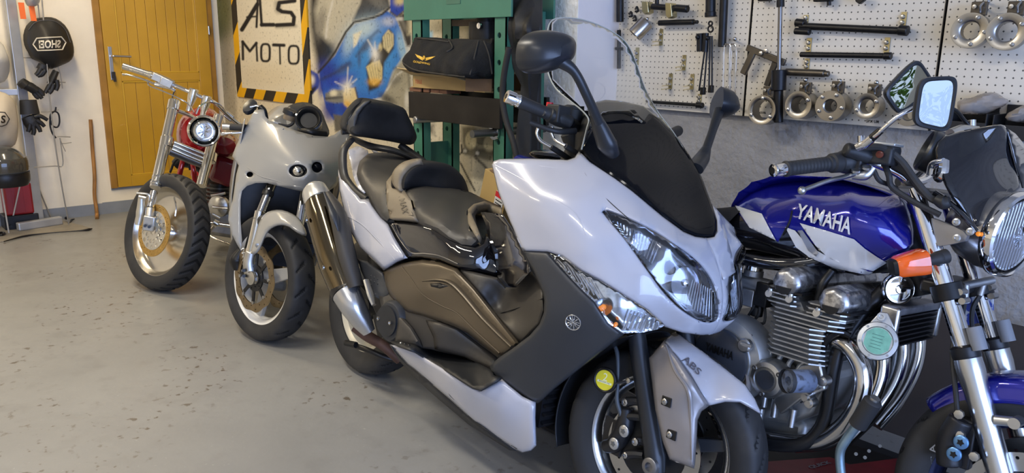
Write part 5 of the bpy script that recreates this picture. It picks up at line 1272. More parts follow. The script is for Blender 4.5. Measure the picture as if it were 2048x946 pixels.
add('indicator_ribs', g_join(*[g_tube([i0.lerp(i1, .25 + k * .12) + iu * .026 - Vector((0, .032, 0)), i0.lerp(i1, .25 + k * .12) - iu * .024 - Vector((0, .032, 0))], .0014, 5, 0) for k in range(0)] or [g_box(i0.lerp(i1, .5), (.02, .02, .02))]), amber, ro)
add('indicator_stem', g_tube([i1, i1 + idr * .03, i1.lerp(X.at(1893, 512, y=-.13), .6), X.at(1893, 512, y=-.13)], [.012, .016, .017, .018], 14), rubber, ro)
# --- fly screen
FS = Skin(X, [(1872, 300, -.13), (1890, 268, -.09), (1935, 252, -.03), (2000, 246, .0), (2012, 260, .04), (2040, 340, .10), (2020, 385, .03), (1985, 405, -.04), (1955, 445, -.09), (1930, 420, -.13), (1900, 370, -.15), (1870, 330, -.155), (1960, 330, -.05), (1950, 390, -.09)], reg=.001)
fly = [(1871, 300), (1876, 284), (1890, 272), (1920, 263), (1960, 256), (2000, 250), (2008, 252), (2014, 262), (2022, 300), (2034, 345), (2040, 375), (2030, 385), (2005, 392), (1985, 410), (1968, 440), (1955, 458), (1945, 448), (1925, 422), (1905, 396), (1890, 368), (1880, 340), (1873, 320)]
panel('fly_screen', FS, fly, blackgloss, ro, th=.004, mirror=False, step=7, roll=.012, R=6, label='gloss black fly screen over the headlamp')
panel('fly_screen_side', Skin(X, [(2014, 262, .05), (2048, 300, .16), (2048, 380, .14), (2036, 370, .08)]), [(2012, 256), (2030, 268), (2048, 290), (2066, 330), (2070, 380), (2045, 376), (2032, 330), (2022, 290)], blackgloss, ro, mirror=False, step=8)
gi = X.at(1858, 310, y=-.13)
add('instrument_shell', g_lathe([(.046, -.06), (.052, -.05), (.055, 0), (.050, .006), (.046, .0), (.044, -.04), (0, -.04)], X.at(1852, 300, y=-.07), (-.80, -.45, .30), 32), mirblk, ro)
add('instrument_rim', g_tube([X.at(1861, 350, y=-.12), X.at(1867, 330, y=-.125), X.at(1888, 322, y=-.14)], [.01, .012, .008], 10), chrome, ro)
add('screen_bracket', g_tube([X.at(1888, 322, y=-.13), X.at(1886, 345, y=-.14), X.at(1875, 358, y=-.13)], .012, 8), chrome, ro)
add('screen_stay', g_tube([X.at(1870, 385, y=-.14), X.at(1900, 405, y=-.14), X.at(1935, 440, y=-.13), X.at(1952, 462, y=-.12)], .011, 10, sq=(1, .6)), blackgloss, ro)
# --- handlebar
h0, h1 = X.at(1546, 341, y=-.41), X.at(1660, 327, y=-.25); hdv = (h1 - h0).normalized()
add('bar_end', g_lathe([(.010, -.002), (.016, 0), (.0165, .004), (.015, .006), (.0155, .034)], h0, hdv, 24), chrome, ro)
add('bar_end_socket', g_cyl(h0 - hdv * .003, h0 + hdv * .001, .009), iron, ro)
gp = [(.017, .034), (.020, .037), (.020, .042), (.0175, .045)]
for i in range(11): gp += [(.0170, .05 + i * .0105), (.0185, .053 + i * .0105), (.0185, .058 + i * .0105), (.0170, .0603 + i * .0105)]
gp += [(.020, .168), (.020, .176), (.025, .18), (.026, .20), (.021, .205)]
add('grip', g_lathe(gp, h0, hdv, 24), rubber, ro)
add('throttle_housing', g_join(g_tube([h0 + hdv * .20, h0 + hdv * .225, h0 + hdv * .26], [.024, .032, .024], 16, 3), g_box(h0 + hdv * .245 + Vector((0.01, 0, .004)), (.05, .05, .052))), blackplastic, ro, bevel=.005)
add('master_cylinder', g_join(g_tube([X.at(1690, 298, y=-.24), X.at(1735, 312, y=-.19), X.at(1775, 318, y=-.15)], [.018, .02, .015], 12), g_box(X.at(1768, 312, y=-.17), (.06, .06, .045))), blackplastic, ro, bevel=.006)
rp_ = X.at(1768, 293, y=-.17)
add('reservoir', g_box(rp_ - Vector((0, 0, .012)), (.07, .052, .03)), blackplastic, ro, bevel=.006)
add('reservoir_lid', g_box(rp_ + Vector((0, 0, .006)), (.074, .056, .008)), mat('pale_alloy_lid', (.52, .53, .52), .4, .7), ro, bevel=.003)
add('sight_glass', g_lathe([(.009, 0), (.009, .004), (.006, .005)], X.at(1760, 309, y=-.205), (.1, -1, 0), 16), mat('red_brown_glass', (.12, .025, .015), .2), ro)
for a, b in ((1711, 343), (1733, 337)): add('lever_pivot', g_lathe([(.011, 0), (.011, .006), (.004, .007)], X.at(a, b, y=-.21), (.2, -.4, .9), 16), alu, ro)
add('lever_bracket', g_tube([X.at(1705, 350, y=-.20), X.at(1730, 350, y=-.19), X.at(1745, 335, y=-.18)], [.012, .014, .012], 10), alu, ro)
add('brake_lever', g_tube([X.at(1712, 347, y=-.20), X.at(1688, 354, y=-.235), X.at(1655, 362, y=-.29), X.at(1622, 374, y=-.33), X.at(1606, 380, y=-.35)], [.009, .0085, .0075, .007, .007], 10, sq=(1, .7)), alu, ro)
add('lever_ball', g_sphere(X.at(1604, 381, y=-.352), .0105), alu, ro)
add('handlebar', g_tube([h0 + hdv * .25, X.at(1740, 322, y=-.17), X.at(1795, 345, y=-.12), X.at(1825, 365, y=-.08), X.at(1860, 350, y=.05), X.at(1900, 290, y=.2), (h0.x, -h0.y, h0.z)], .012, 12), chrome, ro)
add('grip', g_cyl((h0.x, -h0.y, h0.z), (h0.x + .03, -h0.y - .13, h0.z + .005), .018), rubber, ro)
add('handlebar_riser', g_box(X.at(1820, 378, y=-.07), (.04, .04, .05)), alu_dull, ro, bevel=.006)
add('riser_bolt', g_cyl(X.at(1820, 382, y=-.092), X.at(1820, 382, y=-.102), .009), iron, ro)
for q, r_ in (([(1700, 300, -.22), (1760, 295, -.20), (1800, 320, -.17), (1830, 360, -.16), (1860, 395, -.15), (1890, 408, -.14)], .009),
              ([(1770, 330, -.16), (1778, 352, -.17), (1785, 375, -.16), (1830, 405, -.15), (1880, 430, -.14)], .0075),
              ([(1748, 342, -.18), (1760, 362, -.17), (1790, 376, -.12), (1830, 420, -.08), (1860, 520, -.05)], .006),
              ([(1785, 330, -.15), (1815, 348, -.14), (1845, 385, -.12), (1880, 400, -.12)], .008)):
    add('control_cable', g_tube([X.at(a, b, y=c) for a, b, c in q], r_, 8), rubber, ro)
add('cable_guide', g_tube([X.at(1872, 398, y=-.15), X.at(1888, 405, y=-.15), X.at(1900, 402, y=-.15)], [.012, .018, .012], 10), blackplastic, ro)
# --- mirrors
skyg = mat('blue_tinted_mirror_glass', (.125, .128, .120), .015, 1, var=0); plaing = mat('plain_mirror_glass', (.42, .44, .42), .015, 1, var=0)
def rmirror(c, ux, n, hw, hh, stalk, chromed, gm=skyg):
    ux = Vector(ux).normalized(); n = Vector(n).normalized(); ux = (ux - n * ux.dot(n)).normalized(); uy = n.cross(ux)
    def ring(k, o, e=5, s=1): 
        out = []
        for i in range(48):
            q = 2 * pi * i / 48; x = abs(cos(q)) ** (2 / e) * (1 if cos(q) > 0 else -1); y = abs(sin(q)) ** (2 / e) * (1 if sin(q) > 0 else -1)
            out.append(c + ux * (x * (hw + k)) + uy * (y * (hh + k) * (1 + .10 * x)) + n * o)
        return out
    rows = [ring(-.006, .003), ring(-.002, .006), ring(.003, .004), ring(.004, -.004), ring(-.002, -.02), ring(-.03, -.032)]
    V = [p for r in rows for p in r]; Fc = [(j * 48 + i, j * 48 + (i + 1) % 48, (j + 1) * 48 + (i + 1) % 48, (j + 1) * 48 + i) for j in range(5) for i in range(48)]
    Fc.append(tuple(5 * 48 + i for i in range(48)))
    add('mirror_shell', (V, Fc), mirblk, ro)
    R_ = ring(-.006, .0032); add('mirror_glass', (R_ + [c + n * .0046], [(i, (i + 1) % 48, 48) for i in range(48)]), gm, ro)
    add('mirror_stalk', g_tube(stalk, .0055, 10, 4), chromed, ro)
m1 = X.at(1870, 206, y=-.26); m2 = X.at(1818, 176, y=.02)
Rinv = X.M.to_3x3().inverted()
def aim(c, look):   # normal that makes the glass, seen from the camera, reflect towards world direction `look`
    wc = X.M @ c; v = (CC - wc).normalized(); return Rinv @ (v + Vector(look).normalized()).normalized()
imgr = Rinv @ CR; imgu = Rinv @ CU
rmirror(m1, imgr * cos(radians(8)) - imgu * sin(radians(8)) * .6, aim(m1, (.93, -.18, .12)), .041, .056, [m1 - aim(m1, (1, 0, 0)) * .03, X.at(1800, 230, y=-.27), X.at(1752, 270, y=-.27), X.at(1735, 282, y=-.26)], chrome)
rmirror(m2, imgr * cos(radians(42)) + imgu * sin(radians(42)), aim(m2, (.84, .08, .03)), .062, .044, [m2 + Vector((-.03, .02, -.02)), X.at(1900, 215, y=.16), X.at(1928, 240, y=.22), X.at(1944, 258, y=.24)], iron, plaing)
add('mirror_clamp', g_join(g_cyl(X.at(1722, 272, y=-.25), X.at(1722, 296, y=-.25), .0085), g_tube([X.at(1745, 276, y=-.262), X.at(1730, 288, y=-.255), X.at(1716, 294, y=-.25)], .011, 10)), chrome, ro)
add('stalk_nut', g_tube([X.at(1762, 260, y=-.268), X.at(1744, 276, y=-.264)], [.009, .010], 10, 0), iron, ro)
add('mirror_clamp', g_join(g_cyl(X.at(1944, 240, y=.24), X.at(1944, 268, y=.24), .010), g_tube([X.at(1900, 268, y=.15), X.at(1925, 262, y=.2), X.at(1955, 262, y=.24)], [.014, .018, .014], 10)), alu, ro)
# --- front wheel
def groove_r(t, s): return 1.0 if ((t * 18 / (2 * pi) + abs(s) * .8) % 1) < .18 and .15 < abs(s) < .8 else 0.0
fw = Vector((1.575, 0, .30))
wheel(ro, fw, 8, .300, .130, .222, mat('blue_black_rim', (.015, .02, .06), .25, .3), mat('black_spoke', (.02, .02, .025), .35, .3), groove_r, 3, spk=(.03, .022))
for sy in (-1, 1):
    add('brake_disc', turn(g_disc(.149, .105, .005, .075 * sy, 30, .0045), 8, fw), mat('brake_disc_steel', (.4, .4, .4)), ro, False)
    add('disc_carrier', turn(g_disc(.106, .04, .008, .07 * sy, 0), 8, fw), iron, ro, False)
cq = X.at(1920, 885, y=-.115)
add('caliper', g_join(g_box(cq + Vector((0, .02, 0)), (.06, .05, .12)), g_tube([cq + Vector((-.005, -.01, .06)), cq + Vector((-.02, -.012, 0)), cq + Vector((-.01, -.01, -.06))], .028, 12)), mat('caliper_black', (.02, .02, .02)), ro, bevel=.005)
blueal = mat('blue_anodised', (.14, .30, .55), .3, .7)
for a, b in ((1923, 880), (1912, 900)):
    p_ = X.at(1923 if a > 1915 else 1909, 884 if a > 1915 else 908, y=-.155); add('caliper_piston_cap', g_lathe([(.0165, 0), (.0165, .005), (.0135, .007), (0, .007)], p_, (0, -1, 0), 24), blueal, ro)
    add('star_recess', g_prism([p_ + Vector((cos(i * pi / 5) * (.009 if i % 2 == 0 else .0055), -.0073, sin(i * pi / 5) * (.009 if i % 2 == 0 else .0055))) for i in range(10)], (0, -.001, 0)), iron, ro, False)
for a, b in ((1920, 828), (1922, 870), (1950, 912)):
    p_ = X.at(a, b, y=-.14); add('caliper_bolt', g_lathe([(.011, 0), (.011, .01), (.006, .011)], p_, (0, -1, 0), 8), alu, ro)
bw = bvh_of(turn(g_tyre(.300, .130, .222, 96, None, 0, 12), 8, fw))
mesh('tyre_lettering', *g_text_on(X, 'ST A', [(1876, 892), (1868, 838 + 50), (1860, 890), (1868, 946)][0:0] or [(1864, 938), (1858, 890), (1870, 888), (1877, 937)], bw, .001, bold=.01), whited, ro)
# front fender
rows = []
for i in range(12):
    t = radians(22 + i * 11); rr = .322
    rows.append([fw + Vector((cos(t) * rr * k, y, sin(t) * rr * k)) for y, k in ((-.082, .86 if i in (0, 11) else .80), (-.078, .93), (-.055, .985), (0, 1.0), (.055, .985), (.078, .93), (.082, .80))])
shell('front_fender', g_patch(rows, 4), bluep, ro, .003)
add('rear_tyre', g_join(xf(g_tyre(.315, .17, .222, 80, None, 0, 12), Matrix.Translation((0, 0, .315)))), rubber, ro)
add('swingarm', g_join(*[g_tube([(0, .12 * s, .315), (.3, .12 * s, .34), (.5, .08 * s, .36)], .026, 10) for s in (-1, 1)], g_cyl((.5, -.1, .36), (.5, .1, .36), .03)), alu_dull, ro)

# ================================================================== ramp, lever and things under the roadster
rampm = mat('red_lift_paint', (.16, .008, .014), .35, var=.3, scale=9, coat=.3)
lift = empty('motorcycle_lift', (-.75, 2.0, 0), label='low dark red ramp plate with black deck under the blue motorcycle', cat='lift')
Lb = Vector((-.75, 2.0, 0))
add('ramp_deck', g_prism([px(a, b, Z=.05) - Lb for a, b in ((1500, 900), (1640, 868), (1850, 935), (1850, 990), (1520, 990))], (0, 0, -.02)), iron, lift, False)
add('ramp_rim', g_prism([px(a, b, Z=.056) - Lb for a, b in ((1520, 925), (1660, 915), (1700, 930), (1815, 915), (1840, 925), (1700, 980), (1560, 990))], (0, 0, -.035)), rampm, lift, False, bevel=.003)
pa, pb, pcx = px(1610, 934, Z=.058) - Lb, px(1670, 918, Z=.058) - Lb, px(1605, 926, Z=.058) - Lb
ud = (pb - pa).normalized(); 
add('ramp_lettering', g_text('QUICK', px(1640, 930, Z=.0575) - Lb, ud, Vector((0, 0, 1)).cross(ud), w=.09, h=.02, bold=.03, th=.0008), mat('grey_print', (.18, .17, .18), .6), lift)
for a, b in ((1712, 908), (1738, 902), (1760, 892), (1730, 915)): add('ramp_bolt', g_cyl(px(a, b, Z=.05) - Lb, px(a, b, Z=.056) - Lb, .006, n=8), boltm, lift)
Bb = px(1697, 960, Z=.0)
lev = empty('stand_lever', Bb, label='bent bluish steel lever with black rubber grip before the exhaust pipes', cat='lever')
yv = px(1690, 900, X=-.86)
lp = [px(a, b, Y=1.80) - Bb for a, b in ((1688, 985), (1682, 946), (1680, 905), (1692, 880), (1718, 845), (1728, 832))]
add('lever_bar', g_tube([lp[0]] + lp[1:], .0115, 14), mat('bluish_zinc', (.30, .42, .50), .3, .8, var=.2, scale=20), lev)
add('rubber_grip', g_lathe([(.014, -.045), (.022, -.043), (.022, .035), (.017, .04), (.0, .042)], px(1732, 824, Y=1.80) - Bb, (px(1745, 803, Y=1.80) - px(1722, 838, Y=1.80)), 24), rubber, lev)
add('lever_tip', g_lathe([(.012, .040), (.012, .047), (0, .048)], px(1732, 824, Y=1.80) - Bb, (px(1745, 803, Y=1.80) - px(1722, 838, Y=1.80)), 16), alu, lev)
tarp = mat('dark_brown_board', (.045, .036, .032), .8)
add('deck_rubber_and_shade', g_box((-.35, .22, .006), (2.1, .80, .012)), mat('black_deck_and_shade', (.012, .012, .014), .7), lift, False)  # black deck sheet, enlarged to stand in for the deep shade under the bike
o = add('cardboard_sheet', g_prism([(-1.35, 2.78, .0), (-.3, 2.78, 0), (-.3, 2.88, .48), (-1.35, 2.88, .48)], (0, .006, 0)), tarp, None, False)
tag(o, 'dark brown cardboard sheet leaning on the wall behind the blue motorcycle', 'cardboard')
# ================================================================== white sport motorcycle
fwhite = mat('matt_grey_white_paint', (.28, .275, .26), .3, var=.03, coat=.5)
P = Frame(-3.40, 1.44, -24, 12)
sp = empty('motorcycle', M=P.M, label='white sport motorcycle with full fairing and round lamp holes, behind the scooter', cat='motorcycle')
WP = P.I @ Matrix.Translation((-3.384, 1.466, .295)) @ Matrix.Rotation(radians(9), 4, 'Z') @ Matrix.Rotation(radians(-10), 4, 'X')
def groove_p(t, s):
    k = ((t * 16 / (2 * pi)) + .55 * abs(s) ** 1.5 + (.5 if s > 0 else 0)) % 1
    return 1.0 if k < .15 and .08 < abs(s) < .85 else 0.0
whiter = mat('white_rim_paint', (.74, .72, .66), .35, var=.05)
wheel(sp, None, WP, .298, .122, .222, whiter, mat('grey_white_spoke', (.42, .41, .38), .4, .2), groove_p, 3, spk=(.035, .024), nt=288, rimw=.095)
discm = mat('bronze_wave_disc', (.30, .235, .15), .35, 1, var=.15, scale=30)
wd = g_disc(.156, .118, .005, -.075, 24, .004, n=120, wave=.004)
add('brake_disc', turn(wd, WP, 0), discm, sp, False); add('brake_disc', turn(g_disc(.156, .118, .005, .075, 24, .004, n=120, wave=.004), WP, 0), discm, sp, False)
add('disc_carrier', turn(g_join(g_disc(.062, .03, .008, -.07, 10, .004), *[g_box((cos(a) * .085, -.07, sin(a) * .085), (.058, .006, .016), Matrix.Rotation(-a, 3, 'Y')) for a in [k * pi / 4 for k in range(8)]]), WP, 0), iron, sp, False)
for k in range(8):
    a = k * pi / 4 + .1; add('disc_button', turn(g_cyl((cos(a) * .115, -.080, sin(a) * .115), (cos(a) * .115, -.072, sin(a) * .115), .008, n=10), WP, 0), boltm, sp)
add('axle_ring', turn(g_lathe([(.020, 0), (.032, .002), (.032, .01), (.020, .012)], (0, -.086, 0), (0, -1, 0), 24), WP, 0), alu, sp)
chr2 = chrome
for s, q in ((-1, [(542, 372, -.12), (521, 422, -.06), (505, 470, -.02), (501, 515, .0)]), (1, None)):
    if q:
        t0, t1, t2, t3 = [P.at(a, b, x=c) for a, b, c in q]
        add('fork_tube', g_cyl(t0 + (t0 - t1) * .4, t1 + (t2 - t1) * .4, .021), mat('dark_chrome_tube', (.5, .5, .5), .12, 1), sp)
        add('fork_collar', g_lathe([(.026, -.012), (.028, 0), (.026, .014)], t0 + (t1 - t0) * .3, t1 - t0, 20), iron, sp)
        add('fork_slider', g_cyl(t1, t3, .025, .027, bev=.003), polish, sp)
        add('fork_foot', g_join(g_tube([t3 + Vector((0, 0, .03)), t3 + Vector((.0, 0, -.03)), P.at(504, 556, x=.01)], [.026, .03, .03], 14), g_box(P.at(514, 548, x=0), (.05, .05, .06))), alu, sp, bevel=.004)
        for a, b in ((488, 541), (488, 552)): add('pinch_bolt', g_cyl(P.at(a, b, x=.02), P.at(a, b, x=.035), .008, n=8), iron, sp)
add('fork_tube', g_cyl(P.at(610, 380, x=-.14), P.at(590, 500, x=-.02), .022), chr2, sp)
add('caliper', g_tube([P.at(484, 500, x=-.10), P.at(474, 520, x=-.10), P.at(476, 540, x=-.09)], [.02, .034, .02], 12), iron, sp)
add('brake_hose', g_tube([P.at(508, 455, x=-.07), P.at(497, 475, x=-.07), P.at(490, 500, x=-.08), P.at(480, 512, x=-.09)], .006, 8), iron, sp)
for i in range(4): add('hose_clip', g_tube([P.at(482 + i * 2, 500 + 7 * i, x=-.03), P.at(488 + i * 1, 497 + 8 * i, x=-.03), P.at(486, 508 + 7 * i, x=-.03)], .004, 6, 3), alu, sp)
# front fender on the tyre
FN = Skin(P, [(529, 429, .05), (550, 421, .10), (570, 424, .14), (598, 440, .22), (611, 470, .29), (594, 464, .29), (579, 453, .26), (564, 440, .20), (550, 453, .19), (530, 460, .11), (512, 490, .09), (503, 506, .08)], 'x', reg=.01)
fen = curve2d([(529, 429), (544, 421.5), (564, 420.5), (585, 428), (600, 440), (610, 458), (612, 472), (594, 465), (579, 454), (564, 450), (550, 453), (538, 461), (529, 476), (522, 494), (514, 506), (505, 508), (502, 502), (510, 473), (518, 447)], 2)
panel('front_fender', FN, fen, fwhite, sp, th=.003, mirror=False, step=5, roll=-.02, R=6)
add('fender_screw', g_lathe([(.009, 0), (.009, .005), (.004, .006)], FN.p(514.5, 490, .004), (1, -.2, 0), 14), boltm, sp)
# upper fairing
FF = Skin(P, [(527, 219, -.36), (508, 223, -.36), (486, 266, -.33), (465, 312, -.30), (482, 336, -.24), (516, 356, -.12), (554, 369, -.04), (602, 381, .02), (661, 380, -.08), (676, 367, -.14), (694, 291, -.30), (699, 253, -.38), (668, 270, -.30), (628, 272, -.22),
              (592, 262, -.20), (562, 251, -.23), (541, 244, -.28), (596, 342, .04), (634, 335, .0), (560, 310, -.07), (600, 300, -.06), (520, 300, -.18), (650, 310, -.12)], 'x')
lampA = [(596 + 18.5 * cos(i * pi / 14), 341.5 + 13 * sin(i * pi / 14)) for i in range(28)]
lampB = [(634 + 11 * cos(i * pi / 12), 334.5 + 11 * sin(i * pi / 12)) for i in range(24)]
duct = [(500 + 7 * cos(i * pi / 8), 349 + 5.5 * sin(i * pi / 8)) for i in range(16)]
fair = [(527, 218), (510, 221), (498, 243), (486, 266), (473, 291), (465, 312), (473, 324), (478, 331), (473, 350), (470, 372), (466, 400), (458, 425), (457, 440), (463, 466), (474, 488), (483, 503), (484, 480), (481, 440), (481, 400), (484, 382), (494, 372), (512, 366), (535, 366), (554, 371), (592, 380), (625, 386), (655, 383), (672, 372), (684, 345), (692, 310), (699, 270), (701, 253), (690, 255), (683, 258), (668, 270), (656, 274), (628, 272), (592, 262), (562, 251), (541, 244), (531, 233)]
panel('fairing', FF, fair, fwhite, sp, th=.004, mirror=False, step=7, holes=[lampA, lampB, duct], roll=.0, R=5)
for L in (lampA, lampB, duct):
    lip = FF.pts(L); c = sum(lip, Vector()) / len(lip); low = [c + (p - c) * .82 - Vector((.05, 0, 0)) for p in lip]; n = len(lip)
    add('lamp_cup' if L is not duct else 'air_duct', (lip + low, [(i, (i + 1) % n, n + (i + 1) % n, n + i) for i in range(n)] + [tuple(range(n, 2 * n))]), iron if L is not lampA else mat('dark_cup', (.06, .06, .06), .3, .4), sp)
lb = FF.p(596, 342, -.03)
add('lamp_projector', g_join(g_lathe([(.024, 0), (.026, .01), (.020, .022), (.008, .028), (0, .03)], lb, (1, 0, 0), 24)), polish, sp)
add('lamp_projector', g_lathe([(.02, 0), (.02, .012), (.0, .02)], FF.p(634, 335, -.03), (1, 0, 0), 20), darkp, sp)
for a, b in ((535.5, 245), (567, 259), (624, 274)): add('fairing_screw', g_cyl(FF.p(a, b, .003), FF.p(a, b, -.002), .004, n=8), iron, sp)
add('fairing_crease', g_tube([FF.p(a, b, .001) for a, b in ((495, 335), (520, 352), (548, 360), (600, 374), (650, 376))], .003, 6), fwhite, sp)
# inside of the fairing: dark radiator, side wall
add('radiator', g_box((-.28, 0, .62), (.05, .44, .40)), iron, sp, bevel=.01)
add('inner_fairing', g_patch([[(-.35, y, .9) for y in (-.22, 0, .22)], [(-.42, y, .55) for y in (-.22, 0, .22)], [(-.40, y, .25) for y in (-.18, 0, .18)]], 3), iron, sp)
for sy in (-1, 1): shell('side_fairing', g_patch([[(-.30, .245 * sy, .98), (-.30, .25 * sy, .6), (-.30, .20 * sy, .30)], [(-.7, .25 * sy, .90), (-.7, .27 * sy, .6), (-.7, .21 * sy, .24)], [(-1.05, .16 * sy, .85), (-1.0, .22 * sy, .6), (-1.0, .16 * sy, .3)]], 4), fwhite, sp, .004)
add('fuel_tank', g_sphere((-.72, 0, .92), .2, 24, 14, (1.25, .8, .75)), fwhite, sp)
add('tail_unit', g_tube([(-.95, 0, .86), (-1.2, 0, .88), (-1.5, 0, .95)], [.14, .13, .05], 16, sq=(1.1, .5)), fwhite, sp)
add('seat', g_sphere((-1.02, 0, .88), .12, 16, 10, (1.5, 1.0, .35)), seatblk, sp)
add('rear_tyre', xf(g_tyre(.31, .17, .222, 80, None, 0, 12), Matrix.Translation((-1.40, 0, .31))), rubber, sp)
add('engine', g_box((-.62, 0, .42), (.42, .36, .36)), iron, sp, bevel=.04)
# cockpit: mirror, reservoir, rev counter, screen edge, clip-ons
add('bar_mirror', g_lathe([(.012, -.02), (.042, -.012), (.046, 0), (.040, .012), (.014, .016)], P.at(500, 214, x=-.42), (.5, -.3, .5), 28, sq=(.7, 1)), mirblk, sp)
add('mirror_stem', g_tube([P.at(500, 214, x=-.40), P.at(515, 212, x=-.40), P.at(526, 218, x=-.38)], [.007, .007, .012], 10), chrome, sp)
add('mirror_mount', g_join(g_tube([P.at(520, 214, x=-.38), P.at(528, 222, x=-.37), P.at(534, 238, x=-.37)], [.016, .014, .008], 10)), iron, sp)
add('reservoir', g_lathe([(.030, 0), (.034, .05), (.034, .052)], P.at(578, 240, x=-.40), (0.1, .12, 1), 24), mat('amber_brown_reservoir', (.26, .20, .13), .3, trans=.2), sp)
add('reservoir_cap', g_lathe([(.038, 0), (.038, .022), (.032, .026)], P.at(580, 229, x=-.40), (0.1, .12, 1), 12), blackplastic, sp)
add('reservoir_hose', g_tube([P.at(556, 249, x=-.38), P.at(575, 252, x=-.38), P.at(586, 246, x=-.38), P.at(584, 238, x=-.40)], .008, 10), rubber, sp)
add('rev_counter', g_lathe([(.050, -.10), (.062, -.09), (.062, 0), (.055, .006), (.046, 0), (.040, -.02), (0, -.02)], P.at(617, 238, x=-.28), (.8, -.15, .35), 36), iron, sp)
add('rev_counter_ring', g_lathe([(.063, -.02), (.066, -.01), (.066, .002), (.058, .004)], P.at(617, 238, x=-.28), (.8, -.15, .35), 36, cap=False), blackgloss, sp)
add('gauge_bracket', g_tube([P.at(600, 262, x=-.28), P.at(622, 264, x=-.24), P.at(650, 268, x=-.28)], .018, 10), iron, sp)
SZ = Skin(P, [(575, 215, -.55), (610, 206, -.60), (640, 225, -.55), (655, 265, -.45), (600, 235, -.48)], 'x')
panel('screen_cowl', SZ, curve2d([(574, 217), (585, 209), (605, 205), (625, 209), (642, 222), (650, 242), (658, 262), (656, 273), (645, 271), (632, 240), (612, 222), (590, 222)], 2), mat('dark_cowl', (.05, .048, .045), .4), sp, mirror=False, step=6, th=.006)
panel('tank_edge', Skin(P, [(545, 240, -.5), (610, 240, -.55), (640, 255, -.5), (570, 225, -.55)], 'x'), curve2d([(541, 243), (556, 234), (572, 228), (592, 224), (612, 240), (620, 262), (590, 262), (560, 250)], 2), alu_dull, sp, mirror=False, step=7)
c0, c1 = P.at(445, 252.5, x=-.42), P.at(493, 256, x=-.40); cd = (c1 - c0).normalized()
add('bar_end', g_lathe([(.014, 0), (.017, .002), (.017, .036)], c0, cd, 20), polish, sp)
add('grip', g_lathe([(.016, .036), (.0175, .04), (.0175, (c1 - c0).length)], c0, cd, 20), rubber, sp)
add('brake_lever', g_tube([P.at(443, 268, x=-.38), P.at(456, 266.5, x=-.37), P.at(485, 265, x=-.37)], [.010, .006, .007], 10), chrome, sp)
add('grip', g_cyl(P.at(690, 261, x=-.42), P.at(720, 262, x=-.44), .018), rubber, sp)
add('sump_guard', g_box((-.55, 0, .17), (.5, .16, .06)), fwhite, sp, bevel=.02)

# ================================================================== chrome and red custom bike
H = Frame(-4.50, 1.28, -30, 11)
ch = empty('motorcycle', M=H.M, label='red custom motorcycle with long chrome fork and solid disc front wheel, near the yellow door', cat='motorcycle')
WH = H.I @ Matrix.Translation((-4.506, 1.37, .322)) @ Matrix.Rotation(radians(15), 4, 'Z') @ Matrix.Rotation(radians(-16.5), 4, 'X')
def groove_c(t, s):
    k = ((t * 34 / (2 * pi)) + .9 * abs(s)) % 1
    return 1.0 if (k < .30 and abs(s) < .8) else 0.0
tyre_obj(ch, g_tyre(.333, .118, .255, 340, groove_c, .005, 24, .9), WH, 0, rubber, groove_c)
add('rim', turn(g_lathe([(.262, -.045), (.258, -.048), (.250, -.044), (.244, -.030), (.232, -.012), (.222, .0), (.20, .006), (.12, .008), (.0, .008), (.0, .014), (.2, .014), (.235, .03), (.25, .046), (.262, .048)], (0, 0, 0), (0, 1, 0), 72, cap=False), WH, 0), mat('machined_disc_wheel', (.60, .57, .51), .2, 1, var=.14, scale=5), ch)
add('hub', turn(g_lathe([(.05, .012), (.052, -.03), (.046, -.045), (.02, -.05)], (0, 0, 0), (0, 1, 0), 36), WH, 0), chrome, ch)
yd_ = mat('brass_drilled_disc', (.52, .33, .10), .38, .9, var=.1, scale=20)
hs = [((.132 + .004 * (i % 2)) , 0) for i in range(4)]
def ringdisc(r, r0, n, hr, rr):
    o = [(r * cos(2 * pi * i / 72), r * sin(2 * pi * i / 72)) for i in range(72)]; H_ = [[(r0 * cos(2 * pi * i / 40), r0 * sin(2 * pi * i / 40)) for i in range(40)]]
    for i in range(n):
        a = 2 * pi * i / n; q = rr[i % len(rr)]; H_.append([(q * cos(a) + hr * cos(k * pi / 4), q * sin(a) + hr * sin(k * pi / 4)) for k in range(8)])
    v, f = fill2d(o, .06, H_); f = [tuple(t) for t in f]; n_ = len(v); E = boundary(f)
    return [Vector((a.x, -.002, a.y)) for a in v] + [Vector((a.x, .002, a.y)) for a in v], f + [tuple(n_ + i for i in reversed(t)) for t in f] + [(b, a, a + n_, b + n_) for a, b in E]
add('brake_disc', turn(ringdisc(.146, .108, 48, .0032, (.120, .134)), WH @ Matrix.Translation((0, -.075, 0)), 0), yd_, ch, False, label='brass coloured drilled brake disc')
add('disc_carrier', turn(ringdisc(.109, .026, 26, .0125, (.092, .060)), WH @ Matrix.Translation((0, -.077, 0)), 0), mat('cream_alloy', (.62, .60, .54), .3, .9), ch, False)
# valve stem
add('valve_stem', turn(g_tube([(.06, -.03, .20), (.10, -.035, .15), (.105, -.035, .10)], .005, 8), WH, 0), chrome, ch)
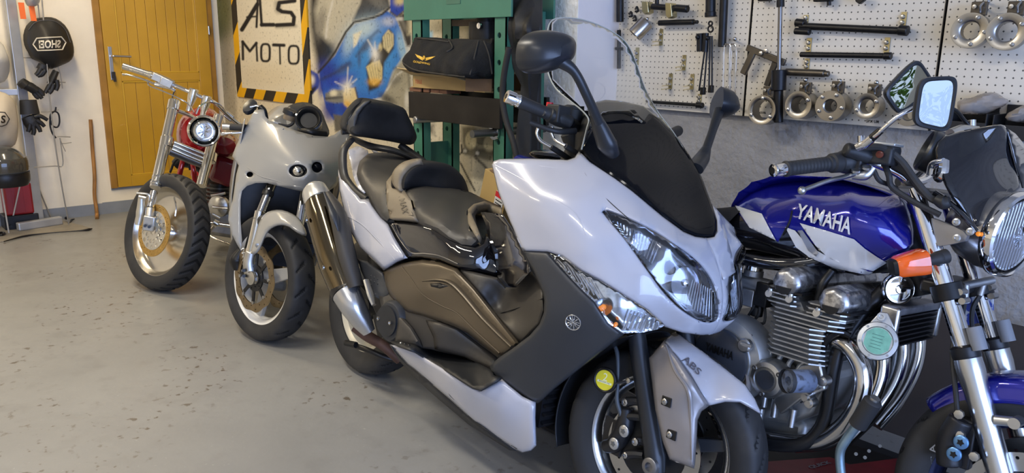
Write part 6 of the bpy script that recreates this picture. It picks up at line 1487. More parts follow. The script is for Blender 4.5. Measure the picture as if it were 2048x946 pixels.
# fork
def hp(a, b, c): return H.at(a, b, x=c)
fa = [hp(347, 212, -.40), hp(333, 284, -.27), hp(311, 374, -.10), hp(301, 415, -.03), hp(297, 448, .01)]
add('fork_tube', g_cyl(fa[0], fa[2], .0285, n=28), polish, ch)
add('fork_slider', g_cyl(fa[2] - (fa[1] - fa[2]) * .1, fa[3], .0205, n=24), chrome, ch)
for t, r in ((.80, .031), (.93, .033), (.99, .031)): 
    p_ = fa[1].lerp(fa[2], t); d_ = (fa[2] - fa[1]).normalized(); add('fork_ring', g_cyl(p_ - d_ * .008, p_ + d_ * .008, r, n=28, bev=.002), chrome, ch)
add('fork_foot', g_join(g_cyl(fa[3], fa[3].lerp(fa[4], .6), .024, n=20), g_box(hp(299, 446, .0), (.05, .06, .085))), alu, ch, bevel=.006)
for a, b in ((290, 452), (298, 454)): add('pinch_bolt', g_cyl(hp(a, b, .03), hp(a, b, .045), .008, n=10), iron, ch)
d_ = (fa[1] - fa[0]).normalized()
add('fork_cap', g_cyl(fa[0] - d_ * .035, fa[0] + d_ * .03, .034, n=28, bev=.004), polish, ch)
add('fork_clamp', g_cyl(fa[1] - d_ * .03, fa[1] + d_ * .035, .036, n=28, bev=.004), polish, ch)
fl = [hp(437, 232, -.46), hp(421, 312, -.33), hp(402, 372, -.20)]
add('fork_tube', g_cyl(fl[0], fl[2], .0285, n=24), polish, ch)
add('fork_clamp', g_cyl(fl[1] - d_ * .02, fl[1] + d_ * .04, .036, n=24, bev=.004), polish, ch)
yokep = polish
for i, (a, b) in enumerate((((348, 284), (418, 312)), ((346, 291), (416, 320)), ((344, 298), (413, 327)))):
    add('yoke_rib', g_tube([hp(*a[:2], -.27 + .0), hp(*b[:2], -.32)], .011, 10, 0), yokep, ch)
add('lower_yoke', g_tube([hp(340, 300, -.32), hp(380, 316, -.35), hp(412, 330, -.36)], [.03, .035, .028], 12), mat('dark_yoke', (.22, .21, .20), .35, .8), ch)
add('upper_yoke', g_tube([hp(350, 220, -.41), hp(375, 229, -.43), hp(400, 240, -.45), hp(436, 238, -.46)], [.018, .016, .016, .02], 10, sq=(1, .8)), yokep, ch)
for (a, b), (c, d) in (((387, 184), (377, 222)), ((413, 198), (405, 232))):
    t_ = hp(a, b, -.44); u_ = hp(c, d, -.43)
    add('bar_riser', g_lathe([(.022, -.02), (.027, -.015), (.027, .03), (.016, (u_ - t_).length * .75), (.016, (u_ - t_).length)], t_, u_ - t_, 24), polish, ch)
r0, r1 = hp(246, 132, -.50), hp(302, 150, -.48)
add('handlebar', g_tube([r0, r1, hp(345, 169, -.46), hp(380, 184, -.44), hp(413, 199, -.44), hp(430, 206, -.45), hp(447, 222, -.48), hp(470, 243, -.52), hp(500, 262, -.56)], [.012] * 9, 12), chrome, ch)
rd = (r1 - r0)
add('grip', g_lathe([(.016, 0), (.019, .002), (.019, rd.length * .92), (.023, rd.length * .94), (.023, rd.length * 1.05)], r0, rd, 24), polish, ch)
for i in range(5): p_ = r0.lerp(r1, .25 + i * .13); add('grip_groove', g_tube([p_ + Vector((.019, -.006, 0)), p_ + Vector((.014, .012, -.014))], .0015, 5, 0), alu_dull, ch)
add('switch_block', g_join(g_box(hp(322, 158, -.46), (.05, .095, .045), Matrix.Rotation(radians(-14), 3, 'X')), g_box(hp(334, 165, -.45), (.05, .07, .05), Matrix.Rotation(radians(-14), 3, 'X'))), alu, ch, bevel=.005)
add('brake_lever', g_tube([hp(246, 149, -.44), hp(258, 150, -.43), hp(285, 158, -.43), hp(312, 169, -.44)], [.010, .008, .008, .010], 10, sq=(1, .7)), polish, ch)
add('lever_perch', g_tube([hp(310, 168, -.44), hp(340, 176, -.44), hp(350, 182, -.44)], [.014, .010, .008], 8), chrome, ch)
wire_m = mat('dark_hose', (.03, .03, .03), .4)
add('cable', g_tube([hp(295, 165, -.43), hp(300, 172, -.42), hp(330, 184, -.40), hp(365, 200, -.36), hp(380, 212, -.34), hp(388, 225, -.32)], .0035, 6), chrome, ch)
add('cable', g_tube([hp(350, 180, -.44), hp(346, 190, -.44), hp(343, 205, -.43)], .004, 6), wire_m, ch)
add('cable', g_tube([hp(392, 228, -.30), hp(400, 212, -.32), hp(418, 204, -.36), hp(440, 210, -.42), hp(455, 228, -.5)], .005, 8), chrome, ch)
add('switch_block', g_box(hp(458, 232, -.52), (.04, .06, .04), Matrix.Rotation(radians(-30), 3, 'X')), alu, ch, bevel=.006)
# headlamp
hl0 = hp(408, 262, -.16); hd_ = (H.I @ CC - hl0).normalized(); hd_ = (hd_ + Vector((0, .12, -.05))).normalized()
add('headlamp_shell', g_lathe([(.01, -.12), (.05, -.10), (.076, -.05), (.083, 0)], hl0, hd_, 36), chrome, ch)
add('headlamp_ring', g_lathe([(.083, -.02), (.090, -.01), (.090, .004), (.084, .010), (.077, .006), (.077, -.005)], hl0, hd_, 40, cap=False), chrome, ch)
add('headlamp_reflector', g_lathe([(.004, -.05), (.03, -.044), (.055, -.026), (.077, .0)], hl0, hd_, 12, cap=False), reflector, ch, False)
u_, w_, _ = basis(hd_)
for i in range(9):
    a = i * 2 * pi / 9; c_ = hl0 + (u_ * cos(a) + w_ * sin(a)) * (.05 if i % 2 else .034) - hd_ * .02
    add('reflector_facet', g_box(c_, (.026, .006, .022), Matrix.Rotation(a, 3, hd_)), reflector, ch, False, bevel=.002)
add('headlamp_bulb', g_lathe([(.012, -.04), (.012, -.01), (.004, 0)], hl0, hd_, 14), polish, ch)
shell('headlamp_glass', g_lathe([(0, .014), (.04, .011), (.077, .003)], hl0, hd_, 36, cap=False), lens, ch, .002)
# tank, frame, engine
redp = mat('candy_red_paint', (.36, .008, .012), .16, .3, var=.05, coat=1)
add('fuel_tank', g_lathe([(.02, -.36), (.10, -.30), (.15, -.18), (.165, -.02), (.150, .10), (.10, .17), (.02, .19)], hp(402, 268, -.62), (1, -.02, .12), 32, sq=(.82, 1.05)), redp, ch)
add('fuel_tank', g_lathe([(.02, -.30), (.08, -.2), (.10, -.0), (.07, .12), (.0, .15)], hp(450, 290, -.70), (1, .1, .1), 24, sq=(1, .75)), mat('maroon_paint', (.17, .012, .015), .25, coat=.6), ch)
add('downtube', g_tube([hp(368, 312, -.50), hp(360, 345, -.48), hp(352, 385, -.5)], .016, 10), redp, ch)
add('downtube', g_tube([hp(383, 318, -.50), hp(388, 345, -.48), hp(392, 385, -.5)], .016, 10), redp, ch)
add('side_tank', g_box(hp(455, 338, -.85), (.28, .16, .18), Matrix.Rotation(radians(-12), 3, 'X')), mat('maroon_paint', (.17, .012, .015)), ch, bevel=.03)
add('frame_tube', g_tube([hp(436, 375, -.8), hp(442, 400, -.8), hp(440, 430, -.8)], .014, 8), redp, ch)
add('frame_tube', g_tube([hp(462, 370, -.9), hp(466, 400, -.9), hp(462, 440, -.9)], .014, 8), redp, ch)
add('coil_cover', g_tube([hp(350, 330, -.6), hp(365, 322, -.6), hp(395, 326, -.6), hp(410, 345, -.62)], [.03, .04, .05, .03], 12), iron, ch)
add('hose_bundle', g_tube([hp(340, 345, -.5), hp(352, 320, -.5), hp(375, 318, -.5), hp(380, 340, -.5)], .007, 8), iron, ch)
for i in range(6): add('cylinder_fin', g_cyl(hp(440, 372 + i * 8, -.85), hp(440, 375 + i * 8, -.85), .085, n=28), mat('dark_fin', (.10, .10, .10), .35, .7), ch)
add('cylinder', g_cyl(hp(440, 366, -.85), hp(440, 420, -.85), .065, n=24), iron, ch)
add('gear_cover', g_lathe([(.07, 0), (.07, .03), (.05, .045), (0, .05)], hp(441, 412, -.70), (.9, -.4, 0), 28), alu, ch)
add('crankcase', g_box(hp(446, 438, -.85), (.30, .22, .18)), alu_dull, ch, bevel=.03)
for q in (((422, 392), (450, 386)), ((425, 414), (455, 417)), ((425, 428), (440, 436))): add('engine_rod', g_tube([hp(*q[0], -.62), hp(*q[1], -.62)], .009, 8, 0), polish, ch)
add('forward_peg', g_join(g_cyl(hp(420, 446, -.55), hp(462, 452, -.55), .014, n=16), g_cyl(hp(427, 444, -.55), hp(436, 449, -.55), .024, n=16)), polish, ch)
add('side_bar', g_tube([hp(428, 452, -.55), hp(418, 468, -.55), hp(440, 482, -.5), hp(478, 494, -.45)], .009, 10, 4), polish, ch)
add('brake_caliper', g_tube([hp(283, 392, -.03), hp(281, 425, -.03), hp(276, 450, -.02)], [.016, .024, .016], 10, sq=(1, .8)), mat('cream_alloy', (.62, .60, .54)), ch)
add('axle_pegs', g_join(g_tube([hp(273, 386, -.02), hp(297, 389, -.02), hp(298, 400, -.02)], .007, 8, 3)), polish, ch)
add('axle_pegs', g_cyl(hp(278, 393, -.02), hp(292, 396, -.02), .010), polish, ch)
add('rear_tyre', xf(g_tyre(.31, .2, .21, 80, None, 0, 12), Matrix.Translation((-1.70, 0, .31))), rubber, ch)
add('rear_fender', g_patch([[Vector((-1.70 + cos(radians(20 + i * 16)) * r, y, .31 + sin(radians(20 + i * 16)) * r)) for y, r in ((-.13, .30), (-.10, .345), (0, .355), (.10, .345), (.13, .30))] for i in range(9)], 3), redp, ch)
add('seat', g_sphere((-1.25, 0, .62), .16, 16, 10, (1.4, .8, .35)), seatblk, ch)
# ================================================================== pegboards and what hangs on them
YB = 2.962
def pg(u, v, d=0): return px(u, v, Y=YB - d)
def pegmat():
    m = mat('cream_perforated_panel', (.74, .68, .57), .5, var=.05, scale=3)
    n = m.node_tree.nodes; l = m.node_tree.links; b = n['Principled BSDF']
    tc = n.new('ShaderNodeTexCoord'); sx = n.new('ShaderNodeSeparateXYZ'); l.new(tc.outputs['Object'], sx.inputs[0])
    def M_(op, a, c=None):
        x = n.new('ShaderNodeMath'); x.operation = op
        for i, q in enumerate((a, c)):
            if q is None: continue
            if isinstance(q, (int, float)): x.inputs[i].default_value = q
            else: l.new(q, x.inputs[i])
        return x.outputs[0]
    def fr(o): return M_('ABSOLUTE', M_('SUBTRACT', M_('FRACT', M_('DIVIDE', o, .0248)), .5))
    a, c = fr(sx.outputs['X']), fr(sx.outputs['Z'])
    cross = M_('MAXIMUM', M_('MULTIPLY', M_('LESS_THAN', a, .13), M_('LESS_THAN', c, .045)), M_('MULTIPLY', M_('LESS_THAN', a, .045), M_('LESS_THAN', c, .13)))
    src = b.inputs['Base Color'].links[0].from_socket
    mx = n.new('ShaderNodeMix'); mx.data_type = 'RGBA'; l.new(cross, mx.inputs[0]); l.new(src, mx.inputs[6]); mx.inputs[7].default_value = (.03, .028, .025, 1)
    l.new(mx.outputs[2], b.inputs['Base Color']); return m
pm = pegmat()
xs = [pg(1229, 100).x, pg(1496, 115).x, pg(1884, 75).x, .05]
zb = 1.085
labs = ['cream perforated tool board beside the white pier, nearest the screen of the scooter', 'cream perforated tool board in the middle, long black bars on it', 'cream perforated tool board at the right edge of the photo']
for i in range(3):
    a, b = xs[i] + .004, xs[i + 1] - .004
    o = add('pegboard', g_box(((a + b) / 2, YB + .006, (zb + 2.25) / 2), (b - a, .012, 2.25 - zb)), pm, None, False, bevel=.002)
    tag(o, labs[i], 'board', 'perforated tool boards on the grey wall')
    add('board_edge', g_box((b + .002, YB + .008, (zb + 2.25) / 2), (.003, .02, 2.25 - zb)), iron, o, False)
    add('board_batten', g_box(((a + b) / 2, YB + .023, zb + .03), (b - a - .04, .022, .04)), iron, o, False)
    if i < 2: add('board_lettering', g_text('SPX UK', (b - (.05 if i == 0 else .20), YB - .0006, zb + .018), (1, 0, 0), (0, 0, 1), h=.011, bold=.02, th=.0004), iron, o)
    if i == 1: add('board_lettering', g_text('HI-QUIP', (a + .08, YB - .0006, zb + .02), (1, 0, 0), (0, 0, 1), h=.010, bold=.02, th=.0004), iron, o)
    if i == 2:
        add('board_lettering', g_text('FOR', (a + .07, YB - .0006, zb + .018), (1, 0, 0), (0, 0, 1), h=.011, bold=.02, th=.0004), iron, o)
        add('board_lettering', g_text('E9994012', (a + .16, YB - .0006, zb + .022), (1, 0, 0), (0, 0, 1), h=.011, bold=.02, th=.0004), iron, o)
toolblk = mat('oiled_black_steel', (.016, .016, .017), .38, .5, var=.3, scale=25)
toolbrown = mat('brown_phosphate_steel', (.10, .088, .072), .38, .8, var=.2, scale=18)
gold = mat('zinc_gold_bracket', (.50, .44, .25), .3, .9, var=.1)
stl = mat('machined_steel', (.36, .34, .31), .30, 1, var=.12, scale=14)
def T(name, label, cat='tool', group=None): return empty(name, (0, 0, 0), label, cat, group)
def place(root, c):
    """move the empty to c and keep its parts where they are"""
    c = Vector(c); root.location = c
    for o in root.children: o.location = o.location - c
# gold brackets
def bracket(u, v0, v1, label, prongs=True, short=False):
    t = T('wall_bracket', label, 'bracket', 'gold bolted brackets on the tool boards')
    top = pg(u, v0); bot = pg(u, v1); w = .019
    add('plate', g_box((top + bot) / 2 + Vector((0, -.003, 0)), (w, .003, abs(top.z - bot.z))), gold, t, False)
    L = top.z - bot.z
    for k in (.32, .70): add('bolt', g_join(g_lathe([(.0085, 0), (.0085, .004), (.006, .008), (0, .009)], (top.x, YB - .004, top.z - L * k), (0, -1, 0), 12)), boltm, t)
    if prongs:
        for k in (.78, 1.0):
            z = top.z - L * k; add('prong', g_prism([(top.x - w / 2, YB - .004, z), (top.x + w / 2, YB - .004, z), (top.x + w / 2, YB - .05, z), (top.x - .006, YB - .055, z - .003)], (0, 0, .003)), gold, t, False)
    place(t, (top.x, YB, bot.z))
for u, v0, v1, lb, pr in ((1323, 58, 91, 'empty gold bracket below the short black rod', True), (1275, 95, 130, 'gold bracket seen through the windscreen edge', False), (1369, 110, 141, 'empty gold bracket in the middle of the left tool board', True),
                      (1342, 147, 178, 'left one of the two low gold brackets side by side', True), (1385, 148, 179, 'right one of the two low gold brackets side by side', True), (1400, 188, 208, 'low gold bracket holding the long bottom rod', False),
                      (1613, 30, 48, 'gold bracket at the left end of the upper long bar', False), (1619, 76, 106, 'gold bracket at the left end of the lower long bar', False), (1775, 75, 106, 'gold bracket at the right end of the lower long bar', False),
                      (1808, 24, 54, 'gold bracket at the right end of the upper long bar', False), (1615, 117, 140, 'gold bracket above the brown tube', False)):
    bracket(u, v0, v1, lb, pr)
def rod(name, label, segs, m, cat='tool', extra=None, group=None):
    t = T(name, label, cat, group); c = None
    for i, (a, b, r, nm) in enumerate(segs):
        A = pg(*a); B_ = pg(*b); c = c or A; add(nm, g_cyl(A, B_, r, n=18, bev=min(.002, r * .2)), m, t)
    if extra: extra(t)
    place(t, c); return t
D = .03
rod('pry_bar', 'long black bar with clamp ends, upper of two on the middle board', [((1600, 52, D), (1812, 62, D), .0135, 'bar'), ((1592, 45, D), (1610, 47, D), .016, 'collar'), ((1798, 60, D), (1816, 62, D), .0185, 'socket_head'), ((1590, 62, D + .02), (1620, 64, D + .02), .013, 'clamp')], toolblk, group='long bars')
rod('extension_bar', 'long black bar, lower of two on the middle board', [((1601, 109, D), (1780, 112, D), .0105, 'bar'), ((1768, 112, D), (1783, 112, D), .0135, 'socket_head')], toolblk, group='long bars')
rod('brown_tube', 'short brown steel tube beside the black socket tool', [((1572, 144, D), (1650, 147, D), .0145, 'tube'), ((1646, 147, D), (1658, 148, D), .011, 'tube_end')], toolbrown)
def tl(t):
    add('rod', g_cyl(pg(1562, -60, .06), pg(1558, 140, .06), .0085), mat('worn_steel', (.22, .21, .20), .3, .9), t)
    add('collar', g_cyl(pg(1561, 0, .06), pg(1561, 14, .06), .0155), toolblk, t)
rod('spindle_tool', 'tall black socket on a steel rod hanging before the rings', [((1558, 140, .06), (1557, 181, .06), .0295, 'socket'), ((1557, 181, .06), (1557, 245, .06), .0185, 'lower_socket')], toolblk, extra=tl)
def wr(t):
    for a, b, r in (((1496, 95), (1572, 126), .013), ((1509, 103), (1488, 148), .014)):
        A, B_ = pg(*a, .04), pg(*b, .04); d = (B_ - A).normalized(); s_ = d.cross(Vector((0, 1, 0)))
        add('bar', g_prism([A + s_ * r, B_ + s_ * r, B_ - s_ * r, A - s_ * r], (0, -.014, 0)), toolbrown, t, bevel=.003)
    for a, b in ((1523, 107), (1533, 102)): add('bolt', g_lathe([(.009, 0), (.009, .008), (.004, .01)], pg(a, b, .054), (0, -1, 0), 10), boltm, t)
t = T('flange_wrench', 'brown angled flat wrench beside the steel rod'); wr(t); place(t, pg(1523, 107))
t = T('pin_wrench', 'dark flat bar leaning behind the tall socket')
A, B_ = pg(1553, 122, .03), pg(1535, 172, .03); s_ = (B_ - A).normalized().cross(Vector((0, 1, 0)))
add('bar', g_prism([A + s_ * .012, B_ + s_ * .012, B_ - s_ * .012, A - s_ * .012], (0, -.012, 0)), mat('dark_steel', (.07, .065, .06), .4, .8), t, bevel=.002); place(t, A)
rod('short_tube', 'black steel tube hanging at the top left corner of the board', [((1240, -40, .04), (1240, 44, .04), .018, 'tube')], toolblk)
rod('drift_rod', 'short black rod lying across two bolts', [((1318, 46, .04), (1388, 44, .04), .0125, 'rod'), ((1386, 44, .04), (1396, 44, .04), .008, 'tip')], toolblk)
rod('damper_tube', 'thick black tube with a collar hanging from above', [((1422, -60, .05), (1421, 26, .05), .0215, 'tube'), ((1421, 24, .05), (1421, 34, .05), .0245, 'collar')], toolblk)
rod('long_black_bar', 'long flat black bar right of the thick tube', [((1451, -60, .04), (1444, 94, .04), .0175, 'bar')], toolblk)
rod('bottom_rod', 'thin dark rod along the lower edge of the left board', [((1290, 203, .03), (1395, 210, .03), .0075, 'rod'), ((1393, 210, .03), (1406, 211, .03), .0125, 'tip')], toolblk)
rod('thin_puller', 'thin dark puller behind the windscreen', [((1238, 60, .03), (1237, 140, .03), .010, 'stem'), ((1231, 98, .03), (1245, 98, .03), .008, 'cross_pin')], toolblk)
t = T('socket_cup', 'brushed steel cup socket hanging tilted'); A, B_ = pg(1294, 44, .03), pg(1269, 70, .07)
add('cup', g_lathe([(.0, 0), (.034, 0), (.036, .004), (.036, (B_ - A).length), (.030, (B_ - A).length), (.030, .01), (0, .01)], A, B_ - A, 28), mat('warm_brushed_steel', (.42, .38, .33), .28, 1, var=.1), t); place(t, A)
t = T('screw_hooks', 'dark wing hooks above the steel cup', 'hook'); 
for a, b in ((1259, 28), (1267, 36), (1271, 18)): add('hook', g_tube([pg(a, b, .01), pg(a + 3, b - 4, .04), pg(a + 5, b + 4, .045), pg(a, b + 5, .03)], .005, 8), toolblk, t)
place(t, pg(1262, 28))
t = T('clamp_press', 'black screw press with two brass jaws'); 
add('spindle', g_cyl(pg(1305, 13, .05), pg(1373, 18, .05), .0135), toolblk, t); add('handle', g_cyl(pg(1352, 16, .05), pg(1376, 18, .05), .016, bev=.003), toolblk, t); add('stem', g_cyl(pg(1314, -30, .04), pg(1314, 12, .04), .010), toolblk, t)
for a, b, c in ((1300, 3, 30), (1347, 6, 38)):
    add('brass_jaw', g_prism([pg(a - 6, b, .03), pg(a + 6, b + 1, .03), pg(a + 8, c - 4, .03), pg(a, c, .03), pg(a - 5, c - 6, .03)], (0, -.04, 0)), gold, t, bevel=.003)
place(t, pg(1314, 12))
t = T('bearing_puller', 'black two legged puller with long thin rods')
add('body', g_join(g_cyl(pg(1401, 67, .05), pg(1401, 103, .05), .017), g_cyl(pg(1412, 66, .06), pg(1410, 104, .06), .013)), toolblk, t)
for q in (((1409, 104), (1398, 182)), ((1414, 104), (1408, 178)), ((1420, 72), (1418, 178)), ((1424, 72), (1424, 176))): add('rod', g_cyl(pg(*q[0], .055), pg(*q[1], .05), .0038), toolblk, t)
for a, b in ((1406, 182), (1422, 178)): add('foot', g_box(pg(a, b, .05), (.02, .02, .032)), toolblk, t, bevel=.003)
add('eye', g_tube([pg(1421 + 5 * cos(a), 58 + 6 * sin(a), .06) for a in [k * pi / 4 for k in range(8)]], .004, 8, 3, True), toolblk, t)
add('eye', g_tube([pg(1421 + 3.5 * cos(a), 47 + 4 * sin(a), .06) for a in [k * pi / 4 for k in range(8)]], .004, 8, 3, True), toolblk, t)
for a, b in ((1395, 74), (1415, 76)): add('knob', g_sphere(pg(a, b, .07), .010), toolblk, t)
place(t, pg(1410, 67))
for i, (x0, x1, d) in enumerate(((1447, 1462, .05), (1458, 1472, .035))):
    t = T('wire_loop_tool', 'long bright wire loop on the ball hook, ' + ('front one' if i == 0 else 'rear one'), 'tool', 'long bright wire loops')
    add('loop', g_tube([pg(x0 - 2, 230, d), pg(x0, 150, d), pg(x0 + 1, 96, d), pg((x0 + x1) / 2, 88, d), pg(x1, 96, d), pg(x1 - 1, 150, d), pg(x1 - 3, 230, d)], .0032, 8, 5), chrome, t); place(t, pg(x0, 96))
def ball(u, v, label):
    t = T('ball_hook', label, 'hook', 'ball headed hooks'); add('peg', g_cyl(pg(u, v + 3, 0), pg(u, v, .04), .004, n=10), boltm, t); add('ball', g_sphere(pg(u, v, .045), .0088, 14, 9), boltm, t); place(t, pg(u, v))
for u, v, l in ((1470, 78, 'ball headed hook above the wire loops'), (1294, 38, 'ball headed hook above the steel cup'), (1611, 160, 'ball headed hook left in the ring row'), (1680, 162, 'ball headed hook above the drilled ring'), (1753, 165, 'ball headed hook above the right ring of the row'), (1975, 3, 'ball headed hook above the upper left ring'), (2038, 2, 'ball headed hook above the upper right ring'), (1476, 210, 'round bolt low on the left board')): ball(u, v, l)
# flange rings
def ringtool(u, v, rp, hp_, label, screws, depth=.05, ear=True, yaw=0):
    t = T('flange_ring', label, 'ring', 'machined steel rings hanging in a row')
    c = pg(u, v, .09); r = abs(pg(u, v - rp, .09).z - c.z); h = r * hp_ / rp; ax = Vector((.10, -1, .05)).normalized()
    add('body', g_lathe([(h, 0), (r * .97, 0), (r, -.004), (r, -depth), (r * .9, -depth - .004), (h, -depth - .004)] + [(h, 0)], c, ax, 44, cap=False), stl, t)
    add('face', g_lathe([(h, -.004), (h, .001), (h * 1.2, .005), (r * .985, .005), (r, .003), (r, -.004)], c, ax, 44, cap=False), stl, t)
    u_, w_, _ = basis(ax)
    for k in range(screws):
        a = 2 * pi * k / screws + .5; q = c + (u_ * cos(a) + w_ * sin(a)) * r * .78 + ax * .003; add('screw', g_lathe([(.0065, 0), (.0065, .008), (.003, .009), (.003, .004)], q, ax, 10), boltm, t)
    if ear: 
        e = c + Vector((.012, .02, r * 1.22)); add('ear', g_box(e, (.050, .010, .045)), toolbrown, t, False, bevel=.003); add('wall_pin', g_cyl(e, (e.x, YB + .004, e.z), .005, n=10), boltm, t)
        add('ear_bolt', g_lathe([(.007, 0), (.007, .008), (.0, .009)], e + Vector((-.012, -.006, .006)), (0, -1, 0), 10), boltm, t); add('hanger', g_tube([e + Vector((.008, -.01, -.012)), e + Vector((.008, -.02, .006)), e + Vector((.012, 0, .02))], .0035, 8, 3), boltm, t)
    place(t, c)
ringtool(1524, 220, 30, 21, 'largest wide steel ring, left end of the lower row', 3, .06)
ringtool(1597, 210, 28, 16, 'second steel ring of the lower row, behind the tall socket', 2, .07)
ringtool(1661, 212, 31, 12, 'third steel ring of the lower row, with five screws', 5, .06)
ringtool(1734, 212, 26, 14, 'fourth steel ring of the lower row, small with a sloped bore', 2, .055)
ringtool(1817, 229, 24, 11, 'fifth steel ring, half hidden behind the mirrors', 3, .05)
ringtool(1940, 61, 36, 18, 'upper steel ring with five screws, left of the two', 5, .035)
ringtool(2013, 63, 38, 20, 'upper steel ring at the right photo edge', 4, .035)
# things cut by the top edge
t = T('hose_clamp_tool', 'black tool end at the top of the middle board'); add('body', g_box(pg(1647, -2, .03), (.07, .03, .02)), toolblk, t, bevel=.004); add('stem', g_cyl(pg(1658, 0, .03), pg(1658, 11, .03), .008), toolblk, t); place(t, pg(1647, 0))
t = T('pointed_tool', 'black pointed tool tip at the top of the middle board'); add('tip', g_prism([pg(1712, -8, .03), pg(1736, -8, .03), pg(1733, 1, .03), pg(1723, 9, .03), pg(1716, 4, .03)], (0, -.02, 0)), toolblk, t, bevel=.002); place(t, pg(1723, 0))
t = T('threaded_tool', 'small black tool at the top beside the seam'); add('body', g_box(pg(1530, -1, .03), (.05, .03, .014)), toolblk, t, bevel=.003); place(t, pg(1530, 0))
# bins with bags
def clearbag(name, label, u0, v0, u1, v1, d, seed):
    r_ = random.Random(seed); c = (pg(u0, v0, d) + pg(u1, v1, d)) / 2; a = abs(pg(u1, v1, d).x - pg(u0, v1, d).x) / 2; h = abs(pg(u0, v0, d).z - pg(u0, v1, d).z) / 2
    v, f = g_sphere((0, 0, 0), 1, 30, 18, (a, .07, h))
    v = [Vector((p.x, p.y, p.z)) * (1 + .16 * sin(p.x * 70 + seed) * sin(p.z * 90 + 2) + .10 * r_.random()) + Vector((0, 0, p.x * .22)) + c for p in v]
    return tag(add(name, (v, f), mat('crumpled_clear_film', (.62, .55, .48), .12, var=0, trans=.55, ior=1.2, scale=30), None), label, 'bag')
for i, (u0, v0, u1, v1, lab, lb2, bg) in enumerate(((1916, 222, 1985, 250, 'black plastic bin on the board behind the fly screen', 'crumpled clear plastic bag in the black bin', (1915, 190, 2004, 228)), (2003, 228, 2075, 256, 'black plastic bin at the right photo edge', 'clear plastic bag in the bin at the right edge', (2022, 212, 2080, 244)))):
    t = T('storage_bin', lab, 'bin', 'black bins'); a, b = pg(u0, v0, .05), pg(u1, v1, .05); x0, x1 = a.x, b.x; z1 = a.z; z0 = z1 - .075
    add('bin_body', g_join(g_box(((x0 + x1) / 2, YB - .06, z0), (x1 - x0, .115, .004)), g_box(((x0 + x1) / 2, YB - .004, (z0 + z1) / 2 + .015), (x1 - x0, .004, z1 - z0 + .03)), g_box(((x0 + x1) / 2, YB - .117, z0 + .022), (x1 - x0, .004, .046)),
        g_box((x0, YB - .06, (z0 + z1) / 2), (.004, .115, z1 - z0)), g_box((x1, YB - .06, (z0 + z1) / 2), (.004, .115, z1 - z0))), blackplastic, t, False, bevel=.001); place(t, ((x0 + x1) / 2, YB, z0))
    clearbag('plastic_bag', lb2, *bg, .06, 3 + i)
# ================================================================== hydraulic press
green = mat('green_press_paint', (.055, .185, .125), .45, var=.12, scale=5, bump=.03)
YPF, YPR = 2.34, 2.53
pr = T('hydraulic_press', 'green steel workshop press with drilled legs before the painted wall', 'press')
def pf(u, v): return px(u, v, Y=YPF)
xl = pf(826, 80).x; xr = pf(999, 150).x; lw = .085
def channel(xc, y, z0, z1, w=.085, dpt=.05, side=1):
    """upright C profile drilled with holes in its web"""
    hz = [z0 + .12 * k + .06 for k in range(int((z1 - z0) / .12))]
    hs = [[(xc - w * .05 + .013 * cos(i * pi / 6), z + .013 * sin(i * pi / 6)) for i in range(12)] for z in hz]
    v, f = fill2d([(xc - w / 2, z0), (xc + w / 2, z0), (xc + w / 2, z1), (xc - w / 2, z1)], .2, hs)
    f = [tuple(t) for t in f]; n = len(v); E = boundary(f)
    web = ([Vector((a.x, y, a.y)) for a in v] + [Vector((a.x, y + .006, a.y)) for a in v], f + [tuple(n + i for i in reversed(t)) for t in f] + [(b, a, a + n, b + n) for a, b in E])
    return g_join(web, g_box((xc - w / 2 + .003, y + dpt / 2, (z0 + z1) / 2), (.006, dpt, z1 - z0)), g_box((xc + w / 2 - .003, y + dpt / 2, (z0 + z1) / 2), (.006, dpt, z1 - z0)))
for xc in (xl + .035, xr):
    for y in (YPF, YPR): add('leg', channel(xc, y, 0.03, 1.52), green, pr, False)
    add('foot', g_box((xc, (YPF + YPR) / 2 - .02, .02), (.09, .44, .04)), green, pr, False)
add('crossbeam', g_box(((xl + xr) / 2 + .015, YPF - .008, 1.49 + .12), (xr - xl + .15, .012, .245)), green, pr, False, bevel=.002)
add('crossbeam', g_box(((xl + xr) / 2 + .015, YPR + .06, 1.49 + .12), (xr - xl + .15, .012, .245)), green, pr, False, bevel=.002)
add('name_plate', g_box(((xl + xr) / 2 + .02, YPF - .0155, 1.60), (.11, .002, .09)), mat('darker_green_plate', (.06, .16, .11), .5), pr, False)
for z in (.80, .30): add('side_brace', g_box((xl + .035, (YPF + YPR) / 2 + .03, z - .02), (.012, .20, .17)), green, pr, False); add('side_brace', g_box((xr + .01, (YPF + YPR) / 2 + .03, z - .02), (.012, .20, .14)), green, pr, False)
rx_ = pf(932, 50).x; ry = (YPF + YPR) / 2 + .03
add('ram', g_join(g_lathe([(.05, .16), (.05, .0), (.085, 0), (.085, -.085), (.045, -.09), (.045, -.14), (0, -.14)][::-1], (rx_, ry, 1.475), (0, 0, 1), 28)), toolblk, pr)
add('ram_bolt', g_lathe([(.014, 0), (.014, .01), (0, .012)], (rx_ + .05, ry - .08, 1.455), (0, -1, 0), 10), chrome, pr)
add('ram_plate', g_box((rx_ - .14, ry, 1.475), (.22, .04, .03)), mat('rusty_bar', (.12, .09, .07), .5, .6, var=.3), pr, False)
add('pump_gusset', g_prism([(rx_ + .08, ry, 1.49), (xr - .03, ry, 1.49), (xr - .03, ry, 1.38)], (0, .012, 0)), iron, pr, False)
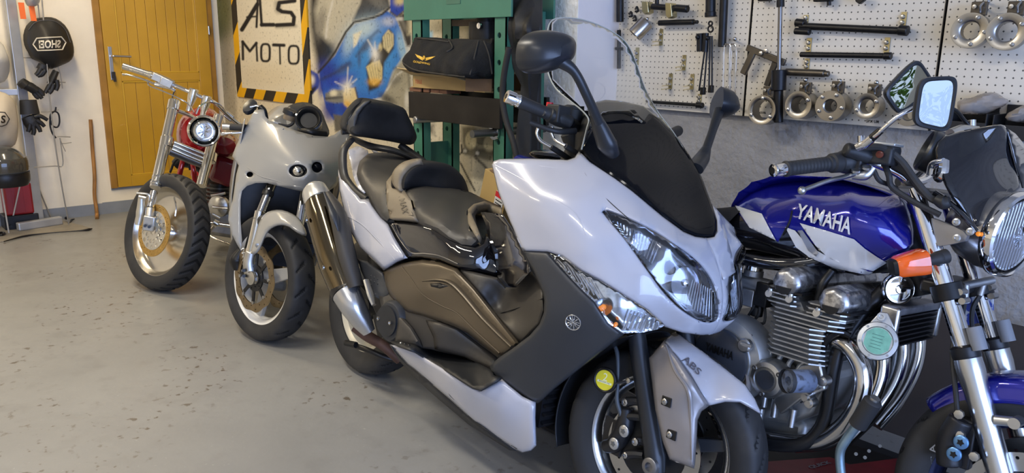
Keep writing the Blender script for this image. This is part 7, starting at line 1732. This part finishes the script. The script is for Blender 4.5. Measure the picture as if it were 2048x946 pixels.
# bed
ba, bb = px(820, 183, Y=YPF - .03), px(1003, 193, Y=YPF - .03); bz0 = px(1001, 258, Y=YPF - .03).z
add('bed_plate', g_box(((ba.x + bb.x) / 2, YPF - .03, (ba.z + bz0) / 2), (bb.x - ba.x, .02, ba.z - bz0)), mat('grimy_dark_steel', (.026, .023, .021), .5, .5, var=.4, scale=5), pr, False, bevel=.002)
add('bed_plate', g_box(((ba.x + bb.x) / 2, YPR + .07, (ba.z + bz0) / 2), (bb.x - ba.x, .02, ba.z - bz0)), iron, pr, False)
pz = px(975, 266, Y=YPF - .05); 
add('bed_pin', g_cyl((pz.x, YPF - .14, pz.z), (pz.x, YPR + .12, pz.z), .018), mat('dull_pin_steel', (.16, .16, .15), .4, .8), pr)
add('pin_ring', g_lathe([(.02, -.004), (.034, -.004), (.034, .004), (.02, .004), (.02, -.004)], (pz.x, YPF - .01, pz.z), (0, 1, 0), 24, cap=False), chrome, pr)
pz2 = px(829, 240, Y=YPF - .05)
add('bed_pin', g_cyl((pz2.x, YPF - .05, pz2.z), (pz2.x, YPR + .12, pz2.z), .018, bev=.003), alu_dull, pr)
place(pr, ((xl + xr) / 2, YPF + .1, 0))
# wooden packers
wood = mat('red_brown_packing_wood', (.20, .095, .055), .7, var=.3, scale=12, stretch=(1, 8, 8))
for i, (u, w) in enumerate(((838, .10), (860, .05), (878, .07), (894, .06))):
    c = px(u, 184, Y=YPF + .015); tag(add('wood_block', g_box((c.x, YPF + .035, ba.z + .0 + .010), (w, .09, .02)), wood, None, False, bevel=.002), 'small reddish wooden block on the press bed, ' + ['leftmost', 'second from the left', 'third from the left', 'rightmost'][i], 'block', 'wooden blocks on the press bed')
# cardboard tray
cd1 = mat('tan_cardboard', (.42, .29, .12), .75, var=.08); cd2 = mat('brown_cardboard', (.24, .15, .085), .8)
bx0, bx1 = px(829, 165, Y=YPF).x, px(983, 170, Y=YPF + .02).x; tz = ba.z + .022
tr = T('cardboard_box', 'shallow open cardboard box on the press under the black cover', 'box')
add('box_wall', g_box(((bx0 + bx1) / 2 - .04, YPF - .02, tz + .03), (bx1 - bx0 - .12, .004, .06)), cd1, tr, False)
add('box_wall', g_prism([(bx1 - .12, YPF - .04, tz), (bx1, YPF + .02, tz), (bx1, YPF + .02, tz + .085), (bx1 - .12, YPF - .04, tz + .07)], (0, .004, 0)), cd2, tr, False)
add('box_wall', g_box(((bx0 + bx1) / 2, YPF + .22, tz + .04), (bx1 - bx0, .004, .08)), cd2, tr, False)
add('box_base', g_box(((bx0 + bx1) / 2, YPF + .1, tz + .002), (bx1 - bx0, .24, .004)), cd1, tr, False)
add('box_flap', g_prism([(bx0 - .07, YPF - .06, tz + .095), (bx1 - .14, YPF - .07, tz + .06), (bx1 - .12, YPF - .03, tz + .045), (bx1 - .14, YPF - .02, tz + .062), (bx0, YPF - .02, tz + .062)], (0, .003, .003)), mat('pale_flap_cardboard', (.55, .42, .22), .75), tr, False)
add('box_print', g_text('TEILE', (bx0 + .07, YPF - .0235, tz + .03), (1, 0, 0), (0, 0, 1), h=.018, th=.0005), mat('red_print', (.4, .05, .03), .6), tr)
place(tr, ((bx0 + bx1) / 2, YPF + .1, tz))
tag(add('blue_cloth', g_patch([[(bx0 + .16 + .03 * i, YPF - .02 + .05 * j, tz + .062 + .008 * ((i + j) % 2)) for i in range(8)] for j in range(4)], 3), mat('blue_rag', (.12, .20, .42), .8), None), 'blue rag showing between the box and the black cover', 'cloth')
# black cover with gold wings
gb = T('fabric_cover', 'folded black fabric cover with gold wing emblem lying on the box', 'cover')
felt = mat('black_felt', (.012, .012, .013), .95, var=.3, scale=20, bump=.3, bscale=120)
YC = YPF - .05
CVR = Skin(Frame(0, 0), [(805, 115, YC - .02), (830, 75, YC + .03), (905, 78, YC + .06), (960, 82, YC + .05), (987, 80, YC + .10), (985, 150, YC + .06), (935, 155, YC - .06), (860, 145, YC - .06), (810, 140, YC - .04), (870, 110, YC - .05), (900, 95, YC - .0), (930, 120, YC - .06), (960, 125, YC + .0)])
cov = [(828, 76), (834, 74), (860, 77), (895, 80), (910, 77), (930, 79), (955, 79), (962, 78), (968, 82), (982, 83), (983, 76), (988, 79), (987, 110), (986, 150), (970, 158), (955, 149), (943, 158), (920, 155), (880, 150), (850, 147), (836, 146), (818, 143), (805, 130), (803, 122), (810, 108), (822, 100)]
v, f = g_skin(CVR, cov, step=5, back=(0, .13, 0), bulge=.02, R2=10)
v = [p + Vector((0, .004 * sin(p.x * 60) + .003 * sin(p.z * 90 + p.x * 40), 0)) for p in v]
o = add('cover_body', (v, f), felt, gb)
for q in ([(834, 76), (870, 80), (898, 84)], [(898, 80), (905, 95), (893, 104)], [(957, 82), (950, 110), (940, 150)], [(968, 82), (978, 110), (984, 148)], [(806, 126), (830, 140), (880, 148), (930, 154)]):
    add('piping', g_tube([CVR.p(*a, -.022) for a in q], .004, 8), mat('dark_piping', (.03, .028, .026), .7), gb)
cb_ = bvh_of((v, f)); F0 = Frame(0, 0); goldth = mat('gold_embroidery', (.72, .46, .06), .5, .2)
z6 = lambda *p: [(800 + a / 6.827, b / 6.827) for a, b in p]
for q in (z6((210, 740), (330, 790), (318, 830), (240, 785)), z6((240, 788), (318, 812), (314, 830), (262, 800)), z6((490, 772), (352, 790), (362, 828), (440, 800)), z6((440, 802), (362, 815), (340, 830), (400, 815)), z6((318, 770), (335, 758), (350, 775), (340, 815), (328, 815))):
    g = g_drape(F0, q, cb_, .0025, 3)
    if g[0]: mesh('wing_emblem', *g, goldth, gb)
g = g_text_on(F0, 'GOLDWING', [z6((190, 825))[0], z6((418, 862))[0], z6((412, 888))[0], z6((184, 852))[0]], cb_, .0025, bold=.02)
if g[0]: mesh('cover_lettering', *g, goldth, gb)
place(gb, px(895, 150, Y=YPF))
# black clothing hanging beside the press
YD = 2.43
drp = Skin(Frame(0, 0), [(1015, 0, YD - .04), (1081, 0, YD + .03), (1078, 200, YD + .04), (1020, 90, YD - .05), (1050, 60, YD - .09), (1040, 200, YD - .03), (1078, 345, YD + .02), (1045, 345, YD - .04)])
cl_ = [(1013, -30), (1069, -30), (1068, 60), (1066, 200), (1066, 345), (1030, 345), (1036, 250), (1040, 170), (1024, 120), (1014, 70), (1016, 30)]
v, f = g_skin(drp, cl_, step=8, back=(0, .05, 0), bulge=.01, R2=10)
v = [p + Vector((0, .012 * sin(p.x * 75 + p.z * 6) * (1 if i < len(v) // 2 else 0), 0)) for i, p in enumerate(v)]
tag(add('hanging_coat', (v, f), mat('black_leather_cloth', (.018, .018, .019), .55, var=.4, scale=6, bump=.15, bscale=20), None), 'long black coat hanging between the green press and the white pier', 'coat')
tag(add('black_hose', g_tube([px(a, b, Y=2.28) for a, b in ((1018, 95), (1008, 150), (1005, 195), (1012, 240), (1028, 290), (1034, 330), (1035, 420))], .014, 12), rubber, None), 'thick black hose hanging along the right leg of the press', 'hose')
# parcel behind the scooter
cx_ = px(975, 400, Y=2.06)
bxn = T('parcel', 'tan cardboard box with red and white label behind the scooter seat', 'box')
R3 = Matrix.Rotation(radians(16), 3, 'Y'); 
add('carton', g_box((0, 0, 0), (.16, .20, .26), R3), mat('light_tan_carton', (.50, .34, .13), .7, var=.05), bxn, False, bevel=.002)
add('carton_flap', g_box(R3 @ Vector((.02, 0, .135)), (.14, .20, .004), R3), cd2, bxn, False)
lbx = R3 @ Vector((.045, -.102, .03))
add('label', g_box(lbx, (.055, .002, .085), R3), mat('white_label', (.7, .7, .7), .5), bxn, False)
add('label_stripe', g_box(lbx + R3 @ Vector((0, -.0012, .030)), (.055, .001, .024), R3), mat('red_label', (.6, .03, .04), .5), bxn, False)
for i in range(3): add('label_print', g_box(lbx + R3 @ Vector((0, -.0012, .005 - i * .014)), (.042, .001, .004), R3), iron, bxn, False)
bxn.location = cx_ + Vector((0, .12, -.02))
stl2 = px(975, 470, Y=2.42)
tag(add('storage_crate', g_box((cx_.x, cx_.y + .12, (cx_.z - .16) / 2), (.30, .22, cx_.z - .16)), iron, None, False, bevel=.01), 'dark crate under the tan cardboard box', 'crate')

# ================================================================== painted sign on the mural wall
YS = YM - .012
sgn = T('painted_sign', 'white painted sign with black letters and yellow black hazard border', 'sign')
def sp3(a, b): return px(a, b, Y=YS)
def signpaint(P_):
    k = Paint(P_, s2l((226, 218, 196))); b_ = s2l((26, 24, 25))
    k.blob((540, 150), 60, 30, s2l((214, 200, 168)), .6)
    def S_(pts, w): k.stroke(z4(*pts), w / 2.782, b_, 2.5)
    S_([(122, 165), (207, 25)], 24); S_([(210, 0), (203, 150)], 13); S_([(150, 95), (200, 92)], 10)
    S_([(222, 0), (232, 140)], 15); S_([(232, 138), (298, 138)], 22)
    S_([(415, 5), (330, 15), (322, 50), (345, 65), (395, 70), (412, 95), (408, 135), (315, 140)], 22)
    k.stroke(z4((320, 20), (325, 60)), 12, b_, 8, .5); k.stroke(z4((315, 150), (420, 145)), 6, b_, 6, .5)
    S_([(128, 330), (126, 232)], 14); S_([(126, 232), (166, 285), (202, 240)], 15); S_([(202, 238), (207, 338)], 11)
    for cx0, cy0, rx, ry in ((253, 293, 24, 48), (410, 305, 28, 50)):
        S_([(cx0 + rx * (abs(cos(a)) ** .6) * (1 if cos(a) > 0 else -1), cy0 + ry * (abs(sin(a)) ** .6) * (1 if sin(a) > 0 else -1)) for a in [i * pi / 10 for i in range(21)]], 13)
    S_([(298, 250), (356, 252)], 18); S_([(332, 255), (335, 355)], 10)
    k.C *= 1 - .05 * rng.rand(len(P_), 1)
    return np.clip(k.C, 0, 1)
# inner panel
i0_ = sp3(484, 174); i1_ = sp3(609, 190); xi0, xi1 = i0_.x, i1_.x; zi = (i0_.z + i1_.z) / 2
zt = 1.95
o = painted_grid('sign_panel', xi0, xi1, zi, zt, YS, 260, 230, signpaint, painted_mat('sprayed_sign_paint', .15), sgn, .01)
e0 = sp3(475, 195); e1 = sp3(622, 210); xo0, xo1 = e0.x, e1.x; zo = (e0.z + e1.z) / 2
yel = mat('hazard_yellow', (.78, .42, .01), .55, var=.06); hb = mat('hazard_black', (.022, .02, .018), .6, var=.2)
def clipx(poly, a, b, ax):
    def cut(P_, lim, keep):
        out = []
        for i in range(len(P_)):
            p, q = P_[i], P_[(i + 1) % len(P_)]; ip, iq = keep(p[ax], lim), keep(q[ax], lim)
            if ip: out.append(p)
            if ip != iq: t = (lim - p[ax]) / (q[ax] - p[ax]); out.append((p[0] + (q[0] - p[0]) * t, p[1] + (q[1] - p[1]) * t))
        return out
    P_ = cut(poly, a, lambda x, l: x >= l)
    return cut(P_, b, lambda x, l: x <= l) if P_ else P_
def stripes(x0, x1, z0, z1, per, sk, horiz, start):
    k = 0; t = (x0 if horiz else z0) - 3 * per + start
    while t < (x1 if horiz else z1) + per:
        q = [(t, z0), (t + per, z0), (t + per + sk, z1), (t + sk, z1)] if horiz else [(x0, t), (x0, t + per), (x1, t + per + sk), (x1, t + sk)]
        q = clipx(q, x0, x1, 0); q = clipx(q, z0, z1, 1) if len(q) > 2 else q
        if len(q) > 2: add('hazard_stripe', g_prism([(a, YS - .001, b) for a, b in q], (0, .012, 0)), (yel, hb)[k % 2], sgn, False)
        k += 1; t += per
stripes(xi0, xi1, zo, zi, .185, .07, True, .03)
stripes(xo0, xi0, zo, zt, .24, .11, False, .02)
stripes(xi1, xo1, zo, zt, .22, .20, False, .13)
place(sgn, ((xo0 + xo1) / 2, YS, zo))
# ================================================================== things by the door wall
XW = XL
def q(u, v, X=-6.72): return px(u, v, X=X)
def tube_thing(name, label, cat, pts, r, m, X=-6.72, part='bar', group=None, n=10, sub=4):
    o = add(name, g_tube([q(*a, X=X) for a in pts], r, n, sub), m, None); return tag(o, label, cat, group)
galv = mat('galvanised_steel', (.46, .47, .48), .38, .6, var=.12, scale=8)
ck = empty('steel_post', px(78, 452, Z=0), label='grey upright steel post on a flat foot bar, left of the yellow door', cat='post')
fa_, fb_ = px(36, 463, Z=0), px(124, 449, Z=0); o0 = ck.location.copy(); fd_ = (fb_ - fa_).normalized(); Rf = Matrix.Rotation(math.atan2(fd_.y, fd_.x), 3, 'Z')
add('foot_bar', g_box((fa_ + fb_) / 2 - o0 + Vector((0, 0, .035)), ((fb_ - fa_).length, .05, .06), Rf), galv, ck, False, bevel=.008)
add('post', g_box(Vector((0, 0, 1.1)), (.068, .04, 2.1), Rf), galv, ck, False, bevel=.003)
add('arm', g_box(Vector((0, -.30, q(20, 184).z)), (.035, .56, .045)), galv, ck, False, bevel=.003)
for s_ in (-.17, .17): add('foot_bolt', g_cyl(Vector((.026 + 0, 0, .035)) + fd_ * s_ * 1.15 + Vector((.004, 0, 0)), Vector((.036, 0, .035)) + fd_ * s_ * 1.15, .012, n=12), iron, ck)
# wire display rack with hooks
wr_ = mat('thin_grey_wire', (.34, .32, .28), .4, .6)
wk = empty('wire_rack', px(138, 450, Z=0), label='thin grey wire rack with hooks behind the hanging gloves', cat='rack'); w0 = wk.location.copy()
def wl_(pts, r=.004, X=-6.66, nm='wire'): add(nm, g_tube([q(*a, X=X) - w0 for a in pts], r, 8, 3), wr_, wk)
wl_([(138, 450), (125, 380), (112, 300), (104, 240), (98, 180), (92, 100), (84, 0)], .005, px(138, 450, Z=0).x); wl_([(104, 441), (72, 360), (60, 300)], .005, -6.8); wl_([(68, 335), (110, 332), (123, 333), (126, 322), (122, 290), (120, 276)]); wl_([(112, 275), (118, 273), (141, 274)], .004, nm='hook'); wl_([(120, 284), (126, 287), (143, 285)], .003, nm='hook'); wl_([(119, 276), (125, 290), (131, 303)], .003, nm='hook')
wl_([(98, 164), (118, 164), (131, 165)], .005, nm='hook'); wl_([(34, 115), (70, 116)], .003, -6.85); wl_([(76, 8), (79, 36)], .004); wl_([(108, 135), (112, 155), (118, 172), (121, 168)], .004, nm='hook'); wl_([(115, 130), (121, 150), (125, 177)], .004, nm='hook'); wl_([(82, 224), (104, 223), (118, 219)], .003)
tube_thing('cord_loop', 'hanging loop of black cord hanging on the wire rack', 'cord', [(112, 214), (110, 222), (103, 226), (100, 238), (106, 252), (115, 254), (119, 244), (117, 228), (109, 223), (102, 230), (100, 248), (104, 265), (112, 276)], .006, iron, -6.64)
# helmet bag
hb_ = empty('helmet_bag', q(100, 84, -6.60), label='round black helmet bag with mirrored white lettering, hanging upside down', cat='bag'); h0_ = hb_.location.copy()
bagm = mat('black_nylon', (.017, .016, .015), .55, var=.3, scale=5, bump=.25, bscale=12)
SBg = Skin(Frame(0, 0), [(53, 75, -6.68), (92, 34, -6.66), (148, 108, -6.70), (100, 135, -6.66), (90, 85, -6.56), (110, 95, -6.56), (125, 60, -6.66), (60, 110, -6.67), (138, 80, -6.68)], 'x')
bo = curve2d([(53, 70), (60, 50), (74, 38), (92, 34), (112, 37), (130, 50), (141, 70), (148, 95), (147, 112), (138, 124), (122, 131), (104, 138), (96, 134), (84, 124), (70, 118), (62, 104), (55, 90)], 2)
v, f = g_skin(SBg, bo, step=5, back=(-.12, 0, 0), bulge=-.05, R2=16)
v = [p + Vector((.010 * sin(p.y * 55 + p.z * 22) * (.2 + abs(p.z - h0_.z) * 3), 0, 0)) - h0_ for p in v]
add('bag_body', (v, f), bagm, hb_)
bb_ = bvh_of(([p + h0_ for p in v], f)); F0 = Frame(0, 0)
wp = mat('off_white_print', (.62, .57, .46), .6)
g = g_text_on(F0, 'SHOEI', [(121, 80), (78, 81), (79, 97), (120, 95.5)], bb_, .003, bold=.035)
if g[0]: mesh('mirrored_lettering', [p - h0_ for p in g[0]], g[1], wp, hb_)
oc = [(67, 89), (74, 77), (122, 74), (131, 85), (124, 99), (76, 101)]
pt = [F0.hit(a, b, bb_, .003) for a, b in smooth_path([Vector((a, b, 0)) for a, b in oc], 1) for a, b in [(a, b)]] if False else [F0.hit(a, b, bb_, .003) for a, b in [(oc[i][0] * (1 - t / 6) + oc[(i + 1) % 6][0] * t / 6, oc[i][1] * (1 - t / 6) + oc[(i + 1) % 6][1] * t / 6) for i in range(6) for t in range(6)]]
if all(pt): add('logo_outline', g_tube([p - h0_ for p in pt], .0045, 6, 0, True), wp, hb_)
pt = [F0.hit(a, b, bb_, .003) for a, b in ((58, 60), (70, 46), (90, 41), (112, 44), (130, 60), (140, 85))]
if all(pt): add('seam', g_tube([p - h0_ for p in pt], .002, 6), mat('grey_seam', (.12, .12, .12), .6), hb_)
# gloves
glm = mat('black_glove_leather', (.014, .014, .015), .5, var=.3, scale=12, bump=.2, bscale=60)
def glove(label, palm, cuff, fingers, X, rp=.045):
    c0_ = q(*palm[0], X=X); t = empty('glove', c0_, label, 'glove', None)
    add('palm', g_tube([q(*a, X=X) - c0_ for a in palm], [rp * .9, rp, rp * .9][:len(palm)], 14, 5, sq=(1, .6)), glm, t)
    if cuff: add('cuff', g_tube([q(*a, X=X) - c0_ for a in cuff], [rp * .95, rp * 1.1][:len(cuff)] if len(cuff) == 2 else rp, 14, 3, sq=(1, .6)), bagm, t)
    for fg in fingers: add('finger', g_tube([q(*a, X=X + .02) - c0_ for a in fg], [.017, .016, .013][:len(fg)], 10, 4), glm, t)
    tag(t, group='black gloves hanging on the rack')
glove('black glove directly below the round helmet bag, pointing left', [(88, 130), (84, 140)], None, [[(82, 136), (76, 146), (71, 150)], [(86, 142), (80, 150), (75, 152)], [(90, 140), (85, 148), (80, 152)]], -6.64, .04)
glove('black glove hanging below the helmet bag, right of the cord', [(112, 142), (106, 155), (100, 168)], None, [[(103, 165), (96, 176), (90, 186)], [(107, 168), (103, 180), (98, 187)], [(113, 160), (115, 172), (112, 181)]], -6.64, .04)
glove('black glove pointing right, above the lowest glove', [(46, 168), (60, 174), (72, 182)], [(41, 163), (50, 170)], [[(72, 176), (82, 183), (87, 190)], [(72, 184), (80, 192), (84, 197)], [(68, 186), (74, 194), (78, 196)], [(74, 178), (84, 188), (86, 192)]], -6.62, .058)
glove('lowest black glove with spread fingers and a long cuff', [(58, 232), (64, 243), (68, 252)], [(56, 200), (60, 228)], [[(68, 234), (80, 232), (95, 240)], [(72, 240), (82, 246), (89, 253)], [(72, 248), (78, 256), (81, 264)], [(66, 252), (68, 262), (66, 270)], [(60, 248), (58, 258), (56, 264)]], -6.62, .058)
# cream helmet bags and helmet at the left edge
creamb = mat('cream_cotton_bag', (.55, .48, .37), .85, var=.06, bump=.3, bscale=9)
def softbag(name, label, outl, ctrl, back, m, seed=1):
    sk = Skin(Frame(0, 0), ctrl, 'x'); v, f = g_skin(sk, curve2d(outl, 2), step=7, back=(-back, 0, 0), bulge=-.05, R2=20)
    v = [p + Vector((.008 * sin(p.y * 40 + seed) * sin(p.z * 30), 0, .004 * sin(p.y * 60))) for p in v]
    return tag(add(name, (v, f), m, None), label, 'bag'), bvh_of((v, f))
o1, _ = softbag('cotton_bag', 'pale cotton bag at the left photo edge, behind the steel post', [(-30, 70), (0, 82), (12, 100), (20, 130), (16, 155), (0, 166), (-30, 168)], [(-20, 90, -6.66), (18, 130, -6.70), (-20, 150, -6.66), (0, 120, -6.58)], .12, mat('pale_bag', (.62, .60, .54), .8, bump=.3, bscale=9))
o2, b2 = softbag('cotton_bag', 'cream cotton bag with an octagonal S logo, above the dark helmet', [(-40, 182), (0, 184), (18, 190), (30, 205), (35, 230), (36, 262), (34, 280), (24, 294), (0, 299), (-40, 298)], [(-30, 200, -6.50), (34, 240, -6.56), (-30, 290, -6.50), (0, 240, -6.42)], .12, creamb)
pt = [F0.hit(a, b, b2, .003) for a, b in ((0, 224.5), (9, 225), (18, 238), (12, 249), (4, 252), (0, 252))]
if all(pt): tag(add('logo_outline', g_tube(pt, .003, 6, 0), iron, o2), None)
g = g_text_on(F0, 'S', [(2, 231), (11, 231), (10, 246), (1, 246)], b2, .003, bold=.02)
if g[0]: mesh('logo_letter', *g, iron, o2)
hm = empty('helmet', q(8, 334, -6.40), label='dark grey motorcycle helmet with tinted visor at the left photo edge', cat='helmet')
helm = mat('dark_grey_helmet', (.05, .052, .05), .18, var=.05, coat=1)
add('helmet_shell', g_sphere((0, 0, 0), .148, 36, 24, (1, 1, .98)), helm, hm)
add('visor', g_lathe([(.150, -.035), (.153, -.01), (.152, .03), (.145, .055)], (0, 0, .01), (0, 0, 1), 30, cap=False, arc=(radians(200), radians(370))), mat('smoked_visor', (.10, .09, .07), .05, var=0, trans=.5), hm)
add('helmet_trim', g_lathe([(.143, -.048), (.152, -.046), (.152, -.038), (.148, -.036)], (0, 0, 0), (0, 0, 1), 36, cap=False), iron, hm)
add('chin_bar', g_lathe([(.135, -.13), (.15, -.10), (.152, -.06), (.149, -.045)], (0, 0, 0), (0, 0, 1), 36, cap=False), iron, hm)
# stool of thin legs under the helmet
stt = empty('wire_stand', px(20, 462, Z=0), label='thin white legged stand under the dark helmet', cat='stand'); s0_ = stt.location.copy()
wleg = mat('white_coated_wire', (.55, .52, .46), .4)
for a, b, X in (((3, 376), (18, 467), -6.45), ((41, 366), (21, 457), -6.55)): 
    A_ = q(*a, X=X); B_ = px(*b, Z=0); add('leg', g_tube([A_ - s0_, B_ - s0_], .005, 8, 0), wleg, stt)
add('top_bar', g_tube([q(-20, 371, -6.42) - s0_, q(8, 370, -6.42) - s0_], .016, 12, 0), wleg, stt)
add('top_bar', g_tube([q(38, 366, -6.55) - s0_, q(50, 365, -6.55) - s0_], .006, 8, 0), wleg, stt)
# red canister with black base
rc_ = px(38, 432, Z=0); rc_ = Vector((-6.76, rc_.y, 0))
can = empty('red_container', rc_, label='tall red plastic container with black base behind the steel post', cat='container')
a_, b_ = px(8, 400, X=-6.7).y, px(66, 400, X=-6.7).y; cy_ = (a_ + b_) / 2 - rc_.y; zz1 = px(30, 366, X=-6.7).z; zb1 = px(30, 430, X=-6.7).z
add('container_body', g_box((0, cy_, (zz1 + zb1) / 2), (.16, b_ - a_, zz1 - zb1)), mat('dark_red_plastic', (.24, .012, .014), .35), can, False, bevel=.015)
add('container_base', g_box((0, cy_ + .0, zb1 / 2), (.18, b_ - a_ + .04, zb1)), iron, can, False, bevel=.006)
for k in (.3, .7): add('container_rib', g_box((.082, cy_ + (k - .5) * (b_ - a_), (zz1 + zb1) / 2), (.006, .012, zz1 - zb1 - .05)), mat('dark_red_plastic', (.24, .01, .01)), can, False)
# straps and bag at the top
for i, (a, b, l) in enumerate((((42, 5), (47, 38), 'orange strap hanging left of the helmet bag'), ((63, 12), (68, 42), 'orange strap touching the top of the helmet bag'))):
    A_, B_ = q(*a, X=-6.62), q(*b, X=-6.62); w = Vector((0, .018, 0))
    tag(add('strap', g_prism([A_ - w, A_ + w, B_ + w, B_ - w], (-.004, 0, 0)), mat('orange_webbing', (.75, .14, .02), .6), None, False), l, 'strap', 'orange straps')
softbag('plastic_pouch', 'crumpled grey plastic pouch at the very top left', [(48, -20), (52, -2), (58, 10), (68, 13), (78, 8), (82, -20)], [(50, -10, -6.64), (80, -10, -6.64), (66, 8, -6.62), (66, -5, -6.58)], .06, mat('grey_film', (.42, .42, .42), .3, bump=.3, bscale=20), 4)
# stick, cable and mat on the floor
stw = mat('varnished_stick', (.30, .14, .035), .5, var=.5, scale=9, stretch=(3, 3, .6))
tag(add('wooden_stick', g_tube([px(181, 239, X=XL + .03), px(185, 300, X=XL + .04), px(189, 350, X=XL + .05), px(189, 390, X=XL + .07), px(193, 420, X=XL + .10), px(194, 437, Z=.006)], .014, 12, 5), stw, None), 'thin brown wooden stick leaning on the white wall beside the yellow door', 'stick')
dm = mat('dusty_rubber_mat', (.25, .225, .185), .85, var=.15, scale=8)
mo = [(8, 483), (50, 472), (100, 466), (140, 463), (165, 461), (184, 458), (165, 452), (145, 447), (120, 441), (84, 446), (20, 452), (-20, 458), (-20, 488)]
tag(add('floor_mat', g_prism([px(a, b, Z=.001) for a, b in mo], (0, 0, .004)), dm, None, False), 'thin dusty mat lying under the steel post and wire rack', 'mat')
tag(add('floor_cable', g_tube([px(a, b, Z=.010) for a, b in ((8, 483), (50, 472), (100, 466), (140, 463), (165, 461), (178, 459), (184, 457))], [.004, .007, .004, .004, .006, .01, .004], 8), iron, None), 'thin black cable along the front edge of the dusty mat', 'cable')
tag(add('buckle_loop', g_tube([px(a, b, Z=.012) for a, b in ((-4, 467), (4, 465), (9, 467), (4, 470), (-4, 470))], .008, 8), iron, None), 'small black loop on the floor at the left photo edge', 'loop')
tag(add('twig', g_tube([px(a, b, Z=.008) for a, b in ((140, 445), (143, 440), (149, 438))], [.003, .008, .003], 8), iron, None), 'short dark curved scrap on the floor behind the wire rack', 'scrap')
# hedge outside the open garage door, met in the mirrors
hv = []; hf = []
r_ = random.Random(3)
for i in range(2600):
    c = Vector((9.5 + r_.random() * 1.4, -5 + r_.random() * 11, r_.random() ** .8 * 3.0)); a = r_.random() * 6.28; b = r_.random() * 1.5; s_ = .10 + .10 * r_.random()
    u1 = Vector((cos(a), sin(a), .3)).normalized() * s_; u2 = Vector((-sin(a) * cos(b), cos(a) * cos(b), sin(b))) * s_ * .6; k = len(hv)
    hv += [c - u1, c + u2, c + u1, c - u2]; hf.append((k, k + 1, k + 2, k + 3))
tag(mesh('hedge', hv, hf, mat('hedge_leaves', (.10, .20, .03), .6, var=.4, scale=2), None, False), 'green hedge outside the open garage door', 'hedge', kind='stuff')
# ================================================================== pieces that belong to a part become its children
def base(o): return o.name.split('.')[0]
def centre(o):
    n = len(o.data.vertices); a = np.empty(n * 3); o.data.vertices.foreach_get('co', a); return Vector(a.reshape(-1, 3).mean(0))
def nest(root, parent, kids):
    ps = [o for o in root.children if o.data and base(o) == parent]
    if not ps: return
    pc = [(p, centre(p)) for p in ps]
    for o in list(root.children):
        if o.data and base(o) in kids and o not in ps and not o.children:
            c = centre(o); p = min(pc, key=lambda q: (q[1] - c).length)[0]
            l = o.location.copy(); o.parent = p; o.location = l - p.location
NEST = [('rim', ('tyre', 'hub', 'spoke', 'brake_disc', 'disc_carrier', 'disc_button', 'axle_ring', 'valve_stem', 'tyre_lettering')),
        ('caliper', ('caliper_piston_cap', 'star_recess', 'caliper_bolt', 'caliper_lug')), ('headlamp_shell', ('headlamp_ring', 'headlamp_reflector', 'headlamp_bulb', 'headlamp_glass', 'headlamp_flutes', 'reflector_facet', 'position_bulb')),
        ('lamp_housing', ('lamp_surround', 'reflector_bowl', 'bulb_cap', 'lamp_ribs', 'lamp_lens')), ('indicator_back', ('indicator_ribs', 'indicator_bowl', 'indicator_bulb', 'indicator_lens')),
        ('mirror_housing', ('mirror_stalk', 'mirror_foot')), ('mirror_shell', ('mirror_glass', 'mirror_stalk', 'mirror_clamp')), ('cylinder_head', ('cam_cover', 'cam_gasket', 'half_moon_plug', 'head_nut', 'spark_cap')),
        ('cylinder_block', ('cooling_fin',)), ('clutch_cover', ('clutch_disc', 'clutch_lettering', 'oil_filler_cap')), ('round_side_cover', ('cover_centre',)), ('permit_holder', ('green_permit', 'permit_line', 'holder_screw', 'holder_bracket')),
        ('badge_holder', ('yellow_badge', 'badge_number', 'badge_band', 'badge_text', 'badge_arm', 'badge_bolt')), ('fuel_tank', ('white_flash', 'silver_flash', 'tank_black_band', 'tank_lettering', 'tank_seam')),
        ('silencer', ('silencer_bolt', 'silencer_collar', 'silencer_end_cap')), ('mudguard_cheek', ('cheek_crease', 'cheek_bolt', 'bolt_recess')), ('pulley_cover', ('pulley_disc', 'cover_bolt')), ('cooler_core', ('cooler_fin', 'cooler_tank', 'cooler_end')),
        ('reservoir', ('reservoir_lid', 'reservoir_cap', 'sight_glass')), ('radiator_core', ('radiator_slat',)), ('emblem_backing', ('emblem',)), ('fork_slider', ('fender_lug', 'fork_shroud', 'dust_seal')), ('handle_plate', ('handle', 'key')),
        ('crossbeam', ('name_plate',)), ('carton', ('label', 'label_stripe', 'label_print', 'carton_flap')), ('sign_panel', ('hazard_stripe',)), ('bag_body', ('mirrored_lettering', 'logo_outline', 'seam')), ('cover_body', ('piping', 'wing_emblem', 'cover_lettering')),
        ('helmet_shell', ('visor', 'helmet_trim', 'chin_bar')), ('fairing', ('lamp_cup', 'air_duct', 'lamp_projector', 'fairing_screw', 'fairing_crease')), ('bed_pin', ('pin_ring',)), ('foot_bar', ('foot_bolt',)), ('front_cowl', ('cowl_crease', 'panel_gap'))]
for r_ in [o for o in COL.objects if o.parent is None and o.type == 'EMPTY']:
    for a_, b_ in NEST: nest(r_, a_, b_)
